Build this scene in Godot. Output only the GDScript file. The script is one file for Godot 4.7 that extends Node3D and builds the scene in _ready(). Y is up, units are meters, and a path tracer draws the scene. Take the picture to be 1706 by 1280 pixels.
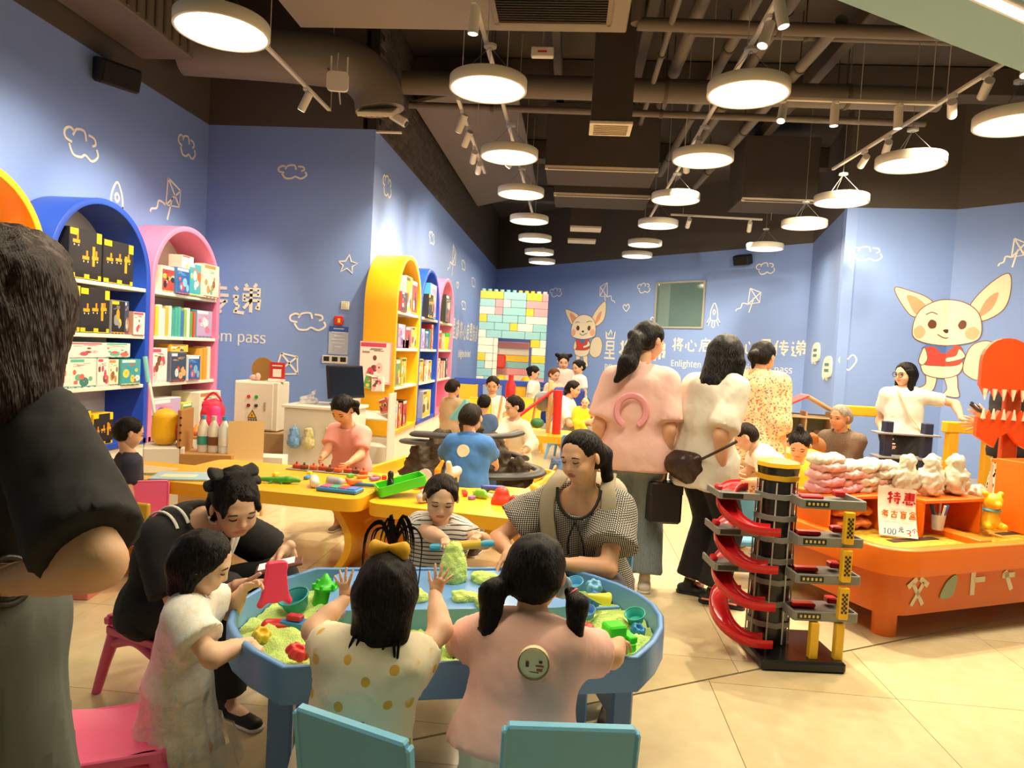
extends Node3D
# ---------------------------------------------------------------- mesh builder
class MB:
	var v := PackedVector3Array()
	var n := PackedVector3Array()
	var u := PackedVector2Array()
	var c := PackedColorArray()
	var col := Color(1, 1, 1)
	var xf := Transform3D()
	func pt(p: Vector3, nn: Vector3, uv := Vector2.ZERO) -> void:
		v.append(xf * p); n.append((xf.basis * nn).normalized()); u.append(uv); c.append(col)
	func tri(a: Vector3, b: Vector3, d: Vector3) -> void:
		var nn := (d - a).cross(b - a).normalized()
		pt(a, nn); pt(b, nn); pt(d, nn)
	# corners clockwise seen from outside
	func quad(a: Vector3, b: Vector3, d: Vector3, e: Vector3) -> MB:
		var nn := (d - a).cross(b - a).normalized()
		pt(a, nn, Vector2(0, 1)); pt(b, nn, Vector2(0, 0)); pt(d, nn, Vector2(1, 0))
		pt(a, nn, Vector2(0, 1)); pt(d, nn, Vector2(1, 0)); pt(e, nn, Vector2(1, 1))
		return self
	func box(ce: Vector3, s: Vector3, bv := 0.0, ba := Basis()) -> MB:
		var keep := xf
		xf = xf * Transform3D(ba, ce)
		var h := s * 0.5
		bv = minf(bv, minf(h.x, minf(h.y, h.z)) * 0.9)
		if bv <= 0.0:
			for ax in 3:
				for sg in [-1.0, 1.0]:
					var d := Vector3.ZERO; d[ax] = sg * h[ax]
					var p := Vector3.ZERO; p[(ax + 1) % 3] = h[(ax + 1) % 3]
					var q := Vector3.ZERO; q[(ax + 2) % 3] = h[(ax + 2) % 3] * sg
					quad(d - p - q, d - p + q, d + p + q, d + p - q)
		else:
			for ax in 3:
				var a1 := (ax + 1) % 3
				var a2 := (ax + 2) % 3
				for sg in [-1.0, 1.0]:
					var d := Vector3.ZERO; d[ax] = sg * h[ax]
					var p := Vector3.ZERO; p[a1] = h[a1] - bv
					var q := Vector3.ZERO; q[a2] = (h[a2] - bv) * sg
					quad(d - p - q, d - p + q, d + p + q, d + p - q)
				for s1 in [-1.0, 1.0]:
					for s2 in [-1.0, 1.0]:
						var e1 := Vector3.ZERO; e1[a1] = s1 * h[a1]; e1[a2] = s2 * (h[a2] - bv)
						var e2 := Vector3.ZERO; e2[a1] = s1 * (h[a1] - bv); e2[a2] = s2 * h[a2]
						var l := Vector3.ZERO; l[ax] = h[ax] - bv
						if s1 * s2 < 0.0: l = -l
						quad(e1 - l, e2 - l, e2 + l, e1 + l)
			for sx in [-1.0, 1.0]:
				for sy in [-1.0, 1.0]:
					for sz in [-1.0, 1.0]:
						var sv := Vector3(sx, sy, sz)
						var a := Vector3(h.x, h.y - bv, h.z - bv) * sv
						var b := Vector3(h.x - bv, h.y, h.z - bv) * sv
						var d := Vector3(h.x - bv, h.y - bv, h.z) * sv
						if sx * sy * sz > 0: tri(a, d, b)
						else: tri(a, b, d)
		xf = keep
		return self
	func rod(a: Vector3, b: Vector3, ra: float, rb := -1.0, seg := 12, caps := true) -> MB:
		if rb < 0.0: rb = ra
		return tube(PackedVector3Array([a, b]), PackedFloat32Array([ra, rb]), seg, caps)
	func tube(p: PackedVector3Array, r: PackedFloat32Array, seg := 8, caps := true, flat := 1.0, upv := Vector3.UP) -> MB:
		var rings := []
		var m := p.size()
		var last := Vector3.ZERO
		for i in m:
			var t := (p[mini(i + 1, m - 1)] - p[maxi(i - 1, 0)]).normalized()
			var x := upv.cross(t)
			if x.length() < 0.05: x = Vector3(0, 0, 1).cross(t)
			if x.length() < 0.05: x = Vector3(1, 0, 0).cross(t)
			x = x.normalized()
			if last != Vector3.ZERO:
				x = (last - t * last.dot(t)).normalized()
			last = x
			var y := t.cross(x)
			var rr: float = r[mini(i, r.size() - 1)]
			var ring := []
			for k in seg + 1:
				var an := TAU * k / seg
				var d := x * cos(an) + y * sin(an) * flat
				ring.append([p[i] + d * rr, (x * cos(an) * flat + y * sin(an)).normalized()])
			rings.append(ring)
		for i in m - 1:
			var uu0 := float(i) / (m - 1)
			var uu1 := float(i + 1) / (m - 1)
			for k in seg:
				var a = rings[i][k]; var b = rings[i][k + 1]; var d = rings[i + 1][k + 1]; var e = rings[i + 1][k]
				var k0 := float(k) / seg
				var k1 := float(k + 1) / seg
				pt(a[0], a[1], Vector2(k0, uu0)); pt(d[0], d[1], Vector2(k1, uu1)); pt(b[0], b[1], Vector2(k1, uu0))
				pt(a[0], a[1], Vector2(k0, uu0)); pt(e[0], e[1], Vector2(k0, uu1)); pt(d[0], d[1], Vector2(k1, uu1))
		if caps:
			for k in seg:
				tri(p[0], rings[0][k][0], rings[0][k + 1][0])
				tri(p[m - 1], rings[m - 1][k + 1][0], rings[m - 1][k][0])
		return self
	# profile: (radius, height) from bottom to top, about y
	func lathe(pr: Array, seg := 20, sharp := false) -> MB:
		var m := pr.size()
		for i in m - 1:
			var p: Vector2 = pr[i]
			var q: Vector2 = pr[i + 1]
			var n0 := Vector2(q.y - p.y, p.x - q.x).normalized()
			var na := n0
			var nb := n0
			if not sharp:
				if i > 0:
					var o: Vector2 = pr[i - 1]
					var nn := Vector2(p.y - o.y, o.x - p.x).normalized()
					if nn.dot(n0) > 0.5: na = (nn + n0).normalized()
				if i < m - 2:
					var o: Vector2 = pr[i + 2]
					var nn := Vector2(o.y - q.y, q.x - o.x).normalized()
					if nn.dot(n0) > 0.5: nb = (nn + n0).normalized()
			for k in seg:
				var a0 := TAU * k / seg
				var a1 := TAU * (k + 1) / seg
				var d0 := Vector3(cos(a0), 0, sin(a0))
				var d1 := Vector3(cos(a1), 0, sin(a1))
				var y := Vector3.UP
				if p.x > 1e-6:
					pt(d0 * p.x + y * p.y, d0 * na.x + y * na.y); pt(d1 * p.x + y * p.y, d1 * na.x + y * na.y); pt(d1 * q.x + y * q.y, d1 * nb.x + y * nb.y)
				if q.x > 1e-6:
					pt(d0 * p.x + y * p.y, d0 * na.x + y * na.y); pt(d1 * q.x + y * q.y, d1 * nb.x + y * nb.y); pt(d0 * q.x + y * q.y, d0 * nb.x + y * nb.y)
		return self
	func ball(ce: Vector3, r: Vector3, seg := 12) -> MB:
		var keep := xf
		xf = xf * Transform3D(Basis(), ce)
		var k := seg / 2
		for i in k:
			for j in seg:
				var q := []
				for d in [[0, 0], [1, 0], [1, 1], [0, 1]]:
					var th: float = PI * (i + d[0]) / k - PI / 2
					var ph: float = TAU * (j + d[1]) / seg
					var e := Vector3(cos(th) * cos(ph), sin(th), cos(th) * sin(ph))
					q.append([e * r, Vector3(e.x / r.x, e.y / r.y, e.z / r.z)])
				for t in [0, 2, 1, 0, 3, 2]: pt(q[t][0], q[t][1])
		xf = keep
		return self
	# polygon in the XY plane, extruded by depth towards +Z from z0
	func poly(pg: PackedVector2Array, depth: float, z0 := 0.0, smooth := false) -> MB:
		if Geometry2D.is_polygon_clockwise(pg):
			pg = pg.duplicate(); pg.reverse()
		var t := Geometry2D.triangulate_polygon(pg)
		var lo := pg[0]; var hi := pg[0]
		for q in pg: lo = lo.min(q); hi = hi.max(q)
		var sz := (hi - lo).max(Vector2(1e-5, 1e-5))
		for i in range(0, t.size(), 3):
			for k in [0, 2, 1]:
				var q := pg[t[i + k]]
				pt(Vector3(q.x, q.y, z0 + depth), Vector3(0, 0, 1), Vector2((q.x - lo.x) / sz.x, 1.0 - (q.y - lo.y) / sz.y))
			for k in [0, 1, 2]:
				var q := pg[t[i + k]]
				pt(Vector3(q.x, q.y, z0), Vector3(0, 0, -1))
		var m := pg.size()
		for i in m:
			var a := pg[i]; var b := pg[(i + 1) % m]
			var na := Vector2(b.y - a.y, a.x - b.x).normalized()
			var nb := na
			if smooth:
				var o := pg[(i + m - 1) % m]; var e := pg[(i + 2) % m]
				var n1 := Vector2(a.y - o.y, o.x - a.x).normalized()
				var n2 := Vector2(e.y - b.y, b.x - e.x).normalized()
				if n1.dot(na) > 0.7: na = (na + n1).normalized()
				if n2.dot(nb) > 0.7: nb = (nb + n2).normalized()
			var n3a := Vector3(na.x, na.y, 0); var n3b := Vector3(nb.x, nb.y, 0)
			var p0 := Vector3(a.x, a.y, z0); var p1 := Vector3(a.x, a.y, z0 + depth)
			var q0 := Vector3(b.x, b.y, z0); var q1 := Vector3(b.x, b.y, z0 + depth)
			pt(p0, n3a); pt(p1, n3a); pt(q1, n3b); pt(p0, n3a); pt(q1, n3b); pt(q0, n3b)
		return self
	# band of width w along a 2D polyline in XY, depth towards +Z
	func stroke(pl: PackedVector2Array, w: float, depth := 0.003, closed := false) -> MB:
		var m := pl.size()
		var L := []
		for i in m:
			var a := pl[i - 1] if i > 0 else (pl[m - 1] if closed else pl[0])
			var b := pl[i + 1] if i < m - 1 else (pl[0] if closed else pl[m - 1])
			var t := (b - a).normalized()
			L.append(Vector2(-t.y, t.x) * w * 0.5)
		var e := m if closed else m - 1
		for i in e:
			var j := (i + 1) % m
			var a: Vector2 = pl[i] + L[i]; var b: Vector2 = pl[j] + L[j]; var d: Vector2 = pl[j] - L[j]; var f: Vector2 = pl[i] - L[i]
			var z := Vector3(0, 0, depth)
			var A := Vector3(a.x, a.y, 0); var B := Vector3(b.x, b.y, 0); var D := Vector3(d.x, d.y, 0); var F := Vector3(f.x, f.y, 0)
			quad(A + z, B + z, D + z, F + z)
			quad(A, B, B + z, A + z); quad(D, F, F + z, D + z)
		return self
	# rows of points: a grid surface with smooth normals; rows[i][j]
	func grid(rows: Array, thick_n := 0.0) -> MB:
		var R := rows.size()
		var Cn: int = rows[0].size()
		var nm := []
		for i in R:
			var rr := []
			for j in Cn:
				var a: Vector3 = rows[mini(i + 1, R - 1)][j] - rows[maxi(i - 1, 0)][j]
				var b: Vector3 = rows[i][mini(j + 1, Cn - 1)] - rows[i][maxi(j - 1, 0)]
				rr.append(a.cross(b).normalized())
			nm.append(rr)
		for i in R - 1:
			for j in Cn - 1:
				for d in [[0, 0], [0, 1], [1, 1], [0, 0], [1, 1], [1, 0]]:
					pt(rows[i + d[0]][j + d[1]] + nm[i + d[0]][j + d[1]] * thick_n, nm[i + d[0]][j + d[1]], Vector2(float(j + d[1]) / (Cn - 1), float(i + d[0]) / (R - 1)))
		return self
	func mesh() -> ArrayMesh:
		var a := []
		a.resize(Mesh.ARRAY_MAX)
		a[Mesh.ARRAY_VERTEX] = v; a[Mesh.ARRAY_NORMAL] = n; a[Mesh.ARRAY_TEX_UV] = u; a[Mesh.ARRAY_COLOR] = c
		var m := ArrayMesh.new()
		m.add_surface_from_arrays(Mesh.PRIMITIVE_TRIANGLES, a)
		return m

# ---------------------------------------------------------------- implicit surfaces
# a prim: {a, b, ra, rb, k, w (lateral axis), s (lateral stretch), cut (plane at b), sub}
func cap(a: Vector3, b: Vector3, ra: float, rb: float, k := 0.03, w := Vector3.ZERO, s := 1.0, cut := false, sub := false) -> Array:
	return [0, a, b, ra, rb, k, w, s, cut, sub]
func ell(ce: Vector3, r: Vector3, ba := Basis(), k := 0.02, sub := false) -> Array:
	return [1, ce, r, ba, maxf(r.x, maxf(r.y, r.z)), k, Vector3.ZERO, 1.0, false, sub]
# cutters: [point, normal] keeps the side the normal points away from
func nets(prims: Array, c: float, cutters := [], disp: FastNoiseLite = null, amp := 0.0, dscale := Vector3.ONE) -> Array:
	var lo := Vector3(1e9, 1e9, 1e9)
	var hi := -lo
	for p in prims:
		if p[9]: continue
		var m: float
		if p[0] == 0:
			m = maxf(p[3], p[4]) * maxf(1.0, p[7])
			lo = lo.min(p[1] - Vector3.ONE * m).min(p[2] - Vector3.ONE * m)
			hi = hi.max(p[1] + Vector3.ONE * m).max(p[2] + Vector3.ONE * m)
		else:
			m = p[4]
			lo = lo.min(p[1] - Vector3.ONE * m); hi = hi.max(p[1] + Vector3.ONE * m)
	lo -= Vector3.ONE * c * 3.0; hi += Vector3.ONE * c * 3.0
	var nx := int((hi.x - lo.x) / c) + 2
	var ny := int((hi.y - lo.y) / c) + 2
	var nz := int((hi.z - lo.z) / c) + 2
	var sx := 1; var sy := nx; var sz := nx * ny
	var F := PackedFloat32Array()
	F.resize(nx * ny * nz); F.fill(1.0)
	for p in prims:
		var k: float = p[5]
		var mg := k + 2.6 * c
		var plo: Vector3; var phi: Vector3
		var ty: int = p[0]
		var a: Vector3 = p[1]
		var sub: bool = p[9]
		var b := Vector3.ZERO
		var ra := 0.0; var rb := 0.0; var w := Vector3.ZERO; var ws := 0.0; var cut := false
		var ba := Vector3.ZERO; var il := 0.0; var ln := 0.0
		var r := Vector3.ONE; var iv := Basis(); var rm := 0.0
		if ty == 0:
			b = p[2]; ra = p[3]; rb = p[4]; w = p[6]; ws = 1.0 - 1.0 / float(p[7]); cut = p[8]
			ba = b - a; ln = ba.length(); il = 1.0 / maxf(ba.length_squared(), 1e-8)
			var m: float = maxf(ra, rb) * maxf(1.0, p[7]) + mg * maxf(1.0, p[7])
			plo = a.min(b) - Vector3.ONE * m; phi = a.max(b) + Vector3.ONE * m
		else:
			r = p[2]; iv = (p[3] as Basis).inverse(); rm = p[4]
			plo = a - Vector3.ONE * (rm + mg); phi = a + Vector3.ONE * (rm + mg)
		var i0 := maxi(0, int((plo.x - lo.x) / c)); var i1 := mini(nx - 1, int((phi.x - lo.x) / c) + 1)
		var j0 := maxi(0, int((plo.y - lo.y) / c)); var j1 := mini(ny - 1, int((phi.y - lo.y) / c) + 1)
		var k0 := maxi(0, int((plo.z - lo.z) / c)); var k1 := mini(nz - 1, int((phi.z - lo.z) / c) + 1)
		var bn := ba.normalized()
		var aniso := ws != 0.0
		var ir := Vector3(1.0 / r.x, 1.0 / r.y, 1.0 / r.z)
		var dr := rb - ra
		for kz in range(k0, k1 + 1):
			for jy in range(j0, j1 + 1):
				var id := kz * sz + jy * sy + i0
				var q := Vector3(lo.x + i0 * c, lo.y + jy * c, lo.z + kz * c) - a
				for ix in range(i0, i1 + 1):
					var d: float
					if ty == 0:
						var e := q
						if aniso: e -= w * (w.dot(q) * ws)
						var h := clampf(e.dot(ba) * il, 0.0, 1.0)
						d = (e - ba * h).length() - ra - dr * h
						if cut: d = maxf(d, q.dot(bn) - ln)
					else:
						var e := (iv * q) * ir
						var e0 := e.length()
						d = e0 * (e0 - 1.0) / maxf((e * ir).length(), 1e-6)
					if d < mg:
						var g := F[id]
						if sub:
							d = -d
							var h2 := maxf(k - absf(d - g), 0.0)
							F[id] = maxf(d, g) + h2 * h2 * 0.25 / k
						else:
							var h2 := maxf(k - absf(d - g), 0.0)
							F[id] = minf(d, g) - h2 * h2 * 0.25 / k
					id += 1
					q.x += c
	for ct in cutters:
		var cp: Vector3 = ct[0]; var cn: Vector3 = (ct[1] as Vector3).normalized()
		var rad: float = ct[2] if ct.size() > 2 else 1e9
		for kz in nz:
			for jy in ny:
				var q := Vector3(lo.x, lo.y + jy * c, lo.z + kz * c) - cp
				var id := kz * sz + jy * sy
				for ix in nx:
					if q.length_squared() < rad * rad: F[id] = maxf(F[id], q.dot(cn))
					id += 1
					q.x += c
	var vid := PackedInt32Array(); vid.resize(nx * ny * nz); vid.fill(-1)
	var act := PackedInt32Array()
	var V := PackedVector3Array(); var N := PackedVector3Array()
	var lim := 2.2 * c
	for z in nz - 1:
		for y in ny - 1:
			var i := z * sz + y * sy
			for x in nx - 1:
				var f0 := F[i]
				if absf(f0) < lim:
					var f1 := F[i + 1]; var f2 := F[i + sy]; var f3 := F[i + sy + 1]
					var f4 := F[i + sz]; var f5 := F[i + sz + 1]; var f6 := F[i + sz + sy]; var f7 := F[i + sz + sy + 1]
					var mn := minf(minf(minf(f0, f1), minf(f2, f3)), minf(minf(f4, f5), minf(f6, f7)))
					var mx := maxf(maxf(maxf(f0, f1), maxf(f2, f3)), maxf(maxf(f4, f5), maxf(f6, f7)))
					if mn < 0.0 and mx >= 0.0:
						var g := Vector3(f1 + f3 + f5 + f7 - f0 - f2 - f4 - f6, f2 + f3 + f6 + f7 - f0 - f1 - f4 - f5, f4 + f5 + f6 + f7 - f0 - f1 - f2 - f3) * 0.25
						var val := (f0 + f1 + f2 + f3 + f4 + f5 + f6 + f7) * 0.125
						var st := g * (-val / maxf(g.length_squared(), 1e-12))
						st = st.clamp(Vector3(-0.5, -0.5, -0.5), Vector3(0.5, 0.5, 0.5))
						vid[i] = V.size(); act.append(i)
						V.append(lo + (Vector3(x + 0.5, y + 0.5, z + 0.5) + st) * c)
						N.append(g.normalized())
				i += 1
	var I := PackedInt32Array()
	for i in act:
		var f0 := F[i]
		for ax in 3:
			var s1 := sx; var s2 := sy; var s3 := sz
			if ax == 1: s1 = sy; s2 = sz; s3 = sx
			elif ax == 2: s1 = sz; s2 = sx; s3 = sy
			var f1 := F[i + s1]
			if (f0 < 0.0) == (f1 < 0.0): continue
			if i - s2 - s3 < 0: continue
			var a := vid[i]; var b := vid[i - s2]; var d := vid[i - s2 - s3]; var e := vid[i - s3]
			if b < 0 or d < 0 or e < 0: continue
			if f0 < 0.0: I.append_array([a, d, b, a, e, d])
			else: I.append_array([a, b, d, a, d, e])
	if disp:
		for i in V.size():
			V[i] += N[i] * (amp * disp.get_noise_3dv(V[i] * dscale))
		N.fill(Vector3.ZERO)
		for t in range(0, I.size(), 3):
			var p0 := V[I[t]]
			var fn := (V[I[t + 2]] - p0).cross(V[I[t + 1]] - p0)
			N[I[t]] += fn; N[I[t + 1]] += fn; N[I[t + 2]] += fn
		for i in V.size(): N[i] = N[i].normalized()
	return [V, N, I, null]
# joins nets() results: each [V, N, I, colours or null]
func join(list: Array, xfm := Transform3D()) -> ArrayMesh:
	var V := PackedVector3Array(); var N := PackedVector3Array(); var I := PackedInt32Array(); var Cc := PackedColorArray()
	for l in list:
		var o := V.size()
		V.append_array(l[0]); N.append_array(l[1])
		var li: PackedInt32Array = l[2]
		if o > 0:
			for i in li: I.append(i + o)
		else: I.append_array(li)
		if l[3] != null: Cc.append_array(l[3])
		else:
			var w := PackedColorArray(); w.resize((l[0] as PackedVector3Array).size()); w.fill(Color(1, 1, 1)); Cc.append_array(w)
	var a := []
	a.resize(Mesh.ARRAY_MAX)
	a[Mesh.ARRAY_VERTEX] = V; a[Mesh.ARRAY_NORMAL] = N; a[Mesh.ARRAY_COLOR] = Cc; a[Mesh.ARRAY_INDEX] = I
	var m := ArrayMesh.new()
	m.add_surface_from_arrays(Mesh.PRIMITIVE_TRIANGLES, a)
	return m

# ---------------------------------------------------------------- materials
var MC := {}
func hx(s: String) -> Color: return Color.html(s)
func mat(c, rough := 0.6, metal := 0.0, extra := {}) -> StandardMaterial3D:
	if c is String: c = hx(c)
	var key := str(c, rough, metal, extra)
	if MC.has(key): return MC[key]
	var m := StandardMaterial3D.new()
	m.albedo_color = c; m.roughness = rough; m.metallic = metal
	for k in extra: m.set(k, extra[k])
	MC[key] = m
	return m
func vmat(rough := 0.6, extra := {}) -> StandardMaterial3D:
	var e := extra.duplicate(); e["vertex_color_use_as_albedo"] = true
	return mat(Color(1, 1, 1), rough, 0.0, e)
func glow(c, e: float) -> StandardMaterial3D:
	if c is String: c = hx(c)
	return mat(c, 0.5, 0.0, {"emission_enabled": true, "emission": c, "emission_energy_multiplier": e})
func ntex(freq: float, w := 256, norm := false, bump := 4.0, ramp = null, seed_ := 1, typ := FastNoiseLite.TYPE_SIMPLEX_SMOOTH, oct := 4) -> NoiseTexture2D:
	var key := str("nt", freq, w, norm, bump, ramp, seed_, typ, oct)
	if MC.has(key): return MC[key]
	var t := NoiseTexture2D.new()
	t.width = w; t.height = w; t.seamless = true
	var f := FastNoiseLite.new()
	f.seed = seed_; f.frequency = freq; f.noise_type = typ; f.fractal_octaves = oct
	t.noise = f
	t.as_normal_map = norm; t.bump_strength = bump
	if ramp:
		var g := Gradient.new()
		g.offsets = PackedFloat32Array([0.0, 1.0]); g.colors = PackedColorArray(ramp)
		t.color_ramp = g
	MC[key] = t
	return t
func img_tex(im: Image) -> ImageTexture:
	im.generate_mipmaps()
	return ImageTexture.create_from_image(im)
# cloth or painted board: colour with a fine relief
func cloth(c, scale := 6.0, rough := 0.85, extra := {}) -> StandardMaterial3D:
	if c is String: c = hx(c)
	var key := str("cloth", c, scale, rough, extra)
	if MC.has(key): return MC[key]
	var m := StandardMaterial3D.new()
	m.albedo_color = c; m.roughness = rough
	for k in extra: m.set(k, extra[k])
	MC[key] = m
	return m

# ---------------------------------------------------------------- things and parts
var taken := {}
func numbered(s: String) -> String:
	if not taken.has(s):
		taken[s] = 0
		return s
	taken[s] += 1
	return "%s_%03d" % [s, taken[s]]
func thing(called: String, label: String, cat: String, pos := Vector3.ZERO, yaw := 0.0, group := "") -> Node3D:
	var o := Node3D.new()
	o.name = numbered(called); add_child(o)
	o.position = pos; o.rotation_degrees.y = yaw
	o.set_meta("label", label); o.set_meta("category", cat)
	if group: o.set_meta("group", group)
	return o
func part(par: Node, called: String, me: Mesh, m: Material, pos := Vector3.ZERO, rot := Vector3.ZERO) -> MeshInstance3D:
	var o := MeshInstance3D.new()
	o.name = called; o.mesh = me
	if m: o.material_override = m
	o.position = pos; o.rotation_degrees = rot
	par.add_child(o, true)
	return o
func single(called: String, label: String, cat: String, me: Mesh, m: Material, pos := Vector3.ZERO, rot := Vector3.ZERO, group := "") -> MeshInstance3D:
	var o := part(self, numbered(called), me, m, pos, rot)
	o.set_meta("label", label); o.set_meta("category", cat)
	if group: o.set_meta("group", group)
	return o
func struct(called: String, me: Mesh, m: Material, pos := Vector3.ZERO, rot := Vector3.ZERO) -> MeshInstance3D:
	var o := part(self, called, me, m, pos, rot)
	o.set_meta("kind", "structure")
	return o
var RB := {}
func rbox(s: Vector3, bv := 0.004) -> ArrayMesh:
	var key := str(s, bv)
	if not RB.has(key): RB[key] = MB.new().box(Vector3.ZERO, s, bv).mesh()
	return RB[key]
func rrect(w: float, h: float, r: float, seg := 6) -> PackedVector2Array:
	var p := PackedVector2Array()
	for q in 4:
		var cx := (w / 2 - r) * (1 if q == 0 or q == 3 else -1)
		var cy := (h / 2 - r) * (1 if q < 2 else -1)
		for i in seg + 1:
			var a := PI / 2 * (q + float(i) / seg)
			p.append(Vector2(cx + r * cos(a), cy + r * sin(a)))
	return p
func spline(pts: Array, n := 8) -> PackedVector3Array:
	var o := PackedVector3Array()
	var m := pts.size()
	for i in m - 1:
		for j in n:
			o.append((pts[i] as Vector3).cubic_interpolate(pts[i + 1], pts[maxi(i - 1, 0)], pts[mini(i + 2, m - 1)], float(j) / n))
	o.append(pts[m - 1])
	return o
func spl2(pts: Array, n := 6, closed := false) -> PackedVector2Array:
	var o := PackedVector2Array()
	var m := pts.size()
	var e := m if closed else m - 1
	for i in e:
		for j in n:
			var p0: Vector2 = pts[(i - 1 + m) % m] if closed else pts[maxi(i - 1, 0)]
			var p3: Vector2 = pts[(i + 2) % m] if closed else pts[mini(i + 2, m - 1)]
			o.append((pts[i] as Vector2).cubic_interpolate(pts[(i + 1) % m], p0, p3, float(j) / n))
	if not closed: o.append(pts[m - 1])
	return o
func V2(a: Array) -> Array:
	var o := []
	for i in range(0, a.size(), 2): o.append(Vector2(a[i], a[i + 1]))
	return o
func vnoise(freq: float, sd := 3, typ := FastNoiseLite.TYPE_SIMPLEX_SMOOTH, oct := 2) -> FastNoiseLite:
	var f := FastNoiseLite.new()
	f.seed = sd; f.frequency = freq; f.noise_type = typ; f.fractal_octaves = oct
	return f
# ---------------------------------------------------------------- camera, sky, light
const LAMPY := 3.42
func setup_view() -> void:
	var cam := Camera3D.new()
	cam.name = "camera"
	cam.position = Vector3(0, 1.42, 0)
	cam.rotation_degrees = Vector3(-2.75, 4.67, 3.1)
	cam.fov = 58.18
	cam.near = 0.05; cam.far = 100
	add_child(cam)
	cam.current = true
	var we := WorldEnvironment.new()
	we.name = "environment"
	var e := Environment.new()
	e.background_mode = Environment.BG_COLOR
	e.background_color = Color(0.02, 0.02, 0.022)
	e.tonemap_mode = Environment.TONE_MAPPER_LINEAR
	e.tonemap_exposure = 1.12
	e.sdfgi_enabled = true; e.ssao_enabled = true; e.ssil_enabled = true
	we.environment = e
	add_child(we)
const WARM := Color(1.0, 0.9, 0.74)
func area(p: Vector3, w: float, h: float, en: float, dir := Vector3.DOWN, col := WARM) -> void:
	var l := AreaLight3D.new()
	l.name = "area_light"
	l.area_size = Vector2(w, h)
	l.light_energy = en; l.light_color = col; l.shadow_enabled = true
	l.area_range = 30.0
	l.area_attenuation = 2.0
	add_child(l, true)
	l.look_at_from_position(p, p + dir, Vector3.UP if absf(dir.y) < 0.9 else Vector3.FORWARD)
func wallbox(called: String, a: Vector2, b: Vector2, y0: float, y1: float, m: Material, th := 0.15) -> MeshInstance3D:
	# a -> b runs to the right as seen from inside the room
	var d := Vector3(b.x - a.x, 0, b.y - a.y)
	var r := d.normalized()
	var nn := r.cross(Vector3.UP)
	var o := struct(called, MB.new().box(Vector3.ZERO, Vector3(d.length(), y1 - y0, th)).mesh(), m)
	o.transform = Transform3D(Basis(r, Vector3.UP, nn), Vector3((a.x + b.x) / 2, (y0 + y1) / 2, (a.y + b.y) / 2) - nn * th / 2)
	return o
var BLUE: Material
var DARK: Material
const PA := Vector2(-4.15, -7.5)
const PC := Vector2(-2.25, -20.0)
const PD := Vector2(4.43, -13.52)
const PE := Vector2(3.87, -10.46)
const PF := Vector2(5.32, -10.33)
const PG := Vector2(5.86, -9.77)
const WH := 3.75
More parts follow.
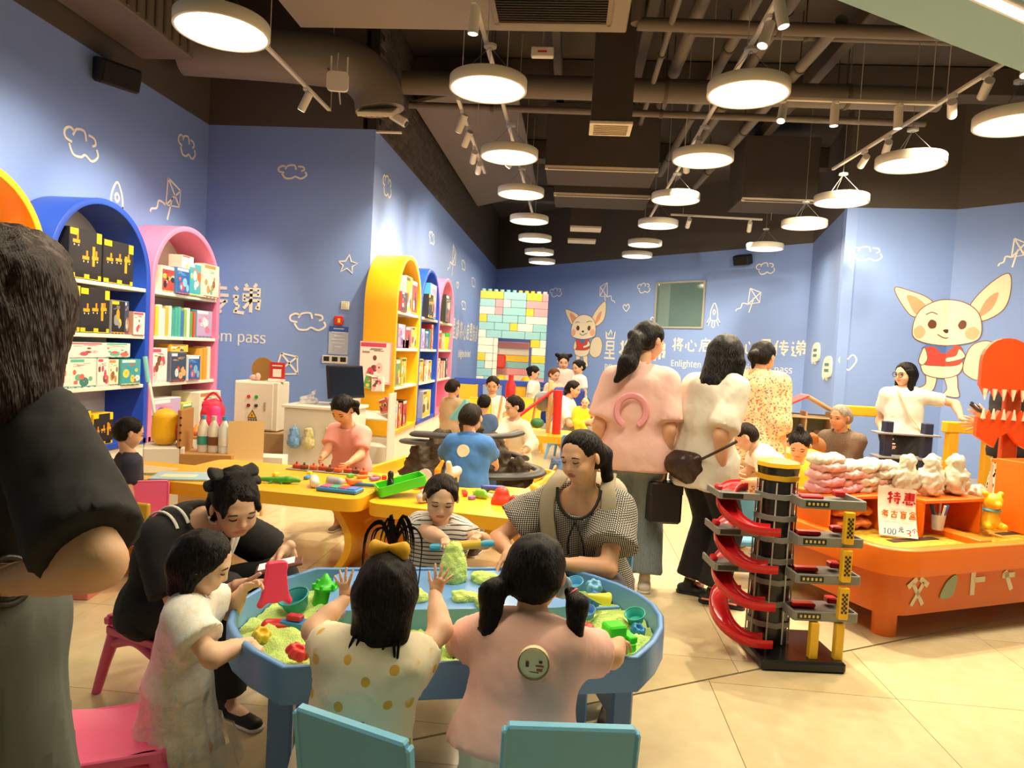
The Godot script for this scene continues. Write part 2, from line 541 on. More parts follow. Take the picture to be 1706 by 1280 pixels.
func build_room() -> void:
	BLUE = mat("86a5e6", 0.55)
	DARK = mat("57504a", 0.9)
	var W := [["wall_left", Vector2(-4.15, 3.5), PA], ["wall_left_return", PA, Vector2(-2.4, -7.5)], ["wall_middle", Vector2(-2.25, -7.5), PC], ["wall_back", PC, PD], ["wall_column", PD, PE], ["wall_right_niche", PE, PF], ["wall_right_corner", PF, Vector2(6.1, -9.52)]]
	for w in W:
		wallbox(w[0], w[1], w[2], 0.0, WH, BLUE)
		if w[0] != "wall_middle": wallbox(w[0] + "_upper", w[1], w[2], WH, 5.2, DARK, 0.1)
	wallbox("wall_right", Vector2(6.1, -9.52), Vector2(7.2, -4.0), 0.0, WH, BLUE)
	wallbox("wall_right_upper", Vector2(6.1, -9.52), Vector2(7.2, -4.0), WH, 5.2, DARK)
	wallbox("wall_right_front", Vector2(7.2, -4.0), Vector2(7.2, 3.5), 0.0, 5.2, mat("d8d2c4", 0.7))
	wallbox("wall_front", Vector2(7.2, 3.5), Vector2(-4.15, 3.5), 0.0, 5.2, mat("d8d2c4", 0.7))
	# painted brick above the blue of the middle wall
	var up := wallbox("wall_middle_upper", Vector2(-2.25, -7.5), PC, WH, 5.2, mat("2f2b28", 0.95), 0.1)
	var rg := RandomNumberGenerator.new(); rg.seed = 4
	var bm := [mat("4d4640", 0.85), mat("554d46", 0.85), mat("463f3a", 0.85)]
	var bl := rbox(Vector3(0.232, 0.066, 0.03), 0.004)
	var rest := MB.new()
	var cnt := 0
	for col in 50:
		for row in 19:
			var x: float = -6.25 + 0.125 + col * 0.25 + (0.125 if row % 2 else 0.0)
			if x > 6.1: continue
			var y := -0.725 + 0.04 + row * 0.076
			if cnt < 300:
				part(up, "brick", bl, bm[rg.randi() % 3], Vector3(x, y, 0.05 + rg.randf() * 0.004)); cnt += 1
			else: rest.box(Vector3(x, y, 0.05), Vector3(0.232, 0.066, 0.03))
	var rs := part(up, "far_bricks", rest.mesh(), bm[0]); rs.set_meta("kind", "stuff")
	# floor: grout bed and polished tiles in two fields that meet along a slanting seam
	struct("floor", MB.new().box(Vector3(1.4, -0.108, -8.5), Vector3(12.5, 0.2, 24.5)).mesh(), mat("6e5f49", 0.8))
	var fl: Node = get_node("floor")
	var tm := []
	for c in ["d8c69e", "dbcaa4", "d4c198", "dac8a1"]:
		tm.append(mat(c, 0.16, 0.0, {"uv1_triplanar": true, "uv1_world_triplanar": true, "uv1_scale": Vector3.ONE * 1.3, "albedo_texture": ntex(0.012, 512, false, 1.0, [Color(0.95, 0.94, 0.92), Color(1, 1, 1)], 12)}))
	var s0 := Vector2(0.32, -2.87); var sd := Vector2(1.49, -0.88).normalized(); var sn := Vector2(-sd.y, sd.x)
	if sn.y > 0: sn = -sn     # towards the shop
	var lst := []
	for zone in 2:
		var g := 0.006
		var big := PackedVector2Array()
		if zone == 0: big = PackedVector2Array([s0 - sd * 30 - sn * g, s0 + sd * 30 - sn * g, s0 + sd * 30 - sn * 40, s0 - sd * 30 - sn * 40])
		else: big = PackedVector2Array([s0 - sd * 30 + sn * g, s0 + sd * 30 + sn * g, s0 + sd * 30 + sn * 40, s0 - sd * 30 + sn * 40])
		var ox := 0.7 if zone == 0 else 0.855
		var oz := -3.07 if zone == 0 else -3.32
		for i in range(-8, 9):
			for j in range(-23, 9):
				var x0 := ox + i * 0.8; var z0 := oz + j * 0.8
				var t := PackedVector2Array([Vector2(x0 + 0.0015, z0 + 0.0015), Vector2(x0 + 0.7985, z0 + 0.0015), Vector2(x0 + 0.7985, z0 + 0.7985), Vector2(x0 + 0.0015, z0 + 0.7985)])
				if x0 > 7.0 or x0 < -4.9 or z0 > 3.4 or z0 < -20.6: continue
				for pg in Geometry2D.intersect_polygons(t, big):
					var ce := Vector2(x0 + 0.4, z0 + 0.4)
					var vis := ce.y < -1.4 and absf(ce.x + 0.08 * -ce.y * -1.0) < -ce.y * 0.8 + 0.8
					lst.append([ce.length() + (0.0 if vis else 100.0), pg])
	lst.sort_custom(func(a, b): return a[0] < b[0])
	var far := MB.new()
	far.xf = Transform3D(Basis(Vector3(1, 0, 0), Vector3(0, 0, 1), Vector3(0, -1, 0)), Vector3.ZERO)
	for i in lst.size():
		var pg: PackedVector2Array = lst[i][1]
		var b := far
		if i < 300:
			b = MB.new(); b.xf = far.xf
		b.poly(pg, 0.008, 0.0)
		if i < 300: part(fl, "tile", b.mesh(), tm[rg.randi() % 4])
	# poly extrudes along -Y here: lift so that the tops lie at 0
	for ch in fl.get_children(): ch.position.y = 0.0
	var fr := part(fl, "far_tiles", far.mesh(), tm[0]); fr.set_meta("kind", "stuff")
	# ceiling slab
	struct("ceiling", MB.new().box(Vector3(1.4, 5.3, -8.5), Vector3(12.5, 0.2, 24.5)).mesh(), mat("4b443e", 0.95))
	# shopfront bulkhead over the seam: pale green underside with a light strip
	var bk := PackedVector2Array([s0 - sd * 5.2, s0 + sd * 7.6, Vector2(7.1, 3.4), Vector2(-4.1, 3.4)])
	var bb := MB.new()
	bb.xf = Transform3D(Basis(Vector3(1, 0, 0), Vector3(0, 0, 1), Vector3(0, -1, 0)), Vector3(0, 3.45, 0))
	bb.poly(bk, 0.35)
	struct("ceiling_bulkhead", bb.mesh(), mat("8ab6c2", 0.6))
	for k in 3:
		var c: Vector2 = s0 + sd * (1.9 + (k - 1) * 2.6) - sn * 0.36
		var lt := thing("ceiling_light_strip", ["slim white light strip set into pale green shopfront ceiling", "slim white light strip above the sand table side", "slim white light strip over the mall walkway"][k], "light", Vector3(c.x, 3.095, c.y), rad_to_deg(atan2(-sd.y, sd.x)), "strip lights of the shopfront ceiling")
		part(lt, "frame", rbox(Vector3(2.54, 0.02, 0.09), 0.003), mat("e8e8e4", 0.4))
		part(lt, "light_tube", rbox(Vector3(2.5, 0.012, 0.055), 0.003), glow("fff6e4", 3.0), Vector3(0, -0.008, 0))
		var al := AreaLight3D.new()
		al.name = "strip_light"; al.area_size = Vector2(2.5, 0.055); al.light_energy = 6.0; al.light_color = Color(1, 0.93, 0.8); al.shadow_enabled = true
		al.area_range = 20.0; al.area_attenuation = 2.0
		lt.add_child(al); al.position = Vector3(0, -0.03, 0); al.rotation_degrees = Vector3(-90, 0, 0)
func disc_lamp(i: int, x: float, y: float, z: float, label: String) -> void:
	var l := thing("pendant_lamp", label, "lamp", Vector3(x, y, z), 0, "round disc lamps hung in rows")
	var b := MB.new()
	b.lathe([Vector2(0.284, 0.012), Vector2(0.284, 0.0), Vector2(0.297, 0.0), Vector2(0.3, 0.004), Vector2(0.3, 0.08), Vector2(0.296, 0.085), Vector2(0, 0.085)], 40)
	part(l, "housing", b.mesh(), mat("d9d6c4", 0.5))
	part(l, "diffuser", MB.new().lathe([Vector2(0.0, 0.008), Vector2(0.284, 0.008), Vector2(0.284, 0.014)], 40).mesh(), glow("fff3dc", 2.6))
	for k in 3:
		var a := TAU * k / 3 + 0.4
		part(l, "hanging_wire", MB.new().rod(Vector3(cos(a) * 0.22, 0.085, sin(a) * 0.22), Vector3(0, 0.33, 0), 0.0022, -1.0, 5).mesh(), mat("8a857c", 0.5))
	part(l, "ceiling_cup", MB.new().lathe([Vector2(0, 0.325), Vector2(0.05, 0.325), Vector2(0.05, 0.344), Vector2(0, 0.344)], 16).mesh(), mat("cfcabd", 0.5))
	if y < LAMPY: part(l, "cable", MB.new().rod(Vector3(0, 0.34, 0), Vector3(0, (4.2 if x < 0 else 5.2) - y, 0), 0.004, -1.0, 5).mesh(), mat("8a857c", 0.5))
	var al := AreaLight3D.new()
	al.name = "lamp_light"; al.area_size = Vector2(0.5, 0.5); al.light_energy = 3.2; al.light_color = WARM; al.shadow_enabled = true
	al.area_range = 25.0; al.area_attenuation = 2.0
	l.add_child(al); al.position = Vector3(0, -0.01, 0); al.rotation_degrees = Vector3(-90, 0, 0)
func spot_can(at: Vector3, aim: Vector3, label: String, on := true, en := 9.0) -> void:
	var l := thing("track_spotlight", label, "spotlight", at, 0, "white track spotlights")
	part(l, "track_adapter", rbox(Vector3(0.035, 0.03, 0.1), 0.004), mat("d5d1c6", 0.5), Vector3(0, -0.015, 0))
	part(l, "stem", MB.new().rod(Vector3(0, -0.03, 0), Vector3(0, -0.08, 0), 0.009).mesh(), mat("cfcbc0", 0.5))
	var d := (aim - at).normalized()
	var p := Vector3(0, -0.1, 0)
	part(l, "can", MB.new().rod(p - d * 0.07, p + d * 0.11, 0.037, 0.037, 18).mesh(), mat("d8d4c8", 0.45))
	part(l, "lens", MB.new().rod(p + d * 0.108, p + d * 0.112, 0.032, 0.032, 16).mesh(), glow("fff1d6", 4.0 if on else 0.4))
	if on:
		var s := SpotLight3D.new()
		s.name = "spot_beam"; s.light_energy = en; s.light_color = Color(1, 0.92, 0.78); s.spot_angle = 32.0; s.spot_angle_attenuation = 2.0; s.spot_range = 20.0; s.spot_attenuation = 2.0; s.shadow_enabled = true; s.light_size = 0.03
		l.add_child(s)
		s.look_at_from_position(at + p + d * 0.13, at + p + d, Vector3.UP if absf(d.y) < 0.95 else Vector3.FORWARD)
func build_lamps() -> void:
	disc_lamp(0, -2.4, 3.4, -4.46, "round white disc lamp beside the wall of arched shelves")
	var zs := [-5.4, -7.25, -8.95, -10.75, -12.5, -14.2, -15.6]
	for i in zs.size(): disc_lamp(i, -0.75, LAMPY, zs[i], "round white disc lamp in the row nearest the brown brick wall")
	zs = [-5.38, -7.15, -8.95, -10.7, -12.55, -14.0]
	for i in zs.size(): disc_lamp(i, 1.21, LAMPY, zs[i], "round white disc lamp in the middle row")
	zs = [-5.68, -6.85, -8.45, -9.95, -12.0]
	for i in zs.size(): disc_lamp(i, [3.31, 3.07, 3.05, 3.12, 3.15][i], 3.35, zs[i], "round white disc lamp in the row towards the fox mural")
	# light tracks and their spots
	var tr := mat("cdc8bb", 0.5)
	var T := [[Vector3(-0.78, 3.78, -3.8), Vector3(-0.78, 3.78, -12.8), "light track over the yellow play tables"], [Vector3(1.2, 3.78, -3.8), Vector3(1.2, 3.78, -12.8), "light track between the two air ducts"], [Vector3(3.15, 3.78, -4.9), Vector3(2.98, 3.78, -8.6), "light track beside the pale green shopfront ceiling"], [Vector3(-1.2, 3.78, -6.6), Vector3(-1.28, 3.78, -9.3), "short light track facing the brick wall"], [Vector3(1.5, 3.78, -6.4), Vector3(3.1, 3.78, -6.44), "cross light track over the orange counter"], [Vector3(1.5, 3.78, -11.55), Vector3(3.0, 3.78, -11.7), "short cross light track near the back wall"], [Vector3(-2.6, 3.78, -2.5), Vector3(-2.6, 3.78, -7.0), "light track facing the blue wall with arched shelves"]]
	for t in T:
		var l := thing("light_track", t[2], "light track", (t[0] + t[1]) / 2)
		var d: Vector3 = t[1] - t[0]
		var ba := Basis(Vector3.UP.cross(d.normalized()), Vector3.UP, d.normalized())
		part(l, "rail", MB.new().box(Vector3.ZERO, Vector3(0.035, 0.03, d.length()), 0.004, ba).mesh(), tr)
		for k in int(d.length() / 1.5) + 1:
			var p: Vector3 = -d / 2 + d.normalized() * (0.2 + k * 1.45)
			part(l, "hanger", MB.new().rod(p, p + Vector3(0, 0.42 if p.z + l.position.z > -6.2 else (0.12 if l.position.z < -11 else 1.4), 0), 0.004, -1.0, 5).mesh(), tr)
	var sp := "white cylinder spotlight on the track "
	var S := [
		[-0.78, -4.75, -0.9, 0.9, -4.9, "over the near yellow table"], [-0.78, -5.9, -2.1, 0.5, -6.2, "over the near yellow table"], [-0.8, -8.2, -2.2, 1.8, -8.4, "over the near yellow table"], 
		[1.2, -4.9, 0.3, 0.8, -4.2, "between the two air ducts"], [1.2, -4.6, 1.9, 0.6, -4.3, "between the two air ducts"], [1.2, -7.5, 0.2, 1.0, -9.0, "between the two air ducts"], [1.2, -8.2, 2.4, 1.6, -12.5, "between the two air ducts"], 
		[3.12, -5.3, 2.4, 0.6, -4.4, "beside the pale green shopfront ceiling"], [3.1, -5.75, 4.2, 1.8, -10.4, "beside the pale green shopfront ceiling"], [3.08, -6.2, 5.3, 2.0, -10.3, "beside the pale green shopfront ceiling"], [3.04, -7.3, 4.1, 2.2, -11.5, "beside the pale green shopfront ceiling"], [3.02, -7.8, 3.4, 1.6, -14.4, "beside the pale green shopfront ceiling"],
		[-1.2, -6.9, -2.2, 1.8, -7.9, "facing the brick wall"], [-1.22, -7.4, -2.2, 2.2, -8.9, "facing the brick wall"],  [-1.25, -8.1, -2.2, 2.2, -11.2, "facing the brick wall"], [-1.26, -8.6, -2.2, 2.2, -12.6, "facing the brick wall"],
		[1.75, -6.4, 1.0, 0.5, -4.9, "across the orange counter"], [2.2, -6.41, 2.2, 0.6, -6.4, "across the orange counter"], [2.75, -6.43, 2.9, 0.8, -6.6, "across the orange counter"],
		[1.8, -11.57, 1.6, 1.4, -15.4, "near the back wall"], [2.8, -11.68, 3.2, 1.6, -14.4, "near the back wall"],
		[-2.6, -3.0, -4.1, 1.7, -4.0, "facing the arched shelves"], [-2.6, -3.9, -4.1, 2.0, -5.0, "facing the arched shelves"], [-2.6, -5.1, -4.1, 1.8, -6.0, "facing the arched shelves"],  [-2.6, -6.4, -4.0, 1.4, -6.9, "facing the arched shelves"]]
	for s in S: spot_can(Vector3(s[0], 3.765, s[1]), Vector3(s[2], s[3], s[4]), sp + s[5], true, 6.5 if "facing" in s[5] else 8.0)
func build_services() -> void:
	var du := mat("5d554d", 0.85); var dk := mat("3f3934", 0.9); var pi := mat("6b635a", 0.7); var gr := mat("d8cfba", 0.6); var bl := mat("2a2622", 0.9)
	# broad sheet-metal duct over the front with a return grille
	var d := thing("air_duct", "broad flat brown ceiling duct with a large dark return grille", "duct", Vector3(-1.13, 4.2, -4.4))
	part(d, "duct_body", MB.new().box(Vector3(0, 0.36, 0), Vector3(2.9, 0.7, 3.5), 0.01).mesh(), mat("877d72", 0.7))
	part(d, "grille_recess", rbox(Vector3(0.92, 0.02, 0.9), 0.002), bl, Vector3(0.82, 0.008, -1.1))
	for k in 22: part(d, "grille_slat", rbox(Vector3(0.9, 0.006, 0.03), 0.001), mat("4a453c", 0.7), Vector3(0.82, -0.004, -1.53 + k * 0.041), Vector3(35, 0, 0))
	for k in 4: part(d, "grille_frame", rbox(Vector3(0.98, 0.016, 0.04) if k < 2 else Vector3(0.04, 0.016, 0.98), 0.002), mat("7d715f", 0.6), Vector3(0.82 + [0, 0, -0.47, 0.47][k], -0.006, -1.1 + [-0.47, 0.47, 0, 0][k]))
	# drop duct with a small outlet
	d = thing("drop_duct", "narrow dark duct dropping from ceiling to a cream outlet grille", "duct", Vector3(0.27, 3.7, -7.1))
	part(d, "duct_body", MB.new().box(Vector3(0, 0.8, 0), Vector3(0.4, 1.56, 0.36), 0.006).mesh(), dk)
	part(d, "outlet_frame", rbox(Vector3(0.42, 0.03, 0.38), 0.004), gr, Vector3(0, 0.0, 0))
	for k in 6: part(d, "outlet_slat", rbox(Vector3(0.34, 0.008, 0.025), 0.001), mat("a89a7a", 0.6), Vector3(0, -0.017, -0.13 + k * 0.052), Vector3(30, 0, 0))
	# boxed fan coil units with linear outlets
	for u in [[0.27, -9.85, 1.5, 3.9, 0.85, "wide dark boxed air unit behind the drop duct"], [0.35, -11.4, 1.5, 3.9, 0.7, "wide dark boxed air unit behind the larger one"], [3.0, -11.3, 1.1, 3.9, 0.95, "square dark boxed air unit beside the fox mural lamps"]]:
		d = thing("air_unit", u[5], "air unit", Vector3(u[0], u[3], u[1]))
		part(d, "casing", MB.new().box(Vector3(0, u[4] / 2, 0), Vector3(u[2], u[4], 1.0), 0.008).mesh(), mat("443d37", 0.9))
		part(d, "outlet_frame", rbox(Vector3(u[2], 0.05, 0.07), 0.005), gr, Vector3(0, 0.0, 0.47))
		part(d, "outlet_slot", rbox(Vector3(u[2] - 0.08, 0.02, 0.03), 0.002), mat("8d8068", 0.7), Vector3(0, -0.018, 0.49))
	for u in [[0.15, -13.0], [0.1, -14.4]]:
		d = thing("drop_duct", "small square drop duct with white outlet hanging near the back wall", "duct", Vector3(u[0], 3.75, u[1]), 0, "small back drop ducts")
		part(d, "duct_body", MB.new().box(Vector3(0, 0.73, 0), Vector3(0.55, 1.44, 0.4), 0.006).mesh(), dk)
		part(d, "outlet_frame", rbox(Vector3(0.57, 0.04, 0.42), 0.004), gr)
	# round duct from the left wall with an elbow and a louvred mouth
	d = thing("round_duct", "old grey round duct with bent elbow and louvred mouth near blue corner", "duct", Vector3(-3.0, 4.1, -6.9))
	part(d, "pipe", MB.new().tube(spline([Vector3(-0.95, 0.1, 0.3), Vector3(0.1, 0.12, 0.1), Vector3(0.62, 0.1, -0.05), Vector3(0.86, -0.08, -0.12), Vector3(0.92, -0.3, -0.14)], 6), PackedFloat32Array([0.25]), 18).mesh(), mat("7d756a", 0.6))
	part(d, "louvre_mouth", MB.new().box(Vector3(0.93, -0.34, -0.05), Vector3(0.36, 0.05, 0.3), 0.008, Basis(Vector3(1, 0, 0), 0.5)).mesh(), gr)
	for k in 6: part(d, "louvre", MB.new().box(Vector3(0.79 + k * 0.055, -0.365, -0.035), Vector3(0.012, 0.03, 0.24), 0.0, Basis(Vector3(1, 0, 0), 0.5)).mesh(), mat("6d6454", 0.7))
	# corrugated beam edge above the left wall
	d = thing("ceiling_beam", "dark ribbed ceiling beam running above the black wall speaker", "beam", Vector3(-3.85, 4.15, -2.85))
	part(d, "beam_body", MB.new().box(Vector3(0, 0, 0), Vector3(0.5, 0.45, 6.7), 0.01).mesh(), mat("6a6055", 0.8))
	for k in 54: part(d, "rib", rbox(Vector3(0.02, 0.4, 0.03), 0.004), mat("5b5249", 0.8), Vector3(0.255, 0, -3.25 + k * 0.122))
	# steel beams and pipes
	var P := [
		[Vector3(-2.1, 4.45, -8.0), Vector3(3.9, 4.45, -8.15), 0.13, "thick brown pipe crossing under the ceiling"],
		[Vector3(-2.1, 4.3, -8.3), Vector3(3.9, 4.28, -8.42), 0.04, "thin grey pipe below the thick crossing pipe"],
		[Vector3(0.44, 4.5, -6.6), Vector3(5.6, 4.5, -6.8), 0.06, "grey pipe crossing ahead of the thick pipe"],
		[Vector3(0.44, 4.5, -6.6), Vector3(0.44, 5.2, -6.6), 0.06, "grey riser pipe beside the broad duct"],
		[Vector3(1.0, 4.7, -7.2), Vector3(5.6, 4.7, -7.4), 0.035, "thin pipe high above the crossing pipes"],
		[Vector3(-2.0, 4.75, -7.0), Vector3(0.2, 4.75, -7.05), 0.03, "thin pipe high beside the drop duct"],
		[Vector3(1.05, 4.75, -4.6), Vector3(1.0, 4.75, -9.6), 0.07, "long pipe running back above the middle lamps"],
		[Vector3(1.55, 4.8, -4.6), Vector3(1.45, 4.8, -13.0), 0.06, "second long pipe beside the middle lamps"],
		[Vector3(1.85, 4.75, -5.6), Vector3(1.75, 4.75, -13.0), 0.06, "third long pipe beside the middle lamps"],
		[Vector3(2.3, 4.6, -6.7), Vector3(2.1, 4.6, -13.0), 0.06, "fourth long pipe towards the fox mural"],
		[Vector3(0.75, 4.5, -6.0), Vector3(0.75, 4.5, -11.0), 0.03, "thin conduit between ducts"]]
	for p in P: 
		d = thing("ceiling_pipe", p[3], "pipe", (p[0] + p[1]) / 2)
		part(d, "pipe", MB.new().rod((p[0] - p[1]) / 2, (p[1] - p[0]) / 2, p[2], -1.0, 14).mesh(), pi)
		var L: float = (p[1] - p[0]).length()
		for k in maxi(1, int(L / 2.0)):
			var q: Vector3 = (p[0] - p[1]) / 2 + (p[1] - p[0]) * ((k + 0.5) / maxi(1, int(L / 2.0)))
			if L > 1.5: part(d, "pipe_clamp", MB.new().rod(q - (p[1] - p[0]).normalized() * 0.02, q + (p[1] - p[0]).normalized() * 0.02, p[2] + 0.012, -1.0, 14).mesh(), mat("4f463d", 0.7))
			if L > 1.5: part(d, "hanger_rod", MB.new().rod(q, Vector3(q.x, 5.2 - d.position.y, q.z), 0.007, -1.0, 5).mesh(), dk)
	for b in [[0.62, -5.8, -12.0, 0.12], [-0.35, -6.6, -13.5, 0.1], [2.75, -5.5, -12.0, 0.12]]:
		single("ceiling_joist", "dark steel ceiling joist between the pipes", "joist", MB.new().box(Vector3.ZERO, Vector3(b[3], 0.2, absf(b[2] - b[1])), 0.01).mesh(), mat("4c453f", 0.85), Vector3(b[0], 4.95, (b[1] + b[2]) / 2), Vector3.ZERO, "dark ceiling joists")
	for z in [-5.0, -9.2, -12.6, -16.0]:
		single("ceiling_crossbeam", "deep dark concrete crossbeam under the ceiling", "beam", MB.new().box(Vector3.ZERO, Vector3(11.5, 0.34, 0.3), 0.01).mesh(), mat("544c45", 0.9), Vector3(1.6, 5.02, z), Vector3.ZERO, "concrete crossbeams")
	# sloped soffit behind the brick wall end
	single("sloped_soffit", "pale grey sloped soffit panel at top of the brick wall", "soffit", MB.new().box(Vector3.ZERO, Vector3(1.3, 0.05, 6.0), 0.005).mesh(), mat("766e66", 0.8), Vector3(-1.5, 4.6, -11.6), Vector3(0, 0, 14))
	# small fittings
	d = thing("wifi_router", "white wifi router with raised antennas tied to the round duct", "router", Vector3(-2.31, 3.84, -6.42), 10)
	part(d, "case", MB.new().poly(rrect(0.2, 0.18, 0.04), 0.035).mesh(), mat("e6e3da", 0.4))
	for k in 2: part(d, "antenna", MB.new().rod(Vector3(-0.07 + k * 0.15, 0.05, -0.01), Vector3(-0.07 + k * 0.15, 0.24, -0.01), 0.008).mesh(), mat("dedbd2", 0.4))
	part(d, "tie_bracket", MB.new().rod(Vector3(0, 0.0, 0), Vector3(-0.2, 0.3, -0.4), 0.008).mesh(), mat("8a857c", 0.5))
	part(d, "cable", MB.new().tube(spline([Vector3(0.02, -0.08, 0.01), Vector3(0.03, -0.2, 0.0), Vector3(-0.02, 0.1, -0.05), Vector3(-0.02, 0.3, -0.08)], 6), PackedFloat32Array([0.005]), 6).mesh(), mat("e2dfd6", 0.5))
	d = thing("exit_lamp", "white emergency lamp box with red mark under the ceiling", "emergency light", Vector3(-0.44, 4.35, -6.9))
	part(d, "case", rbox(Vector3(0.22, 0.1, 0.06), 0.01), mat("dfdcd4", 0.5))
	part(d, "hanger", MB.new().rod(Vector3(0, 0.05, 0), Vector3(0, 0.85, 0), 0.008).mesh(), mat("8a857c", 0.5))
	part(d, "red_mark", rbox(Vector3(0.09, 0.02, 0.004), 0.001), mat("c8402c", 0.5), Vector3(0, 0, 0.032))
	d = thing("security_camera", "small white camera on bracket at the blue wall corner", "camera", Vector3(-2.1, 3.78, -7.4))
	part(d, "bracket", rbox(Vector3(0.3, 0.02, 0.04), 0.004), mat("dcd8cc", 0.5), Vector3(-0.02, -0.05, -0.12))
	part(d, "housing", MB.new().box(Vector3(0.12, 0.06, 0.0), Vector3(0.2, 0.09, 0.09), 0.012, Basis(Vector3(0, 0, 1), -0.5)).mesh(), mat("e4e0d4", 0.5))
	part(d, "lens", MB.new().rod(Vector3(0.2, 0.01, 0.0), Vector3(0.215, 0.0, 0), 0.03).mesh(), mat("222222", 0.2))
	d = thing("wall_speaker", "black wall speaker above the arched shelves", "speaker", Vector3(-4.02, 3.6, -5.74), 60)
	part(d, "bracket", rbox(Vector3(0.05, 0.05, 0.14), 0.005), mat("1c1c1c", 0.6), Vector3(0, 0, -0.1))
	part(d, "cabinet", MB.new().box(Vector3.ZERO, Vector3(0.34, 0.2, 0.2), 0.02, Basis(Vector3(1, 0, 0), 0.3)).mesh(), mat("191919", 0.6))
	part(d, "grille", MB.new().box(Vector3(0, -0.03, 0.1), Vector3(0.3, 0.17, 0.01), 0.01, Basis(Vector3(1, 0, 0), 0.3)).mesh(), mat("0e0e0e", 0.8))
	d = thing("wall_speaker", "black wall speaker high on the back wall", "speaker", Vector3(3.35, 3.5, -14.35), -44)
	part(d, "cabinet", MB.new().box(Vector3.ZERO, Vector3(0.34, 0.2, 0.2), 0.02, Basis(Vector3(1, 0, 0), 0.3)).mesh(), mat("191919", 0.6))
	part(d, "grille", MB.new().box(Vector3(0, -0.03, 0.1), Vector3(0.3, 0.17, 0.01), 0.01, Basis(Vector3(1, 0, 0), 0.3)).mesh(), mat("0e0e0e", 0.8))
# ---------------------------------------------------------------- people
func ik(a: Vector3, t: Vector3, l1: float, l2: float, pole: Vector3) -> Vector3:
	var d := t - a
	var L := clampf(d.length(), absf(l1 - l2) + 0.01, (l1 + l2) * 0.999)
	var x := (l1 * l1 - l2 * l2 + L * L) / (2 * L)
	var y := sqrt(maxf(l1 * l1 - x * x, 0.0))
	var dn := d.normalized()
	var p := (pole - dn * pole.dot(dn)).normalized()
	return a + dn * x + p * y
func ikend(a: Vector3, t: Vector3, l: float) -> Vector3:
	var d := t - a
	return t if d.length() <= l else a + d.normalized() * l
func hand_prims(w: Vector3, f: Vector3, n: Vector3, s: Vector3, L: float, curl: float, spread := 8.0) -> Array:
	f = f.normalized()
	n = (n - f * n.dot(f)).normalized()
	var s0 := f.cross(n).normalized()
	if s0.dot(s) < 0.0: s0 = -s0
	var ax := f.cross(n).normalized()
	var P := [cap(w - f * 0.06 * L, w + f * 0.12 * L, 0.125 * L, 0.125 * L, 0.08 * L, s0, 1.3), cap(w + f * 0.12 * L, w + f * 0.44 * L, 0.10 * L, 0.085 * L, 0.08 * L, s0, 2.1)]
	for i in 4:
		var b := w + f * (0.47 - 0.03 * absf(i - 1.2)) * L + s0 * (0.165 - 0.105 * i) * L
		var d := f.rotated(n, deg_to_rad((1.5 - i) * spread) * (1.0 if n.cross(f).dot(s0) > 0 else -1.0))
		var ln: float = [0.42, 0.46, 0.43, 0.34][i] * L
		var r := [0.052, 0.047, 0.042, 0.036]
		for k in 3:
			d = d.rotated(ax, deg_to_rad([48.0, 62.0, 45.0][k] * curl))
			var e: Vector3 = b + d * ln * [0.45, 0.3, 0.25][k]
			P.append(cap(b, e, r[k] * L, r[k + 1] * L, 0.018 * L))
			b = e
	var tb := w + f * 0.14 * L + s0 * 0.13 * L
	var td := (f * 0.62 + s0 * (0.75 - 0.25 * curl) + n * (0.2 + 0.4 * curl)).normalized()
	var tm := tb + td * 0.25 * L
	var te := tm + (td + f * (0.5 - 0.2 * curl) + n * 0.5 * curl - s0 * 0.35 * curl).normalized() * 0.24 * L
	P.append(cap(tb, tm, 0.075 * L, 0.056 * L, 0.05 * L)); P.append(cap(tm, te, 0.054 * L, 0.04 * L, 0.018 * L))
	return P
func head_prims(c: Vector3, B: Basis, h: float, fine: bool) -> Array:
	var q := func(x, y, z): return c + B * (Vector3(x, y, z) * h)
	var P := [ell(q.call(0, 0.13, -0.06), Vector3(0.355, 0.37, 0.42) * h, B, 0.02), ell(q.call(0, -0.14, 0.07), Vector3(0.285, 0.34, 0.305) * h, B, 0.12 * h), cap(q.call(-0.07, -0.40, 0.17), q.call(0.07, -0.40, 0.17), 0.095 * h, 0.095 * h, 0.1 * h)]
	for s in [-1.0, 1.0]: P.append(cap(q.call(s * 0.15, -0.17, 0.22), q.call(s * 0.14, -0.2, 0.2), 0.125 * h, 0.12 * h, 0.1 * h))
	P.append(cap(q.call(-0.13, 0.075, 0.30), q.call(0.13, 0.075, 0.30), 0.07 * h, 0.07 * h, 0.08 * h))
	if fine:
		for s in [-1.0, 1.0]:
			P.append(ell(q.call(s * 0.145, 0.005, 0.42), Vector3(0.085, 0.055, 0.075) * h, B, 0.05 * h, true))
			P.append(ell(q.call(s * 0.145, -0.005, 0.29), Vector3(0.075, 0.055, 0.075) * h, B, 0.02 * h))
	P.append(cap(q.call(0, 0.03, 0.345), q.call(0, -0.12, 0.395), 0.032 * h, 0.05 * h, 0.05 * h))
	for s in [-1.0, 1.0]: P.append(cap(q.call(s * 0.045, -0.135, 0.365), q.call(s * 0.03, -0.135, 0.375), 0.035 * h, 0.03 * h, 0.025 * h))
	P.append(cap(q.call(-0.065, -0.238, 0.325), q.call(0.065, -0.238, 0.325), 0.042 * h, 0.042 * h, 0.03 * h, B.x, 1.0))
	P.append(cap(q.call(-0.05, -0.285, 0.325), q.call(0.05, -0.285, 0.325), 0.04 * h, 0.04 * h, 0.02 * h))
	for s in [-1.0, 1.0]:
		P.append(ell(q.call(s * 0.375, -0.03, -0.04), Vector3(0.04, 0.115, 0.075) * h, B.rotated(B.y, s * 0.35), 0.02 * h))
	return P
var J := {}
var HN := FastNoiseLite.new()
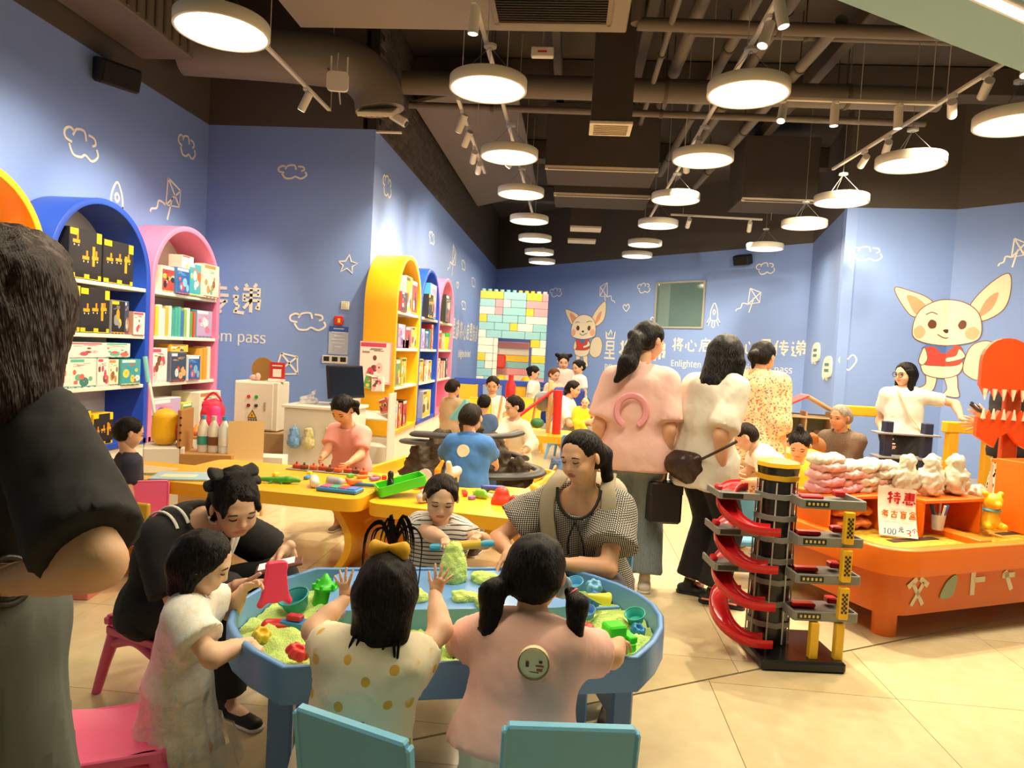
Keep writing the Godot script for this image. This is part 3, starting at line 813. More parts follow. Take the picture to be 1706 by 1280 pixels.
func hair_mat(c) -> StandardMaterial3D:
	return mat(c, 0.5, 0.0, {"metallic_specular": 0.3, "uv1_triplanar": true, "uv1_scale": Vector3(9, 0.9, 9), "normal_enabled": true, "normal_texture": ntex(0.09, 256, true, 6.0, null, 21), "normal_scale": 0.9, "albedo_texture": ntex(0.06, 256, false, 1.0, [Color(0.55, 0.5, 0.46), Color(1, 1, 1)], 22)})
var SKINV := Color(1, 1, 1)
func lin(c) -> Color:
	if c is String: c = hx(c)
	return c.srgb_to_linear()
# cfg keys: at yaw h hh head(yaw,pitch,roll) pel neck lh rh lp rp lf rf kp ; skin top bottom shoes hair lod hands(curl..)
func person(label: String, g: Dictionary) -> Node3D:
	var H: float = g.h
	var kid: bool = g.get("kid", false)
	var P0 := thing("person", label, "person", g.at, g.get("yaw", 0.0), g.get("group", ""))
	var inv := Transform3D(Basis(Vector3.UP, deg_to_rad(g.get("yaw", 0.0))), g.at).affine_inverse()
	var wl := func(k: String, d: Vector3) -> Vector3: return inv * (g[k] as Vector3) if g.has(k) else d
	var hh: float = g.get("hh", H * (0.19 if kid else 0.137))
	var lod: int = g.get("lod", 1)           # 0 close, 1 middle, 2 far
	var bw: float = g.get("build", 1.0)
	var u: float = H / 1.65 if not kid else H / 1.35
	var pel: Vector3 = wl.call("pel", Vector3(0, (0.52 if not kid else 0.46) * H, 0))
	var neck: Vector3 = wl.call("neck", Vector3(0, (0.825 * H if not kid else H - hh * 1.12), -0.01))
	var hd: Vector3 = g.get("head", Vector3.ZERO)
	var up := (neck - pel).normalized()
	var side := Vector3(1, 0, 0).rotated(Vector3.UP, deg_to_rad(g.get("twist", 0.0)))
	side = (side - up * side.dot(up)).normalized()
	side = side.rotated(side.cross(up).normalized(), deg_to_rad(g.get("tilt", 0.0)))
	var hside := Vector3(1, 0, 0)
	var fwd := side.cross(up).normalized()
	var sw: float = g.get("sw", (0.098 if not kid else 0.108) * H)
	var shl := neck + side * sw - up * 0.045 * H
	var shr := neck - side * sw - up * 0.045 * H
	var HB := Basis.from_euler(Vector3(deg_to_rad(hd.y), deg_to_rad(hd.x), deg_to_rad(hd.z)))
	var hc: Vector3 = wl.call("headpos", neck + up * hh * 0.12 + HB.y * hh * 0.5 + HB.z * hh * 0.12)
	var la := (0.178 if not kid else 0.165) * H
	var lf2 := (0.15 if not kid else 0.135) * H
	var HL := (0.108 if not kid else 0.1) * H
	var down := Vector3(0, -1, 0)
	var wlh: Vector3 = ikend(shl, wl.call("lh", shl + down * (la + lf2) * 0.97 + side * 0.04 * H + Vector3(0, 0, 0.02)), (la + lf2) * 0.999)
	var wrh: Vector3 = ikend(shr, wl.call("rh", shr + down * (la + lf2) * 0.97 - side * 0.04 * H + Vector3(0, 0, 0.02)), (la + lf2) * 0.999)
	var el := ik(shl, wlh, la, lf2, g.get("lp", Vector3(0.3, -0.2, -1)))
	var er := ik(shr, wrh, la, lf2, g.get("rp", Vector3(-0.3, -0.2, -1)))
	var hw := (0.052 if not kid else 0.05) * H
	var hpl := pel + hside * hw
	var hpr := pel - hside * hw
	var lt := (0.245 if not kid else 0.215) * H
	var ls := (0.24 if not kid else 0.2) * H
	var anl: Vector3 = ikend(hpl, wl.call("lf", Vector3(hw * 1.1, 0.05 * H, 0)), (lt + ls) * 0.999)
	var anr: Vector3 = ikend(hpr, wl.call("rf", Vector3(-hw * 1.1, 0.05 * H, 0)), (lt + ls) * 0.999)
	var kl := ik(hpl, anl, lt, ls, g.get("lk", g.get("kp", Vector3(0, 0, 1))))
	var kr := ik(hpr, anr, lt, ls, g.get("rk", g.get("kp", Vector3(0, 0, 1))))
	var mid: Vector3 = pel.lerp(neck, 0.5) + fwd * g.get("hunch", 0.0) * -1.0
	var ch: Vector3 = pel.lerp(neck, 0.78) + fwd * g.get("hunch", 0.0) * -0.6
	# --- body
	var C: float = [0.0145, 0.0175, 0.025][lod] * (1.0 if not kid else 0.8)
	var B := [cap(hpl, hpr, 0.082 * u * bw, 0.082 * u * bw, 0.05), cap(pel + up * 0.04, mid, 0.085 * u * bw, 0.085 * u * bw, 0.05, side, 1.35), cap(mid, ch, 0.085 * u * bw, 0.09 * u * bw, 0.05, side, 1.4), cap(shl - side * 0.02, neck - up * 0.015 * H, 0.045 * u, 0.045 * u, 0.05), cap(shr + side * 0.02, neck - up * 0.015 * H, 0.045 * u, 0.045 * u, 0.05)]
	B.append(cap(neck - up * 0.03, hc - HB.y * hh * 0.3 - HB.z * hh * 0.1, 0.052 * u if not kid else 0.2 * hh, 0.05 * u if not kid else 0.2 * hh, 0.03))
	for a in [[shl, el, wlh], [shr, er, wrh]]:
		B.append(cap(a[0], a[1], 0.046 * u * bw, 0.038 * u * bw, 0.03)); B.append(cap(a[1], a[2], 0.038 * u * bw, 0.025 * u * bw, 0.02))
		B.append(cap(a[1].lerp(a[2], 0.1), a[1].lerp(a[2], 0.5), 0.039 * u * bw, 0.034 * u * bw, 0.02))
	if not g.get("nolegs", false):
		for a in [[hpl, kl, anl], [hpr, kr, anr]]:
			B.append(cap(a[0], a[1], 0.075 * u * bw, 0.052 * u * bw, 0.04)); B.append(cap(a[1], a[2], 0.05 * u * bw, 0.034 * u * bw, 0.02))
			B.append(cap(a[1].lerp(a[2], 0.15) - fwd * 0.01, a[1].lerp(a[2], 0.45) - fwd * 0.012, 0.05 * u * bw, 0.046 * u * bw, 0.03))
			B.append(cap(a[2] - Vector3(0, 0.02 * H, 0), a[2] + Vector3(0, -0.028 * H, 0.06 * H), 0.03 * u, 0.024 * u, 0.02))
	var meshes := [nets(B, C)]
	var sk := lin(g.get("skin", "e0b08e"))
	# --- head
	var fine: bool = g.get("face", lod == 0)
	var hm := nets(head_prims(hc, HB, hh, fine), hh * (0.022 if fine else [0.035, 0.04, 0.055][lod]))
	var hcol := PackedColorArray()
	var ib := HB.inverse()
	var lipc := lin(g.get("lips", "c07868"))
	for p in hm[0]:
		var q: Vector3 = ib * (p - hc) / hh
		var c := sk
		if q.z > 0.28:
			var le := Vector2(q.x / 0.1, (q.y + 0.258) / 0.05).length()
			c = c.lerp(lipc, clampf((1.08 - le) * 5.0, 0.0, 1.0))
		hcol.append(c)
	hm[3] = hcol
	meshes.append(hm)
	# --- hands
	var hn: Dictionary = g.get("hands", {})
	for i in 2:
		var wr: Vector3 = [wlh, wrh][i]
		var eb: Vector3 = [el, er][i]
		var o: Array = hn.get("lr"[i], [])
		var f: Vector3 = (wr - eb).normalized()
		var cu := 0.45; var sp := 8.0
		var n := -side * (1.0 if i == 0 else -1.0)
		if o.size() > 0 and o[0] != Vector3.ZERO: f = inv.basis * (o[0] as Vector3)
		if o.size() > 1: n = inv.basis * (o[1] as Vector3)
		if o.size() > 2: cu = o[2]
		if o.size() > 3: sp = o[3]
		var th: Vector3 = fwd
		if o.size() > 4: th = inv.basis * (o[4] as Vector3)
		meshes.append(nets(hand_prims(wr, f, n, th, HL, cu, sp), HL * [0.023, 0.03, 0.045][lod]))
	for m in meshes:
		if m[3] == null:
			var cc := PackedColorArray(); cc.resize(m[0].size()); cc.fill(sk); m[3] = cc
	part(P0, "body", join(meshes), vmat(0.52))
	# --- face
	var q := func(x, y, z): return hc + HB * (Vector3(x, y, z) * hh)
	if g.get("showface", true):
		var dk := mat("1c1411", 0.35)
		var gaze: float = g.get("lids", 0.0)
		for s in [-1.0, 1.0]:
			var L := PackedVector3Array()
			for k in 7:
				var t := k / 6.0 * 2.0 - 1.0
				L.append(q.call(s * (0.145 + t * 0.07), 0.012 - 0.03 * t * t * (1 if gaze < 0.5 else -0.6) - (0.02 if gaze > 0.5 else -0.008), 0.366 - 0.03 * t * t - (t * 0.012)))
			part(P0, "eyelid_line", MB.new().tube(L, PackedFloat32Array([0.005 * hh, 0.013 * hh, 0.014 * hh, 0.014 * hh, 0.014 * hh, 0.013 * hh, 0.005 * hh]), 6).mesh(), dk)
			if gaze < 0.5:
				var ey := part(P0, "eye", MB.new().ball(q.call(s * 0.145, 0.0, 0.318), Vector3(0.055, 0.034, 0.05) * hh, 10).mesh(), mat("ded5cc", 0.3))
				part(ey, "iris", MB.new().ball(q.call(s * 0.145, 0.0, 0.352), Vector3(0.03, 0.03, 0.02) * hh, 8).mesh(), dk)
			var bl := PackedVector3Array()
			for k in 6:
				var t := k / 5.0 * 2.0 - 1.0
				bl.append(q.call(s * (0.15 + t * 0.085), 0.105 - 0.022 * t * t - 0.008 * t, 0.368 - 0.025 * t * t - 0.02 * t))
			part(P0, "eyebrow", MB.new().tube(bl, PackedFloat32Array([0.012 * hh, 0.016 * hh, 0.016 * hh, 0.014 * hh, 0.011 * hh, 0.005 * hh]), 6).mesh(), mat(g.get("brow", "33241c"), 0.7))
		part(P0, "mouth_line", MB.new().tube(PackedVector3Array([q.call(-0.095, -0.258, 0.318), q.call(-0.04, -0.262, 0.362), q.call(0.04, -0.262, 0.362), q.call(0.095, -0.258, 0.318)]), PackedFloat32Array([0.004 * hh, 0.007 * hh, 0.007 * hh, 0.004 * hh]), 6).mesh(), mat("6e2f2c", 0.5))
	# --- clothes
	var wn := vnoise(7.0, 11, FastNoiseLite.TYPE_SIMPLEX_SMOOTH, 3)
	var GC: float = C * 0.95
	if g.has("top"):
		var t: Dictionary = g.top
		var ea: float = t.get("ease", 0.022) * u
		var sl: float = t.get("sl", 0.75)
		var hem: float = t.get("hem", 0.1) * u
		var hemp: Vector3 = pel - up * hem
		if t.has("hemdir"): hemp = pel + (t.hemdir as Vector3).normalized() * hem
		var fl: float = t.get("flare", 0.02)
		var lw: float = t.get("lat", 1.38)
		var T := [cap(mid, ch, 0.087 * u * bw + ea, 0.092 * u * bw + ea, 0.05, side, lw), cap(shl - side * 0.03, neck - up * 0.012 * H, 0.046 * u + ea * 0.45, 0.05 * u + ea * 0.3, 0.05), cap(shr + side * 0.03, neck - up * 0.012 * H, 0.046 * u + ea * 0.45, 0.05 * u + ea * 0.3, 0.05)]
		if (hemp - mid).length() > 0.02:
			T.append(cap(mid, hemp, 0.088 * u * bw + ea, 0.09 * u * bw + ea + fl, 0.05, side, lw, true))
			if t.get("hips", true): T.append(cap(hpl.lerp(pel, 0.2), hpr.lerp(pel, 0.2), 0.1 * u * bw + ea, 0.1 * u * bw + ea, 0.05))
		for a in [[shl, el, wlh], [shr, er, wrh]]:
			var se: float = t.get("sease", 0.02) * u
			if sl <= 1.0: T.append(cap(a[0], a[0].lerp(a[1], sl), 0.05 * u * bw + se, 0.042 * u * bw + se * t.get("sflare", 1.3), 0.045, Vector3.ZERO, 1.0, true))
			else:
				T.append(cap(a[0], a[1], 0.05 * u * bw + se, 0.042 * u * bw + se, 0.04)); T.append(cap(a[1], a[1].lerp(a[2], sl - 1.0), 0.042 * u * bw + se, 0.034 * u * bw + se * t.get("sflare", 1.0), 0.03, Vector3.ZERO, 1.0, true))
		var nr: float = t.get("neck", 0.058) * u
		var nd: Vector3 = (hc - neck).normalized()
		T.append(cap(neck + fwd * t.get("scoop", 0.012) + up * 0.01 * u, neck + nd * 0.2 + fwd * t.get("scoop", 0.012), nr, nr * 1.3, 0.012, side, 1.15, false, true))
		var cuts := []
		if (hemp - mid).length() > 0.02: cuts.append([hemp, t.get("hemn", hemp - mid)])
		if t.has("cutters"):
			for ct in t.cutters: cuts.append([inv * (ct[0] as Vector3), inv.basis * (ct[1] as Vector3), ct[2] if ct.size() > 2 else 9.0])
		part(P0, t.get("name", "shirt"), join([nets(T, GC, cuts, wn, t.get("fold", 0.007), t.get("fdir", Vector3(1, 0.8, 1)))]), t.m)
	if g.has("bottom"):
		var t: Dictionary = g.bottom
		var ea: float = t.get("ease", 0.016) * u
		var kind: String = t.get("kind", "trousers")
		var T := []
		var cuts := []
		if kind == "skirt":
			var he: Vector3 = wl.call("hem", pel - Vector3(0, t.get("len", 0.35), 0))
			T.append(cap(pel + up * 0.1 * u, he, 0.088 * u * bw + ea, 0.1 * u + t.get("flare", 0.1), 0.04, side, t.get("lat", 1.3), true))
			if t.get("hips", true): T.append(cap(hpl, hpr, 0.09 * u * bw + ea, 0.09 * u * bw + ea, 0.05))
			cuts.append([he, he - pel])
		else:
			T.append(cap(hpl, hpr, 0.088 * u * bw + ea, 0.088 * u * bw + ea, 0.05)); T.append(cap(pel, pel + up * 0.09 * u, 0.08 * u * bw + ea, 0.078 * u * bw + ea, 0.05, side, 1.3, true))
			var ln: float = t.get("len", 1.95)
			var fl: float = t.get("flare", 1.0)
			for a in [[hpl, kl, anl], [hpr, kr, anr]]:
				if ln <= 1.0: T.append(cap(a[0], a[0].lerp(a[1], ln), 0.08 * u * bw + ea, 0.064 * u * bw + ea * 1.2, 0.035, Vector3.ZERO, 1.0, true))
				else:
					T.append(cap(a[0], a[1], 0.08 * u * bw + ea, 0.058 * u * bw + ea, 0.03)); T.append(cap(a[1], a[1].lerp(a[2], ln - 1.0), 0.058 * u * bw + ea, (0.044 * u * bw + ea) * fl, 0.02, Vector3.ZERO, 1.0, true))
		part(P0, t.get("name", kind), join([nets(T, GC, cuts, wn, t.get("fold", 0.006), t.get("fdir", Vector3(1, 0.6, 1)))]), t.m)
	if g.has("shoes"):
		for a in [[anl, kl], [anr, kr]]:
			var fd: Vector3 = Vector3(0, 0, 1)
			if g.has("footdir"): fd = (inv.basis * (g.footdir as Vector3)).normalized()
			var b: Vector3 = a[0]; b.y = maxf(b.y - 0.045 * H, 0.03 * u)
			if g.get("feetup", false): b = a[0] - Vector3(0, 0.03 * H, 0)
			var sd := fd.cross(Vector3.UP)
			var so := part(P0, "shoe", join([nets([cap(b - fd * 0.028 * H, b + fd * 0.098 * H - Vector3(0, 0.006 * H, 0), 0.03 * u, 0.024 * u, 0.02, sd, 1.3), cap(b, b + Vector3(0, 0.03 * H, 0), 0.034 * u, 0.036 * u, 0.02)], 0.009, [[b - Vector3(0, 0.026 * u, 0), Vector3(0, -1, 0)]])]), mat(g.shoes, 0.6))
			part(so, "sole", join([nets([cap(b - fd * 0.03 * H - Vector3(0, 0.02 * u, 0), b + fd * 0.1 * H - Vector3(0, 0.02 * u, 0), 0.032 * u, 0.028 * u, 0.01, sd, 1.3)], 0.009, [[b - Vector3(0, 0.03 * u, 0), Vector3(0, -1, 0)], [b - Vector3(0, 0.014 * u, 0), Vector3(0, 1, 0)]])]), mat(g.get("sole", "d8d2c6"), 0.7))
	# --- hair
	if g.has("hair"):
		var t: Dictionary = g.hair
		var th: float = t.get("th", 1.0)
		var T := [ell(q.call(0, 0.135, -0.075), Vector3(0.40, 0.405, 0.455) * hh * th, HB, 0.03)]
		if t.get("nape", true): T.append(cap(q.call(-0.16, -0.1, -0.28), q.call(0.16, -0.1, -0.28), 0.2 * hh, 0.2 * hh, 0.05))
		for s in t.get("extra", []):   # head space: [x,y,z, x,y,z, r0, r1, lateral]
			T.append(cap(q.call(s[0], s[1], s[2]), q.call(s[3], s[4], s[5]), s[6] * hh, s[7] * hh, 0.12 * hh, HB.x, s[8] if s.size() > 8 else 1.0))
		var fc: float = t.get("hairline", 0.0)
		if t.get("faceopen", true):
			T.append(ell(q.call(0, -0.16 + fc, 0.4), Vector3(t.get("fw", 0.31), 0.44, 0.38) * hh, HB, 0.03, true))
			if not t.get("coverears", false):
				for s in [-1.0, 1.0]: T.append(ell(q.call(s * 0.44, -0.12, 0.02), Vector3(0.12, 0.2, 0.16) * hh, HB, 0.03, true))
		for s in t.get("fall", []):    # world space: [p, p, r0, r1, stretch, axis]
			T.append(cap(inv * (s[0] as Vector3), inv * (s[1] as Vector3), s[2], s[3], s[6] if s.size() > 6 else 0.02, (inv.basis * (s[5] as Vector3)).normalized() if s.size() > 5 else hside, s[4] if s.size() > 4 else 1.0))
		HN.seed = 31; HN.frequency = 1.0; HN.fractal_octaves = 3
		part(P0, "hair", join([nets(T, [0.0085, 0.011, 0.015][lod], [], HN, t.get("amp", 0.006), Vector3(26, 3.5, 26))]), hair_mat(t.get("c", "1b1412")))
	J[P0] = ({"shl": shl, "shr": shr, "el": el, "er": er, "lh": wlh, "rh": wrh, "pel": pel, "neck": neck, "hc": hc, "HB": HB, "hh": hh, "u": u, "up": up, "side": side, "fwd": fwd, "ch": ch, "mid": mid, "inv": inv})
	return P0
# ---------------------------------------------------------------- print textures for cloth
func pat(kind: String, period: float, rough := 0.85) -> StandardMaterial3D:
	var key := "pat" + kind
	if MC.has(key): return MC[key]
	var n := 256
	var im := Image.create(n, n, false, Image.FORMAT_RGB8)
	var rg := RandomNumberGenerator.new(); rg.seed = hash(kind) % 1000
	if kind == "stripe":
		im.fill(hx("ece7df"))
		for k in 4: im.fill_rect(Rect2i(0, k * 64, n, 17), hx("343b4a"))
	elif kind == "gingham":
		im.fill(hx("e6dfd0"))
		for k in 8:
			for j in 8:
				im.fill_rect(Rect2i(k * 32, j * 32, 32, 16), hx("4e4a46") if true else hx(""))
				im.fill_rect(Rect2i(k * 32, j * 32, 16, 32), hx("4e4a46"))
				im.fill_rect(Rect2i(k * 32, j * 32, 16, 16), hx("1b1a1c"))
	elif kind == "orange":
		im.fill(hx("f3e6c6"))
		for d in [[40, 40, 15], [150, 30, 13], [95, 110, 14], [210, 100, 22], [30, 170, 13], [140, 190, 15], [220, 220, 14]]:
			for x in n:
				for y in n:
					if Vector2(x - d[0], (y - d[1])).length() < d[2]: im.set_pixel(x, y, hx("e6b244"))
			if d[2] > 20:
				im.fill_rect(Rect2i(d[0] - 8, d[1] - 5, 3, 4), hx("7d4a1c")); im.fill_rect(Rect2i(d[0] + 6, d[1] - 5, 3, 4), hx("7d4a1c"))
				im.fill_rect(Rect2i(d[0] - 6, d[1] + 7, 13, 2), hx("7d4a1c")); im.fill_rect(Rect2i(d[0] + 2, d[1] - d[2] - 5, 11, 6), hx("52684e"))
	elif kind == "floral":
		im.fill(hx("e9cf9e"))
		var cs := ["d9683c", "e79a4a", "c2443e", "8fa06a", "f0dfb8", "e8b7a0", "6f8d86", "d84f55"]
		for k in 420:
			var p := Vector2i(rg.randi() % n, rg.randi() % n)
			im.fill_rect(Rect2i(p, Vector2i(3 + rg.randi() % 9, 3 + rg.randi() % 10)), hx(cs[rg.randi() % 8]))
	elif kind == "leopard":
		im.fill(hx("efe6d4"))
		for k in 60:
			var c := Vector2(rg.randi() % n, rg.randi() % n); var r := 9.0 + rg.randf() * 8
			for x in range(-18, 19):
				for y in range(-18, 19):
					if Vector2(x * 1.3, y).length() < r: im.set_pixel(posmod(int(c.x) + x, n), posmod(int(c.y) + y, n), hx("1d1a18"))
	elif kind == "jean":
		im.fill(hx("6d7a80"))
		for k in 1400:
			im.fill_rect(Rect2i(rg.randi() % n, rg.randi() % n, 1, 6 + rg.randi() % 30), hx(["77858a", "626f75", "7f8b8e"][rg.randi() % 3]))
	elif kind == "brownpat":
		im.fill(hx("6b5a4a"))
		for k in 260: im.fill_rect(Rect2i(rg.randi() % n, rg.randi() % n, 8, 5), hx(["4b3d33", "8a7460", "5d4c3f"][rg.randi() % 3]))
	elif kind == "lace":
		im.fill(hx("efeadf"))
		for k in 130:
			var c := Vector2(rg.randi() % n, rg.randi() % n)
			var col := hx(["dfe0d2", "f5f2ea", "d9dfdf", "e8e0c0"][rg.randi() % 4])
			for a in 10:
				var e := c + Vector2.from_angle(a * 0.7) * (3 + a)
				im.fill_rect(Rect2i(posmod(int(e.x), n - 6), posmod(int(e.y), n - 6), 5, 5), col)
	var m := StandardMaterial3D.new()
	m.albedo_texture = img_tex(im); m.roughness = rough
	m.uv1_triplanar = true; m.uv1_scale = Vector3.ONE / period
	m.uv1_triplanar_sharpness = 8.0
	MC[key] = m
	return m
func v(x: float, y: float, z: float) -> Vector3: return Vector3(x, y, z)
# a small ring or band placed on a person's arm or hair, in the person's own space
func ringmesh(c: Vector3, ax: Vector3, r: float, t: float) -> ArrayMesh:
	var p := PackedVector3Array()
	var x := ax.cross(Vector3(0.3, 1, 0.2)).normalized(); var y := ax.normalized().cross(x)
	for k in 21: p.append(c + (x * cos(TAU * k / 20) + y * sin(TAU * k / 20)) * r)
	return MB.new().tube(p, PackedFloat32Array([t]), 6, false).mesh()
func strands(o: Node3D, base: Vector3, tips: Array, r: float, c := "1b1412", bend := Vector3.ZERO) -> void:
	var b := MB.new()
	for t in tips:
		var m: Vector3 = (base + t) / 2 + bend
		b.tube(spline([base, m, t], 5), PackedFloat32Array([r, r, r, r * 0.9, r * 0.9, r * 0.8, r * 0.7, r * 0.6, r * 0.5, r * 0.4, r * 0.15]), 5)
	var s := part(o, "hair_strands", b.mesh(), hair_mat(c))
	s.set_meta("kind", "stuff")
func near_people() -> void:
	var o: Node3D
	var j: Dictionary
	# woman in black at the very front
	o = person("woman in black tee and grey trousers, hand on hip, long brown hair", {"at": v(-0.93, 0, -1.12), "yaw": 160.0, "h": 1.64, "lod": 0, "face": false, "build": 1.0, "head": Vector3(-28, 6, 0), "headpos": v(-1.02, 1.475, -1.2), "pel": v(-1.05, 0.9, -1.1), "neck": v(-1.02, 1.33, -1.14), "rh": v(-0.9, 1.0, -1.03), "rp": Vector3(-1, -0.25, -0.1), "lh": v(-1.2, 0.85, -1.2), "sw": 0.16,
		"hands": {"r": [v(-0.5, -0.45, 0.35), v(-0.4, 0.4, -0.8), 0.35, 6.0, v(0.1, 1, 0)]}, "skin": "e0b088", "top": {"m": cloth("1d1b1b", 5.0), "sl": 0.88, "sease": 0.022, "sflare": 1.7, "hem": -0.06, "hips": false, "ease": 0.024, "flare": 0.0, "fold": 0.01}, "bottom": {"m": cloth("5d6058", 4.0), "ease": 0.04, "flare": 1.5, "fold": 0.014, "fdir": Vector3(1, 0.25, 1)}, "shoes": "2b2b2b", "showface": true,
		"hair": {"c": "3a271d", "coverears": true, "th": 1.06, "amp": 0.008, "fw": 0.26, "extra": [[0.22, 0.0, 0.1, 0.26, -0.5, 0.08, 0.16, 0.13], [-0.24, 0.0, 0.08, -0.28, -0.5, 0.04, 0.15, 0.12]], "fall": [[v(-1.0, 1.47, -1.12), v(-0.985, 1.3, -1.05), 0.12, 0.115, 1.15], [v(-0.985, 1.3, -1.05), v(-0.97, 1.2, -1.0), 0.115, 0.06, 1.2], [v(-0.93, 1.45, -1.12), v(-0.9, 1.28, -1.05), 0.06, 0.05], [v(-0.9, 1.28, -1.05), v(-0.9, 1.19, -1.02), 0.05, 0.02], [v(-1.05, 1.3, -1.02), v(-1.06, 1.16, -0.98), 0.06, 0.02]]}})
	j = J[o]
	part(o, "bracelet", ringmesh((j.rh as Vector3).lerp(j.er, 0.1), j.rh - j.er, 0.037, 0.006), mat("2a1d18", 0.4))
	# woman with the bow, reading a phone
	o = person("woman with black hair bow and white striped sailor collar, looking down at phone", {"at": v(-1.5, 0, -2.55), "yaw": 66.0, "h": 1.6, "lod": 0, "head": Vector3(-20, 24, 4), "headpos": v(-1.21, 0.785, -2.46), "pel": v(-1.53, 0.34, -2.58), "neck": v(-1.37, 0.72, -2.52), "hunch": 0.06, "lh": v(-1.06, 0.6, -2.6), "rh": v(-1.13, 0.53, -2.35), "lp": Vector3(0.6, -0.5, -0.2), "rp": Vector3(-0.4, -0.9, -0.4), "lf": v(-1.15, 0.08, -2.75), "rf": v(-1.2, 0.08, -2.42), "kp": Vector3(0, 1, 0.6), "lids": 1.0, "skin": "ddaf8f",
		"hands": {"l": [v(-0.5, -0.6, 0.5), v(-0.2, -0.7, 0.5), 0.55, 6.0, v(0, -0.3, 1)], "r": [v(0.9, 0.1, -0.2), v(0, 0.9, -0.3), 0.35, 6.0, v(0, 0.3, 1)]}, "top": {"m": cloth("161516", 5.0), "sl": 0.72, "sease": 0.035, "hem": 0.06, "ease": 0.03, "neck": 0.065, "scoop": 0.03}, "bottom": {"kind": "trousers", "m": cloth("141316", 4.0), "ease": 0.03}, "shoes": "101010",
		"hair": {"c": "181211", "coverears": false, "hairline": 0.0, "fw": 0.3, "amp": 0.007, "extra": [[0, 0.42, -0.18, 0.0, 0.46, -0.28, 0.2, 0.16, 1.5], [0.25, 0.1, 0.28, 0.3, -0.12, 0.33, 0.09, 0.03], [-0.25, 0.1, 0.28, -0.33, -0.15, 0.3, 0.08, 0.025], [-0.33, -0.05, -0.15, -0.25, -0.45, -0.16, 0.1, 0.05]]}})
	j = J[o]
	var B: Basis = j.HB
	var hc: Vector3 = j.hc; var hh: float = j.hh
	for s in [-1.0, 1.0]:
		part(o, "hair_bow", join([nets([cap(hc + B * (Vector3(s * 0.05, 0.5, -0.24) * hh), hc + B * (Vector3(s * 0.34, 0.52, -0.26) * hh), 0.01, 0.017, 0.012, B.z, 2.4), cap(hc + B * (Vector3(s * 0.06, 0.47, -0.22) * hh), hc + B * (Vector3(s * 0.42, 0.3, -0.24) * hh), 0.008, 0.014, 0.012, B.z, 2.2)], 0.007, [], vnoise(14.0), 0.003)]), mat("0f0d0e", 0.7))
	part(o, "earring", MB.new().ball(hc + B * (Vector3(-0.41, -0.16, -0.02) * hh), Vector3.ONE * 0.006).mesh(), mat("f4efe6", 0.2))
	part(o, "hair_band", ringmesh(hc + B * (Vector3(-0.27, -0.36, -0.16) * hh), B.y, 0.016, 0.006), mat("e8e2d4", 0.5))
	for k in 2:
		var rr := 0.0 + 0.022 * k
		var pb := PackedVector3Array()
		for t in 12:
			var a := t / 11.0
			var an := lerpf(-0.6, 2.0, a)
			pb.append((j.shr as Vector3).lerp(j.neck, 0.12 + 0.24 * k) + ((j.up as Vector3) * cos(an) - (j.fwd as Vector3) * sin(an)) * (0.083 + 0.045 * a * a))
		part(o, "collar_stripe", MB.new().tube(pb, PackedFloat32Array([0.007]), 6, true, 0.6).mesh(), mat("ece8e0", 0.7))
		var pf := PackedVector3Array()
		for t in 10:
			var a := t / 9.0
			pf.append((j.neck as Vector3) + (j.side as Vector3) * lerpf(0.12 - rr * 1.2, 0.0, a) + (j.fwd as Vector3) * (0.06 + 0.12 * sqrt(a)) + (j.up as Vector3) * (0.02 - 0.24 * a - rr * 0.4))
		part(o, "collar_stripe", MB.new().tube(pf, PackedFloat32Array([0.008]), 6, true, 0.6).mesh(), mat("ece8e0", 0.7))
	var ph := thing("phone", "phone in open brown case held over the blue table", "phone", v(-1.05, 0.575, -2.45), 20)
	part(ph, "case", rbox(Vector3(0.17, 0.012, 0.085), 0.004), mat("6a3b2b", 0.6), Vector3(0.02, 0, 0), Vector3(0, 0, 12))
	part(ph, "screen", rbox(Vector3(0.13, 0.003, 0.07), 0.001), glow("f2e3cf", 0.5), Vector3(0.01, 0.009, 0), Vector3(0, 0, 12))
	# little girl in the lace dress
	o = person("toddler girl in white lace dress leaning over the blue sand table", {"at": v(-1.1, 0, -1.93), "yaw": 112.0, "h": 0.86, "kid": true, "lod": 0, "face": false, "head": Vector3(-8, 22, 0), "headpos": v(-1.055, 0.735, -1.96), "hh": 0.185, "pel": v(-1.11, 0.37, -1.93), "neck": v(-1.08, 0.64, -1.94), "rh": v(-0.88, 0.535, -1.9), "lh": v(-0.99, 0.62, -2.09), "rp": Vector3(-0.6, -0.3, 0), "lp": Vector3(0.4, -0.6, 0), "skin": "e9bd9c", "build": 1.1, "lids": 1.0,
		"hands": {"r": [v(0.7, -0.5, -0.1), v(0, -1, -0.1), 0.7, 6.0, v(0.2, 0, -1)], "l": [v(0.8, 0.35, -0.2), v(0.3, -0.5, 0.6), 0.6, 6.0, v(0.4, 0.7, 0)]}, "top": {"name": "bodice", "m": pat("lace", 0.16), "sl": 0.62, "sease": 0.035, "sflare": 1.9, "hem": 0.0, "ease": 0.014, "neck": 0.05, "fold": 0.004}, "bottom": {"kind": "skirt", "name": "skirt", "m": pat("lace", 0.16), "len": 0.27, "flare": 0.085, "ease": 0.016, "lat": 1.2, "fold": 0.016, "fdir": Vector3(3.4, 0.2, 3.4)}, "shoes": "dcd6cc",
		"hair": {"c": "17110f", "coverears": true, "fw": 0.28, "hairline": -0.02, "extra": [[-0.3, 0.0, -0.05, -0.3, -0.42, -0.02, 0.14, 0.09], [0.3, 0.0, -0.05, 0.3, -0.42, -0.02, 0.14, 0.09], [-0.15, -0.1, -0.3, -0.15, -0.52, -0.22, 0.2, 0.12], [0.15, -0.1, -0.3, 0.15, -0.52, -0.22, 0.2, 0.12]]}})
	j = J[o]
	var fr := []
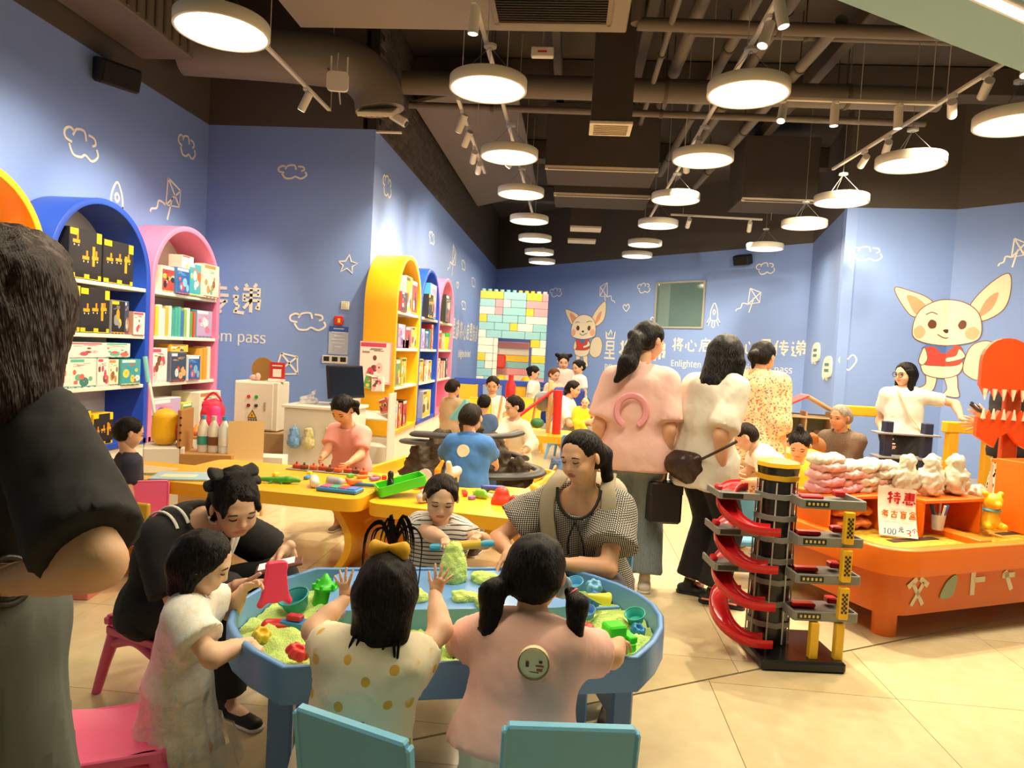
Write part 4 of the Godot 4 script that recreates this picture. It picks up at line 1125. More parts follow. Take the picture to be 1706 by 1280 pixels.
	for i in 9:
		var row := []
		for k in 41:
			var a := TAU * k / 40
			var rad := 0.155 + 0.012 * sin(a * 11) + 0.035 * i / 8.0
			row.append((j.pel as Vector3) + Vector3(cos(a) * rad * 1.15, -0.16 - 0.014 * i, sin(a) * rad))
		fr.append(row)
	part(o, "tulle_frill", MB.new().grid(fr).mesh(), mat(Color(0.93, 0.9, 0.84, 0.55), 0.8, 0.0, {"transparency": 1, "cull_mode": 2}))
	# girl with the yellow bow
	o = person("toddler girl with yellow hair bow and orange print shirt, hands raised", {"at": v(-0.46, 0, -1.62), "yaw": 180.0, "h": 0.88, "kid": true, "lod": 0, "face": false, "head": Vector3(0, 12, 0), "headpos": v(-0.425, 0.795, -1.69), "hh": 0.185, "pel": v(-0.47, 0.4, -1.6), "neck": v(-0.44, 0.68, -1.65), "lh": v(-0.575, 0.715, -1.83), "rh": v(-0.335, 0.74, -1.86), "lp": Vector3(1, -0.5, 0), "rp": Vector3(-1, -0.5, 0.2), "skin": "e6b896", "build": 1.12, "showface": false,
		"hands": {"l": [v(-0.25, 1, -0.1), v(0.1, 0.1, -1), 0.12, 17.0, v(0.9, 0.3, 0)], "r": [v(0.35, 0.95, -0.1), v(0, 0.1, -1), 0.15, 17.0, v(-0.9, 0.3, 0)]}, "top": {"m": pat("orange", 0.2), "sl": 0.5, "sease": 0.025, "hem": 0.2, "ease": 0.03, "flare": 0.035, "fold": 0.006}, "bottom": {"m": cloth("a7b0a4", 4.0), "ease": 0.025, "fold": 0.01}, "shoes": "d7d0c4",
		"hair": {"c": "1d1412", "faceopen": false, "coverears": true, "amp": 0.005, "extra": [[-0.22, 0.0, -0.1, -0.27, -0.52, -0.2, 0.2, 0.13], [0.22, 0.0, -0.1, 0.27, -0.52, -0.2, 0.2, 0.13], [0, -0.05, -0.28, 0, -0.6, -0.3, 0.22, 0.14, 1.6], [0, 0.5, -0.02, 0.0, 0.6, -0.02, 0.09, 0.06]]}})
	j = J[o]; B = j.HB; hc = j.hc; hh = j.hh
	var hp := hc + B * (Vector3(0, 0.6, -0.02) * hh)
	var tips := []
	for k in 22:
		var a := PI * k / 21.0
		tips.append(hp + B * (Vector3(cos(a) * (0.34 + 0.1 * sin(k * 5.0)), 0.1 - 0.3 * absf(cos(a)) + 0.05 * sin(k * 3.0), 0.05 * sin(k * 7.0)) * hh * 1.05))
	for sgn in [-1.0, 1.0]:
		part(o, "hair_bow", join([nets([cap(hp + B * (Vector3(0, 0.0, -0.12) * hh), hp + B * (Vector3(sgn * 0.2, -0.02, -0.12) * hh), 0.006, 0.017, 0.006, B.y, 1.4)], 0.004)]), mat("f0b321", 0.6))
	part(o, "hair_band", ringmesh(hp - B.y * 0.008, B.y, 0.016, 0.005), mat("f0b321", 0.6))
	var arch := MB.new()
	for t in tips:
		var side2: float = ((t - hp) as Vector3).dot(B.x)
		arch.tube(spline([hp, hp + B.y * 0.062 * (1.0 + 0.3 * sin(side2 * 90)) + B.x * side2 * 0.45, hp + B.x * side2 + B.y * 0.025, t - B.y * 0.055 * absf(side2) / 0.06], 5), PackedFloat32Array([0.006, 0.006, 0.006, 0.005, 0.0045, 0.004, 0.003, 0.003, 0.0025, 0.002, 0.002, 0.0015, 0.001, 0.001, 0.001, 0.0005]), 5)
	var sp := part(o, "hair_fountain", arch.mesh(), hair_mat("1d1412"))
	sp.set_meta("kind", "stuff")
	tips = []
	for k in 9: tips.append(hc + B * (Vector3(-0.32 + 0.08 * k, -0.95 - 0.1 * sin(k * 2.3), -0.33) * hh))
	for k in 9: strands(o, hc + B * (Vector3(-0.3 + 0.075 * k, -0.55, -0.36) * hh), [tips[k]], 0.004, "1d1412", B * Vector3(0.01 * sin(k * 4.0), 0, -0.012))
	# girl with pigtails in pink
	o = person("girl with two low pigtails in pink shirt with round back patch", {"at": v(-0.06, 0, -1.72), "yaw": 172.0, "h": 0.95, "kid": true, "lod": 0, "face": false, "head": Vector3(-6, 10, 0), "headpos": v(-0.055, 0.83, -1.83), "hh": 0.195, "pel": v(-0.085, 0.44, -1.7), "neck": v(-0.055, 0.71, -1.78), "rh": v(0.19, 0.6, -1.97), "lh": v(-0.2, 0.6, -1.98), "rp": Vector3(-1, -0.5, -0.3), "lp": Vector3(1, -0.5, -0.3), "skin": "e2ae8a", "build": 1.12, "showface": false, "lf": v(-0.2, 0.06, -1.62), "rf": v(0.0, 0.06, -1.6),
		"hands": {"r": [v(0.3, -0.3, -0.8), v(0, -1, 0.2), 0.6]}, "top": {"m": cloth("efbcae", 6.0), "sl": 0.72, "sease": 0.028, "sflare": 1.5, "hem": 0.05, "ease": 0.03, "flare": 0.035, "neck": 0.05, "fold": 0.005}, "bottom": {"kind": "skirt", "m": cloth("e9dfc2", 4.0), "len": 0.2, "flare": 0.06, "fold": 0.014, "fdir": Vector3(3, 0.2, 3)}, "shoes": "d9c0b0",
		"hair": {"c": "161110", "faceopen": false, "coverears": true, "amp": 0.005, "nape": true, "extra": [[0, -0.1, -0.28, 0, -0.3, -0.2, 0.2, 0.12, 1.3]], "fall": [[v(-0.13, 0.815, -1.79), v(-0.165, 0.79, -1.76), 0.016, 0.03], [v(-0.165, 0.79, -1.76), v(-0.165, 0.7, -1.74), 0.032, 0.026], [v(-0.165, 0.7, -1.74), v(-0.15, 0.66, -1.73), 0.026, 0.006], [v(0.035, 0.8, -1.78), v(0.055, 0.78, -1.75), 0.015, 0.024], [v(0.055, 0.78, -1.75), v(0.052, 0.69, -1.73), 0.026, 0.02], [v(0.052, 0.69, -1.73), v(0.045, 0.655, -1.73), 0.02, 0.006]]}})
	j = J[o]; B = j.HB; hc = j.hc; hh = j.hh
	part(o, "hair_tie", ringmesh(j.inv * v(-0.135, 0.812, -1.786), j.inv.basis * v(-0.8, -0.5, 0.3), 0.019, 0.004), mat("d44a74", 0.5))
	part(o, "hair_tie", ringmesh(j.inv * v(0.04, 0.797, -1.777), j.inv.basis * v(0.7, -0.6, 0.3), 0.018, 0.004), mat("d44a74", 0.5))
	part(o, "back_patch", MB.new().rod(j.inv * v(-0.045, 0.665, -1.64), j.inv * v(-0.045, 0.664, -1.667), 0.037, -1.0, 24).mesh(), mat("efe3b4", 0.6))
	part(o, "patch_rim", ringmesh(j.inv * v(-0.045, 0.665, -1.641), j.inv.basis * v(0, 0.1, 1), 0.037, 0.0025), mat("8d7a4c", 0.6))
	for k in 5: part(o, "patch_print", rbox(Vector3([0.008, 0.02, 0.008, 0.014, 0.03][k], [0.014, 0.004, 0.006, 0.006, 0.002][k], 0.002), 0.0005), mat(["6b4030", "a0462e", "40302a", "a0462e", "6b5a3a"][k], 0.6), j.inv * v([-0.06, -0.03, -0.028, -0.03, -0.046][k], [0.665, 0.662, 0.672, 0.652, 0.646][k], -1.639))
	part(o, "face_mask_strap", MB.new().tube(spline([hc + B * (Vector3(-0.4, 0.0, 0.0) * hh), hc + B * (Vector3(-0.37, -0.18, 0.16) * hh), hc + B * (Vector3(-0.3, -0.26, 0.28) * hh)], 4), PackedFloat32Array([0.004, 0.01, 0.02]), 6).mesh(), mat("8fc0d8", 0.7))
	# toddler rolling dough
	o = person("toddler in striped shirt pressing green sand with yellow rolling pin", {"at": v(-0.53, 0, -3.0), "yaw": 6.0, "h": 0.9, "kid": true, "lod": 0, "head": Vector3(8, 20, -3), "headpos": v(-0.515, 0.775, -2.9), "hh": 0.19, "pel": v(-0.56, 0.4, -3.03), "neck": v(-0.525, 0.655, -2.97), "lh": v(-0.335, 0.655, -2.79), "rh": v(-0.455, 0.64, -2.74), "lp": Vector3(1, -0.6, -0.3), "rp": Vector3(-1, -0.5, -0.3), "skin": "e8ba98", "build": 1.15, "lids": 1.0, "brow": "5a4638",
		"hands": {"l": [v(-0.2, -0.1, 0.9), v(0, -1, -0.1), 0.8, 5.0, v(-1, 0, 0)], "r": [v(0.2, -0.2, 0.9), v(0, -1, -0.1), 0.8, 5.0, v(1, 0, 0)]}, "top": {"m": pat("stripe", 0.075), "sl": 0.5, "sease": 0.025, "hem": 0.1, "ease": 0.032, "flare": 0.02, "neck": 0.052, "scoop": 0.02, "fold": 0.006}, "bottom": {"m": cloth("52586a", 4.0)}, "shoes": "c9c2b8",
		"hair": {"c": "2b1c15", "coverears": false, "hairline": 0.03, "th": 0.97, "amp": 0.004, "extra": [[-0.36, -0.05, -0.1, -0.46, -0.12, -0.16, 0.05, 0.05], [0.26, 0.3, 0.2, 0.34, 0.0, 0.16, 0.07, 0.03], [-0.24, 0.3, 0.22, -0.33, 0.08, 0.2, 0.07, 0.02]]}})
	var rp := thing("rolling_pin", "yellow toy rolling pin with blue handles in toddler's hands", "rolling pin", v(-0.39, 0.62, -2.735), 12)
	part(rp, "roller", MB.new().rod(Vector3(-0.075, -0.004, 0), Vector3(0.075, 0.012, 0), 0.019).mesh(), mat("e5b43c", 0.45))
	for s in [-1.0, 1.0]: part(rp, "handle", MB.new().tube(PackedVector3Array([Vector3(s * 0.075, 0.004 + s * 0.008, 0), Vector3(s * 0.095, 0.004 + s * 0.009, 0), Vector3(s * 0.12, 0.004 + s * 0.01, 0), Vector3(s * 0.13, 0.004 + s * 0.01, 0)]), PackedFloat32Array([0.01, 0.014, 0.015, 0.008]), 10).mesh(), mat("3fa3c8", 0.4))
	# seated woman in gingham
	o = person("seated woman in black gingham blouse with beige backpack straps", {"at": v(0.12, 0, -3.12), "yaw": -14.0, "h": 1.58, "lod": 0, "head": Vector3(-24, 14, 4), "headpos": v(0.07, 0.985, -2.94), "pel": v(0.14, 0.4, -3.12), "neck": v(0.085, 0.83, -3.0), "lh": v(-0.03, 0.575, -2.76), "rh": v(-0.2, 0.6, -2.78), "lp": Vector3(1, -0.6, 0.0), "rp": Vector3(-1, -0.6, -0.2), "lf": v(0.25, 0.08, -2.75), "rf": v(0.02, 0.08, -2.72), "kp": Vector3(0, 1, 0.5), "lids": 1.0, "skin": "dda884", "lips": "b05a52",
		"hands": {"l": [v(-0.85, -0.2, 0.4), v(0, -1, 0.1), 0.4, 6.0, v(0, 0.2, 1)], "r": [v(0.3, -0.4, 0.8), v(0, -1, 0), 0.4]}, "top": {"name": "blouse", "m": pat("gingham", 0.068), "sl": 0.66, "sease": 0.035, "sflare": 2.1, "hem": 0.05, "ease": 0.035, "neck": 0.1, "scoop": 0.045, "fold": 0.01}, "bottom": {"m": cloth("4a4a50", 4.0)}, "shoes": "554a42",
		"hair": {"c": "17110f", "hairline": 0.05, "th": 0.98, "amp": 0.004, "extra": [[0.1, 0.05, -0.45, 0.2, -0.1, -0.5, 0.12, 0.14], [0.2, -0.1, -0.5, 0.26, -0.55, -0.42, 0.16, 0.1], [0.26, -0.55, -0.42, 0.24, -0.75, -0.36, 0.1, 0.03]]}})
	j = J[o]
	for s in [-1.0, 1.0]:
		var pl := []
		for t in 9:
			var a := t / 8.0
			pl.append((j.neck as Vector3) + (j.side as Vector3) * s * (0.105 + 0.03 * sin(a * PI)) + (j.up as Vector3) * (0.035 - 0.07 * a - 0.22 * a * a + 0.02 * sin(a * PI)) + (j.fwd as Vector3) * (-0.09 + 0.3 * sqrt(a) - 0.05 * a))
		part(o, "backpack_strap", MB.new().tube(PackedVector3Array(pl), PackedFloat32Array([0.034]), 10, true, 0.28, (j.fwd as Vector3) + Vector3(0, 0.3, 0)).mesh(), cloth("9c9078", 10.0))
		part(o, "strap_buckle", MB.new().rod((pl[8] as Vector3), (pl[8] as Vector3) - (j.up as Vector3) * 0.08, 0.014, 0.012, 8).mesh(), mat("181818", 0.5))
	part(o, "backpack", join([nets([cap((j.mid as Vector3) - (j.fwd as Vector3) * 0.2 + Vector3(0, 0.1, 0), (j.pel as Vector3) - (j.fwd as Vector3) * 0.22 + Vector3(0, 0.06, 0), 0.1, 0.11, 0.05, j.side, 1.5)], 0.014)]), cloth("b5a88f", 8.0))
	var nb := PackedVector3Array()
	for t in 13:
		var a := PI * (t / 12.0)
		nb.append((j.neck as Vector3) + (j.side as Vector3) * cos(a) * 0.095 + (j.fwd as Vector3) * (0.045 + 0.085 * sin(a)) + (j.up as Vector3) * (0.03 - 0.1 * sin(a)))
	part(o, "neck_binding", MB.new().tube(nb, PackedFloat32Array([0.007]), 6).mesh(), mat("191718", 0.8))
	for s in [-1.0, 1.0]: part(o, "neck_tie", MB.new().tube(spline([(j.neck as Vector3) + (j.fwd as Vector3) * 0.14 - (j.up as Vector3) * 0.075, (j.neck as Vector3) + (j.fwd as Vector3) * 0.16 + (j.side as Vector3) * s * 0.03 - (j.up as Vector3) * 0.15, (j.neck as Vector3) + (j.fwd as Vector3) * 0.165 + (j.side as Vector3) * s * 0.035 - (j.up as Vector3) * 0.22], 4), PackedFloat32Array([0.008]), 6, true, 0.5).mesh(), mat("191718", 0.8))
# ---------------------------------------------------------------- sand table, chairs and sand toys
func outline(u: float, w: float, bulge: float) -> PackedVector2Array:
	var p := PackedVector2Array()
	for s in [1.0, -1.0]:
		for k in 9:
			var t: float = (k / 8.0 * 2.0 - 1.0) * -s
			p.append(Vector2(s * (u + bulge * (1.0 - t * t)), t * w))
	return p
func flat(pg: PackedVector2Array, y0: float, dep: float, b: MB = null) -> MB:
	# polygon in the ground plane, from y0 up by dep
	if b == null: b = MB.new()
	b.xf = Transform3D(Basis(Vector3(1, 0, 0), Vector3(0, 0, -1), Vector3(0, 1, 0)), Vector3(0, y0, 0))
	b.poly(pg, dep, 0.0, true)
	return b
func rim(po: PackedVector2Array, pi2: PackedVector2Array, y0: float, y1: float, bv := 0.006) -> MB:
	# a wall that follows two matching outlines, with a rounded top
	var rows := []
	var prof := [[0, y0], [0, y1 - bv], [0.3, y1 - bv * 0.3], [0.5, y1], [0.7, y1 - bv * 0.3], [1, y1 - bv], [1, y0]]
	for q in prof:
		var row := []
		for k in po.size() + 1:
			var a := po[k % po.size()].lerp(pi2[k % po.size()], q[0])
			row.append(Vector3(a.x, q[1], -a.y))
		rows.append(row)
	return MB.new().grid(rows)
const TC := Vector3(-0.34, 0, -2.275)
func tloc(u: float, y: float, w: float) -> Vector3: return TC + Basis(Vector3.UP, deg_to_rad(15.0)) * Vector3(u, y, w)
func build_sand_table() -> void:
	var blue := mat("6d9fdc", 0.32); var blue2 := mat("5b87c4", 0.35)
	var t := thing("sand_table", "blue plastic sand play table with curved ends and central block", "table", TC, 15)
	var po := outline(0.5, 0.42, 0.22); var pi2 := outline(0.485, 0.398, 0.212)
	part(t, "rim", rim(po, pi2, 0.445, 0.55).mesh(), blue)
	part(t, "tray_floor", flat(pi2, 0.44, 0.012).mesh(), blue2)
	var isl := rrect(0.84, 0.4, 0.07)
	var sh := PackedVector2Array()
	for q in isl: sh.append(q + Vector2(0.0, 0.19))
	part(t, "central_block", flat(sh, 0.452, 0.09).mesh(), blue)
	for s in [-1.0, 1.0]:
		for w in [-1.0, 1.0]:
			var lg := MB.new()
			lg.poly(PackedVector2Array([Vector2(-0.035, 0.0), Vector2(0.035, 0.0), Vector2(0.035, 0.44), Vector2(-0.035, 0.44)]), 0.05)
			part(t, "leg", MB.new().box(Vector3(0, 0.222, 0), Vector3(0.07, 0.444, 0.06), 0.008).mesh(), blue2, Vector3(s * 0.52, 0, w * 0.23), Vector3(0, 0, s * 0.0))
		part(t, "side_brace", MB.new().box(Vector3(s * 0.52, 0.3, 0), Vector3(0.05, 0.1, 0.42), 0.008).mesh(), blue2)
	# moulded sand, a grainy bed with heaps
	var nz := vnoise(5.0, 7, FastNoiseLite.TYPE_SIMPLEX_SMOOTH, 4)
	var nf := vnoise(45.0, 9, FastNoiseLite.TYPE_SIMPLEX_SMOOTH, 2)
	var rows := []
	var N := 64
	for i in N + 1:
		var w := -0.395 + 0.79 * i / N
		var hw := 0.485 + 0.212 * (1.0 - pow(w / 0.398, 2.0)) - 0.006
		var row := []
		for k in 101:
			var x := -hw + 2.0 * hw * k / 100
			var y := 0.47 + 0.022 * nz.get_noise_2d(x * 2.2, w * 2.2) + 0.007 * nf.get_noise_2d(x, w)
			for hp in [[-0.5, 0.12, 0.1, 0.045], [-0.45, -0.2, 0.12, 0.03], [-0.35, 0.3, 0.08, 0.05], [0.3, 0.25, 0.1, 0.03], [0.55, 0.03, 0.09, 0.06], [0.6, 0.17, 0.05, 0.04], [0.0, 0.3, 0.2, 0.02], [-0.6, 0.05, 0.08, 0.03]]:
				var d := Vector2(x - hp[0], w - hp[1]).length() / float(hp[2])
				y += float(hp[3]) * exp(-d * d * 1.6)
			row.append(Vector3(x, y, w))
		rows.append(row)
	rows.reverse()
	var sand := single("play_sand", "lime green play sand filling the blue table tray", "sand", MB.new().grid(rows).mesh(), mat("dcf29a", 0.95, 0.0, {"uv1_triplanar": true, "uv1_scale": Vector3.ONE * 8.0, "normal_enabled": true, "normal_texture": ntex(0.08, 256, true, 8.0, null, 33), "albedo_texture": ntex(0.05, 256, false, 1.0, [Color(0.86, 0.92, 0.72), Color(1, 1, 1)], 34)}), TC, Vector3(0, 15, 0))
	sand.set_meta("kind", "stuff")
	var sm := mat("d3ee86", 0.95, 0.0, {"uv1_triplanar": true, "uv1_scale": Vector3.ONE * 9.0, "normal_enabled": true, "normal_texture": ntex(0.08, 256, true, 8.0, null, 33)})
	var dn := vnoise(30.0, 17, FastNoiseLite.TYPE_SIMPLEX_SMOOTH, 3)
	single("sand_mound", "tall cone of pressed green sand under the rolling pin", "sand", join([nets([cap(Vector3(0, 0.025, 0), Vector3(0, 0.06, 0), 0.055, 0.048, 0.02), cap(Vector3(0, 0.06, 0), Vector3(0, 0.12, 0), 0.045, 0.03, 0.02)], 0.006, [[Vector3.ZERO, Vector3(0, -1, 0)]], dn, 0.008)]), sm, tloc(0.02, 0.541, -0.28))
	var hs := [[-0.13, -0.1, 0.05, 0.03, "low crumbly pile of green sand on the block top"], [0.05, -0.08, 0.055, 0.022, "flat green sand cake beside the low pile on the block"], [0.12, -0.02, 0.04, 0.025, "small green sand cake on the block edge"], [0.14, -0.27, 0.035, 0.03, "small heap of green sand behind the pigtails on the block"]]
	for q in hs:
		single("sand_heap", q[4], "sand", join([nets([cap(Vector3(-q[2] * 0.6, 0.01, 0), Vector3(q[2] * 0.6, 0.01, 0.01), q[3], q[3] * 0.8, 0.02, Vector3(0, 0, 1), 1.4)], 0.006, [[Vector3.ZERO, Vector3(0, -1, 0)]], dn, 0.01)]), sm, tloc(q[0], 0.541, q[1]), Vector3(0, 15 + q[0] * 200, 0))
	# toys
	var y := 0.5
	var tower := thing("castle_mould", "bright green castle tower sand mould upright in the sand", "sand toy", tloc(-0.44, 0.485, -0.2), 30)
	part(tower, "body", MB.new().lathe([Vector2(0, 0), Vector2(0.045, 0), Vector2(0.038, 0.05), Vector2(0.042, 0.055), Vector2(0.042, 0.065), Vector2(0.034, 0.067), Vector2(0.02, 0.085), Vector2(0.006, 0.11), Vector2(0, 0.112)], 16).mesh(), mat("3fd425", 0.35))
	for k in 6: part(tower, "battlement", rbox(Vector3(0.014, 0.02, 0.01), 0.002), mat("3fd425", 0.35), Vector3(cos(k * 1.047) * 0.04, 0.07, sin(k * 1.047) * 0.04), Vector3(0, -k * 60, 0))
	mould("toy_pan", "teal round toy sieve filled with sand beside green tower", tloc(-0.53, 0.49, -0.16), "2f9a9c", 0.05)
	var p := thing("sand_mould", "hot pink animal sand mould held by girl in lace dress", "sand toy", v(-0.905, 0.635, -2.13), 40)
	part(p, "shell", join([nets([cap(Vector3(0, -0.035, 0), Vector3(0, 0.035, 0), 0.035, 0.028, 0.02, Vector3(1, 0, 0), 1.2), cap(Vector3(0.02, 0.05, 0), Vector3(-0.02, 0.055, 0), 0.018, 0.014, 0.01), cap(Vector3(0.03, -0.05, 0), Vector3(0.045, -0.07, 0), 0.015, 0.012, 0.01), cap(Vector3(-0.03, -0.05, 0), Vector3(-0.045, -0.07, 0), 0.015, 0.012, 0.01)], 0.0045, [[Vector3(0, 0, 0.012), Vector3(0, 0, 1)]])]), mat("ff3f6e", 0.35))
	p = thing("sand_mould", "red crab shaped sand mould lying by the pink one", "sand toy", tloc(-0.57, 0.5, 0.02), 10)
	part(p, "shell", join([nets([cap(Vector3(-0.03, 0, 0), Vector3(0.03, 0, 0), 0.02, 0.02, 0.015, Vector3(0, 0, 1), 1.5), cap(Vector3(0.05, 0, 0.02), Vector3(0.06, 0, 0.03), 0.012, 0.01, 0.01)], 0.005)]), mat("c72b2b", 0.35))
	p = thing("toy_boat", "blue toy boat with red deck half sunk in sand", "sand toy", tloc(-0.505, 0.5, 0.035), -8)
	part(p, "hull", MB.new().poly(PackedVector2Array([Vector2(-0.05, 0.02), Vector2(-0.035, -0.02), Vector2(0.035, -0.02), Vector2(0.05, 0.02)]), 0.05, -0.025).mesh(), mat("2f86c9", 0.35))
	part(p, "deck", rbox(Vector3(0.05, 0.018, 0.03), 0.003), mat("b82530", 0.35), Vector3(-0.01, 0.03, 0))
	p = thing("toy_car_mould", "lavender car shaped mould tilted in the sand", "sand toy", tloc(-0.41, 0.515, 0.0), 25)
	part(p, "body", join([nets([cap(Vector3(-0.04, 0, 0), Vector3(0.04, 0, 0), 0.022, 0.022, 0.01, Vector3(0, 0, 1), 1.2), cap(Vector3(-0.015, 0.025, 0), Vector3(0.02, 0.025, 0), 0.018, 0.016, 0.015)], 0.005)]), mat("a98fc9", 0.4), Vector3.ZERO, Vector3(0, 0, 28))
	cone("toy_cone", "bright orange cone mould beside red flower mould", tloc(-0.385, 0.5, 0.265), "ff7a1f", 0.034, 0.07, Vector3(10, 0, -60))
	flower("flower_mould", "red flower shaped sand mould near the table rim", tloc(-0.48, 0.51, 0.25), "d9322c", 0.035)
	flower("flower_mould", "yellow duck shaped mould beside the orange shirt", tloc(-0.3, 0.5, 0.245), "f0c62c", 0.028)
	flower("flower_mould", "small yellow mould between lace dress and boat", tloc(-0.6, 0.51, 0.12), "eec73a", 0.03)
	p = thing("toy_spoon", "red toy scoop beside the orange cone", "sand toy", tloc(-0.4, 0.51, 0.2), 0)
	part(p, "bowl", MB.new().ball(Vector3.ZERO, Vector3(0.02, 0.016, 0.024)).mesh(), mat("c9433a", 0.35))
	part(p, "handle", MB.new().rod(Vector3(0, 0, 0.01), Vector3(0.02, 0.015, 0.06), 0.007).mesh(), mat("c9433a", 0.35))
	# yellow toy tipper by the front rim
	p = thing("toy_truck", "yellow toy dump truck mould with black hazard stripes in the sand", "toy truck", tloc(0.02, 0.5, 0.2), 18)
	part(p, "tipper", MB.new().poly(PackedVector2Array([Vector2(-0.06, -0.02), Vector2(0.05, -0.02), Vector2(0.065, 0.045), Vector2(-0.06, 0.045)]), 0.07, -0.035).mesh(), mat("f0bd1e", 0.35), Vector3(0, 0.015, 0), Vector3(0, 0, 14))
	part(p, "cab", rbox(Vector3(0.045, 0.05, 0.065), 0.006), mat("f0bd1e", 0.35), Vector3(0.085, 0.01, 0))
	for k in 4: part(p, "hazard_stripe", rbox(Vector3(0.009, 0.018, 0.003), 0.001), mat("1a1a1a", 0.4), Vector3(-0.05 + k * 0.018, -0.005, 0.037), Vector3(0, 0, -25))
	for k in 2: part(p, "wheel", MB.new().rod(Vector3(-0.03 + k * 0.09, -0.018, 0.03), Vector3(-0.03 + k * 0.09, -0.018, 0.045), 0.018).mesh(), mat("2a2a2a", 0.5))
	mould("toy_cup", "aqua toy cup tipped beside the orange print shirt", tloc(-0.085, 0.5, 0.255), "6fcfb8", 0.035)
	flower("flower_mould", "crimson mould tucked beside the aqua cup", tloc(-0.12, 0.5, 0.29), "d0284f", 0.026)
	flower("flower_mould", "clear pale green butterfly mould at the front rim", tloc(0.06, 0.505, 0.325), "c9ec9a", 0.035)
	# right end
	flower("flower_mould", "large orange shell mould holding sand at the table end", tloc(0.36, 0.515, -0.12), "ff6a1c", 0.062)
	mould("toy_sieve", "pale blue star sieve at the far corner of sand table", tloc(0.5, 0.51, -0.27), "5fb0dd", 0.034)
	flower("flower_mould", "light blue seahorse mould against the far rim", tloc(0.565, 0.525, -0.24), "7fc0e2", 0.034)
	flower("flower_mould", "deep blue star mould under the yellow cone", tloc(0.545, 0.505, -0.16), "2f6fce", 0.035)
	cone("toy_cone", "lemon yellow cone mould lying by the curved end", tloc(0.575, 0.515, -0.1), "efe046", 0.027, 0.085, Vector3(0, 20, 75))
	mould("toy_ladle", "blue round toy ladle lying in the sand", tloc(0.47, 0.505, -0.0), "5e93d6", 0.03)
	part(get_node("toy_ladle"), "handle", MB.new().rod(Vector3(0.028, 0.03, 0), Vector3(0.11, 0.034, -0.02), 0.006).mesh(), mat("5e93d6", 0.35))
	mould("toy_cup", "teal ribbed toy cup leaning on the curved end", tloc(0.625, 0.51, 0.06), "3bb3a6", 0.034)
	flower("flower_mould", "blue fan mould below the teal cup", tloc(0.61, 0.5, 0.12), "2b86c2", 0.028)
	p = thing("castle_mould", "bright green stepped castle block mould near pink sleeve", "sand toy", tloc(0.5, 0.49, 0.22), 25)
	part(p, "base", rbox(Vector3(0.1, 0.03, 0.09), 0.005), mat("47e020", 0.35), Vector3(0, 0.012, 0))
	part(p, "keep", rbox(Vector3(0.065, 0.06, 0.06), 0.006), mat("47e020", 0.35), Vector3(-0.01, 0.05, 0))
	part(p, "stair", rbox(Vector3(0.03, 0.02, 0.06), 0.003), mat("47e020", 0.35), Vector3(0.04, 0.035, 0.01))
	p = thing("toy_spoon", "red toy scoop beside the green castle block", "sand toy", tloc(0.43, 0.515, 0.13), 50)
	part(p, "bowl", MB.new().ball(Vector3.ZERO, Vector3(0.026, 0.02, 0.026)).mesh(), mat("d5282c", 0.35))
	part(p, "handle", MB.new().rod(Vector3(0.01, 0, 0.02), Vector3(0.03, 0.0, 0.07), 0.008).mesh(), mat("d5282c", 0.35))
	# chairs
	var c := kid_chair("low sky blue plastic chair behind the orange print shirt girl", "7cc3e6", v(-0.36, 0, -1.57), 160, 0.61)
	kid_chair("low sky blue plastic chair behind the pink shirt girl", "7cc3e6", v(0.03, 0, -1.67), 187, 0.6)
	kid_chair("pink plastic chair in front of the grey trousers", "ff6f9f", v(-1.26, 0, -1.84), 118, 0.53)
	kid_chair("pink plastic chair beside the printed carton", "ff6f9f", v(-2.42, 0, -3.72), 25, 0.53)
	kid_chair("pink plastic chair under the woman with phone", "e0567f", v(-1.56, 0, -2.6), 70, 0.3)
	kid_chair("blue plastic chair under the woman in gingham", "6fb2dc", v(0.17, 0, -3.2), -14, 0.52)
func mould(nm: String, label: String, at: Vector3, c: String, r: float) -> void:
	var p := thing(nm, label, "sand toy", at, 0)
	part(p, "bowl", MB.new().lathe([Vector2(0, 0), Vector2(r * 0.75, 0), Vector2(r, r * 0.9), Vector2(r * 1.06, r * 0.92), Vector2(r * 0.9, r * 0.86), Vector2(r * 0.68, r * 0.1), Vector2(0, r * 0.1)], 18).mesh(), mat(c, 0.35), Vector3.ZERO, Vector3(18, 0, 12))
	part(p, "lip", ringmesh(Basis.from_euler(Vector3(0.31, 0, 0.2)) * Vector3(0, r * 0.92, 0), Basis.from_euler(Vector3(0.31, 0, 0.2)) * Vector3.UP, r * 1.02, r * 0.07), mat(c, 0.35))
func cone(nm: String, label: String, at: Vector3, c: String, r: float, h: float, rot: Vector3) -> void:
	var p := thing(nm, label, "sand toy", at, 0)
	part(p, "cone", MB.new().lathe([Vector2(0, 0), Vector2(r, 0), Vector2(r * 1.02, h * 0.06), Vector2(r * 0.9, h * 0.1), Vector2(r * 0.2, h), Vector2(0, h * 1.01)], 20).mesh(), mat(c, 0.35), Vector3(0, 0.01, 0), rot)
	part(p, "rim_ring", ringmesh(Vector3(0, 0.01, 0), Basis.from_euler(rot * PI / 180.0) * Vector3.UP, r, r * 0.08), mat(c, 0.35))
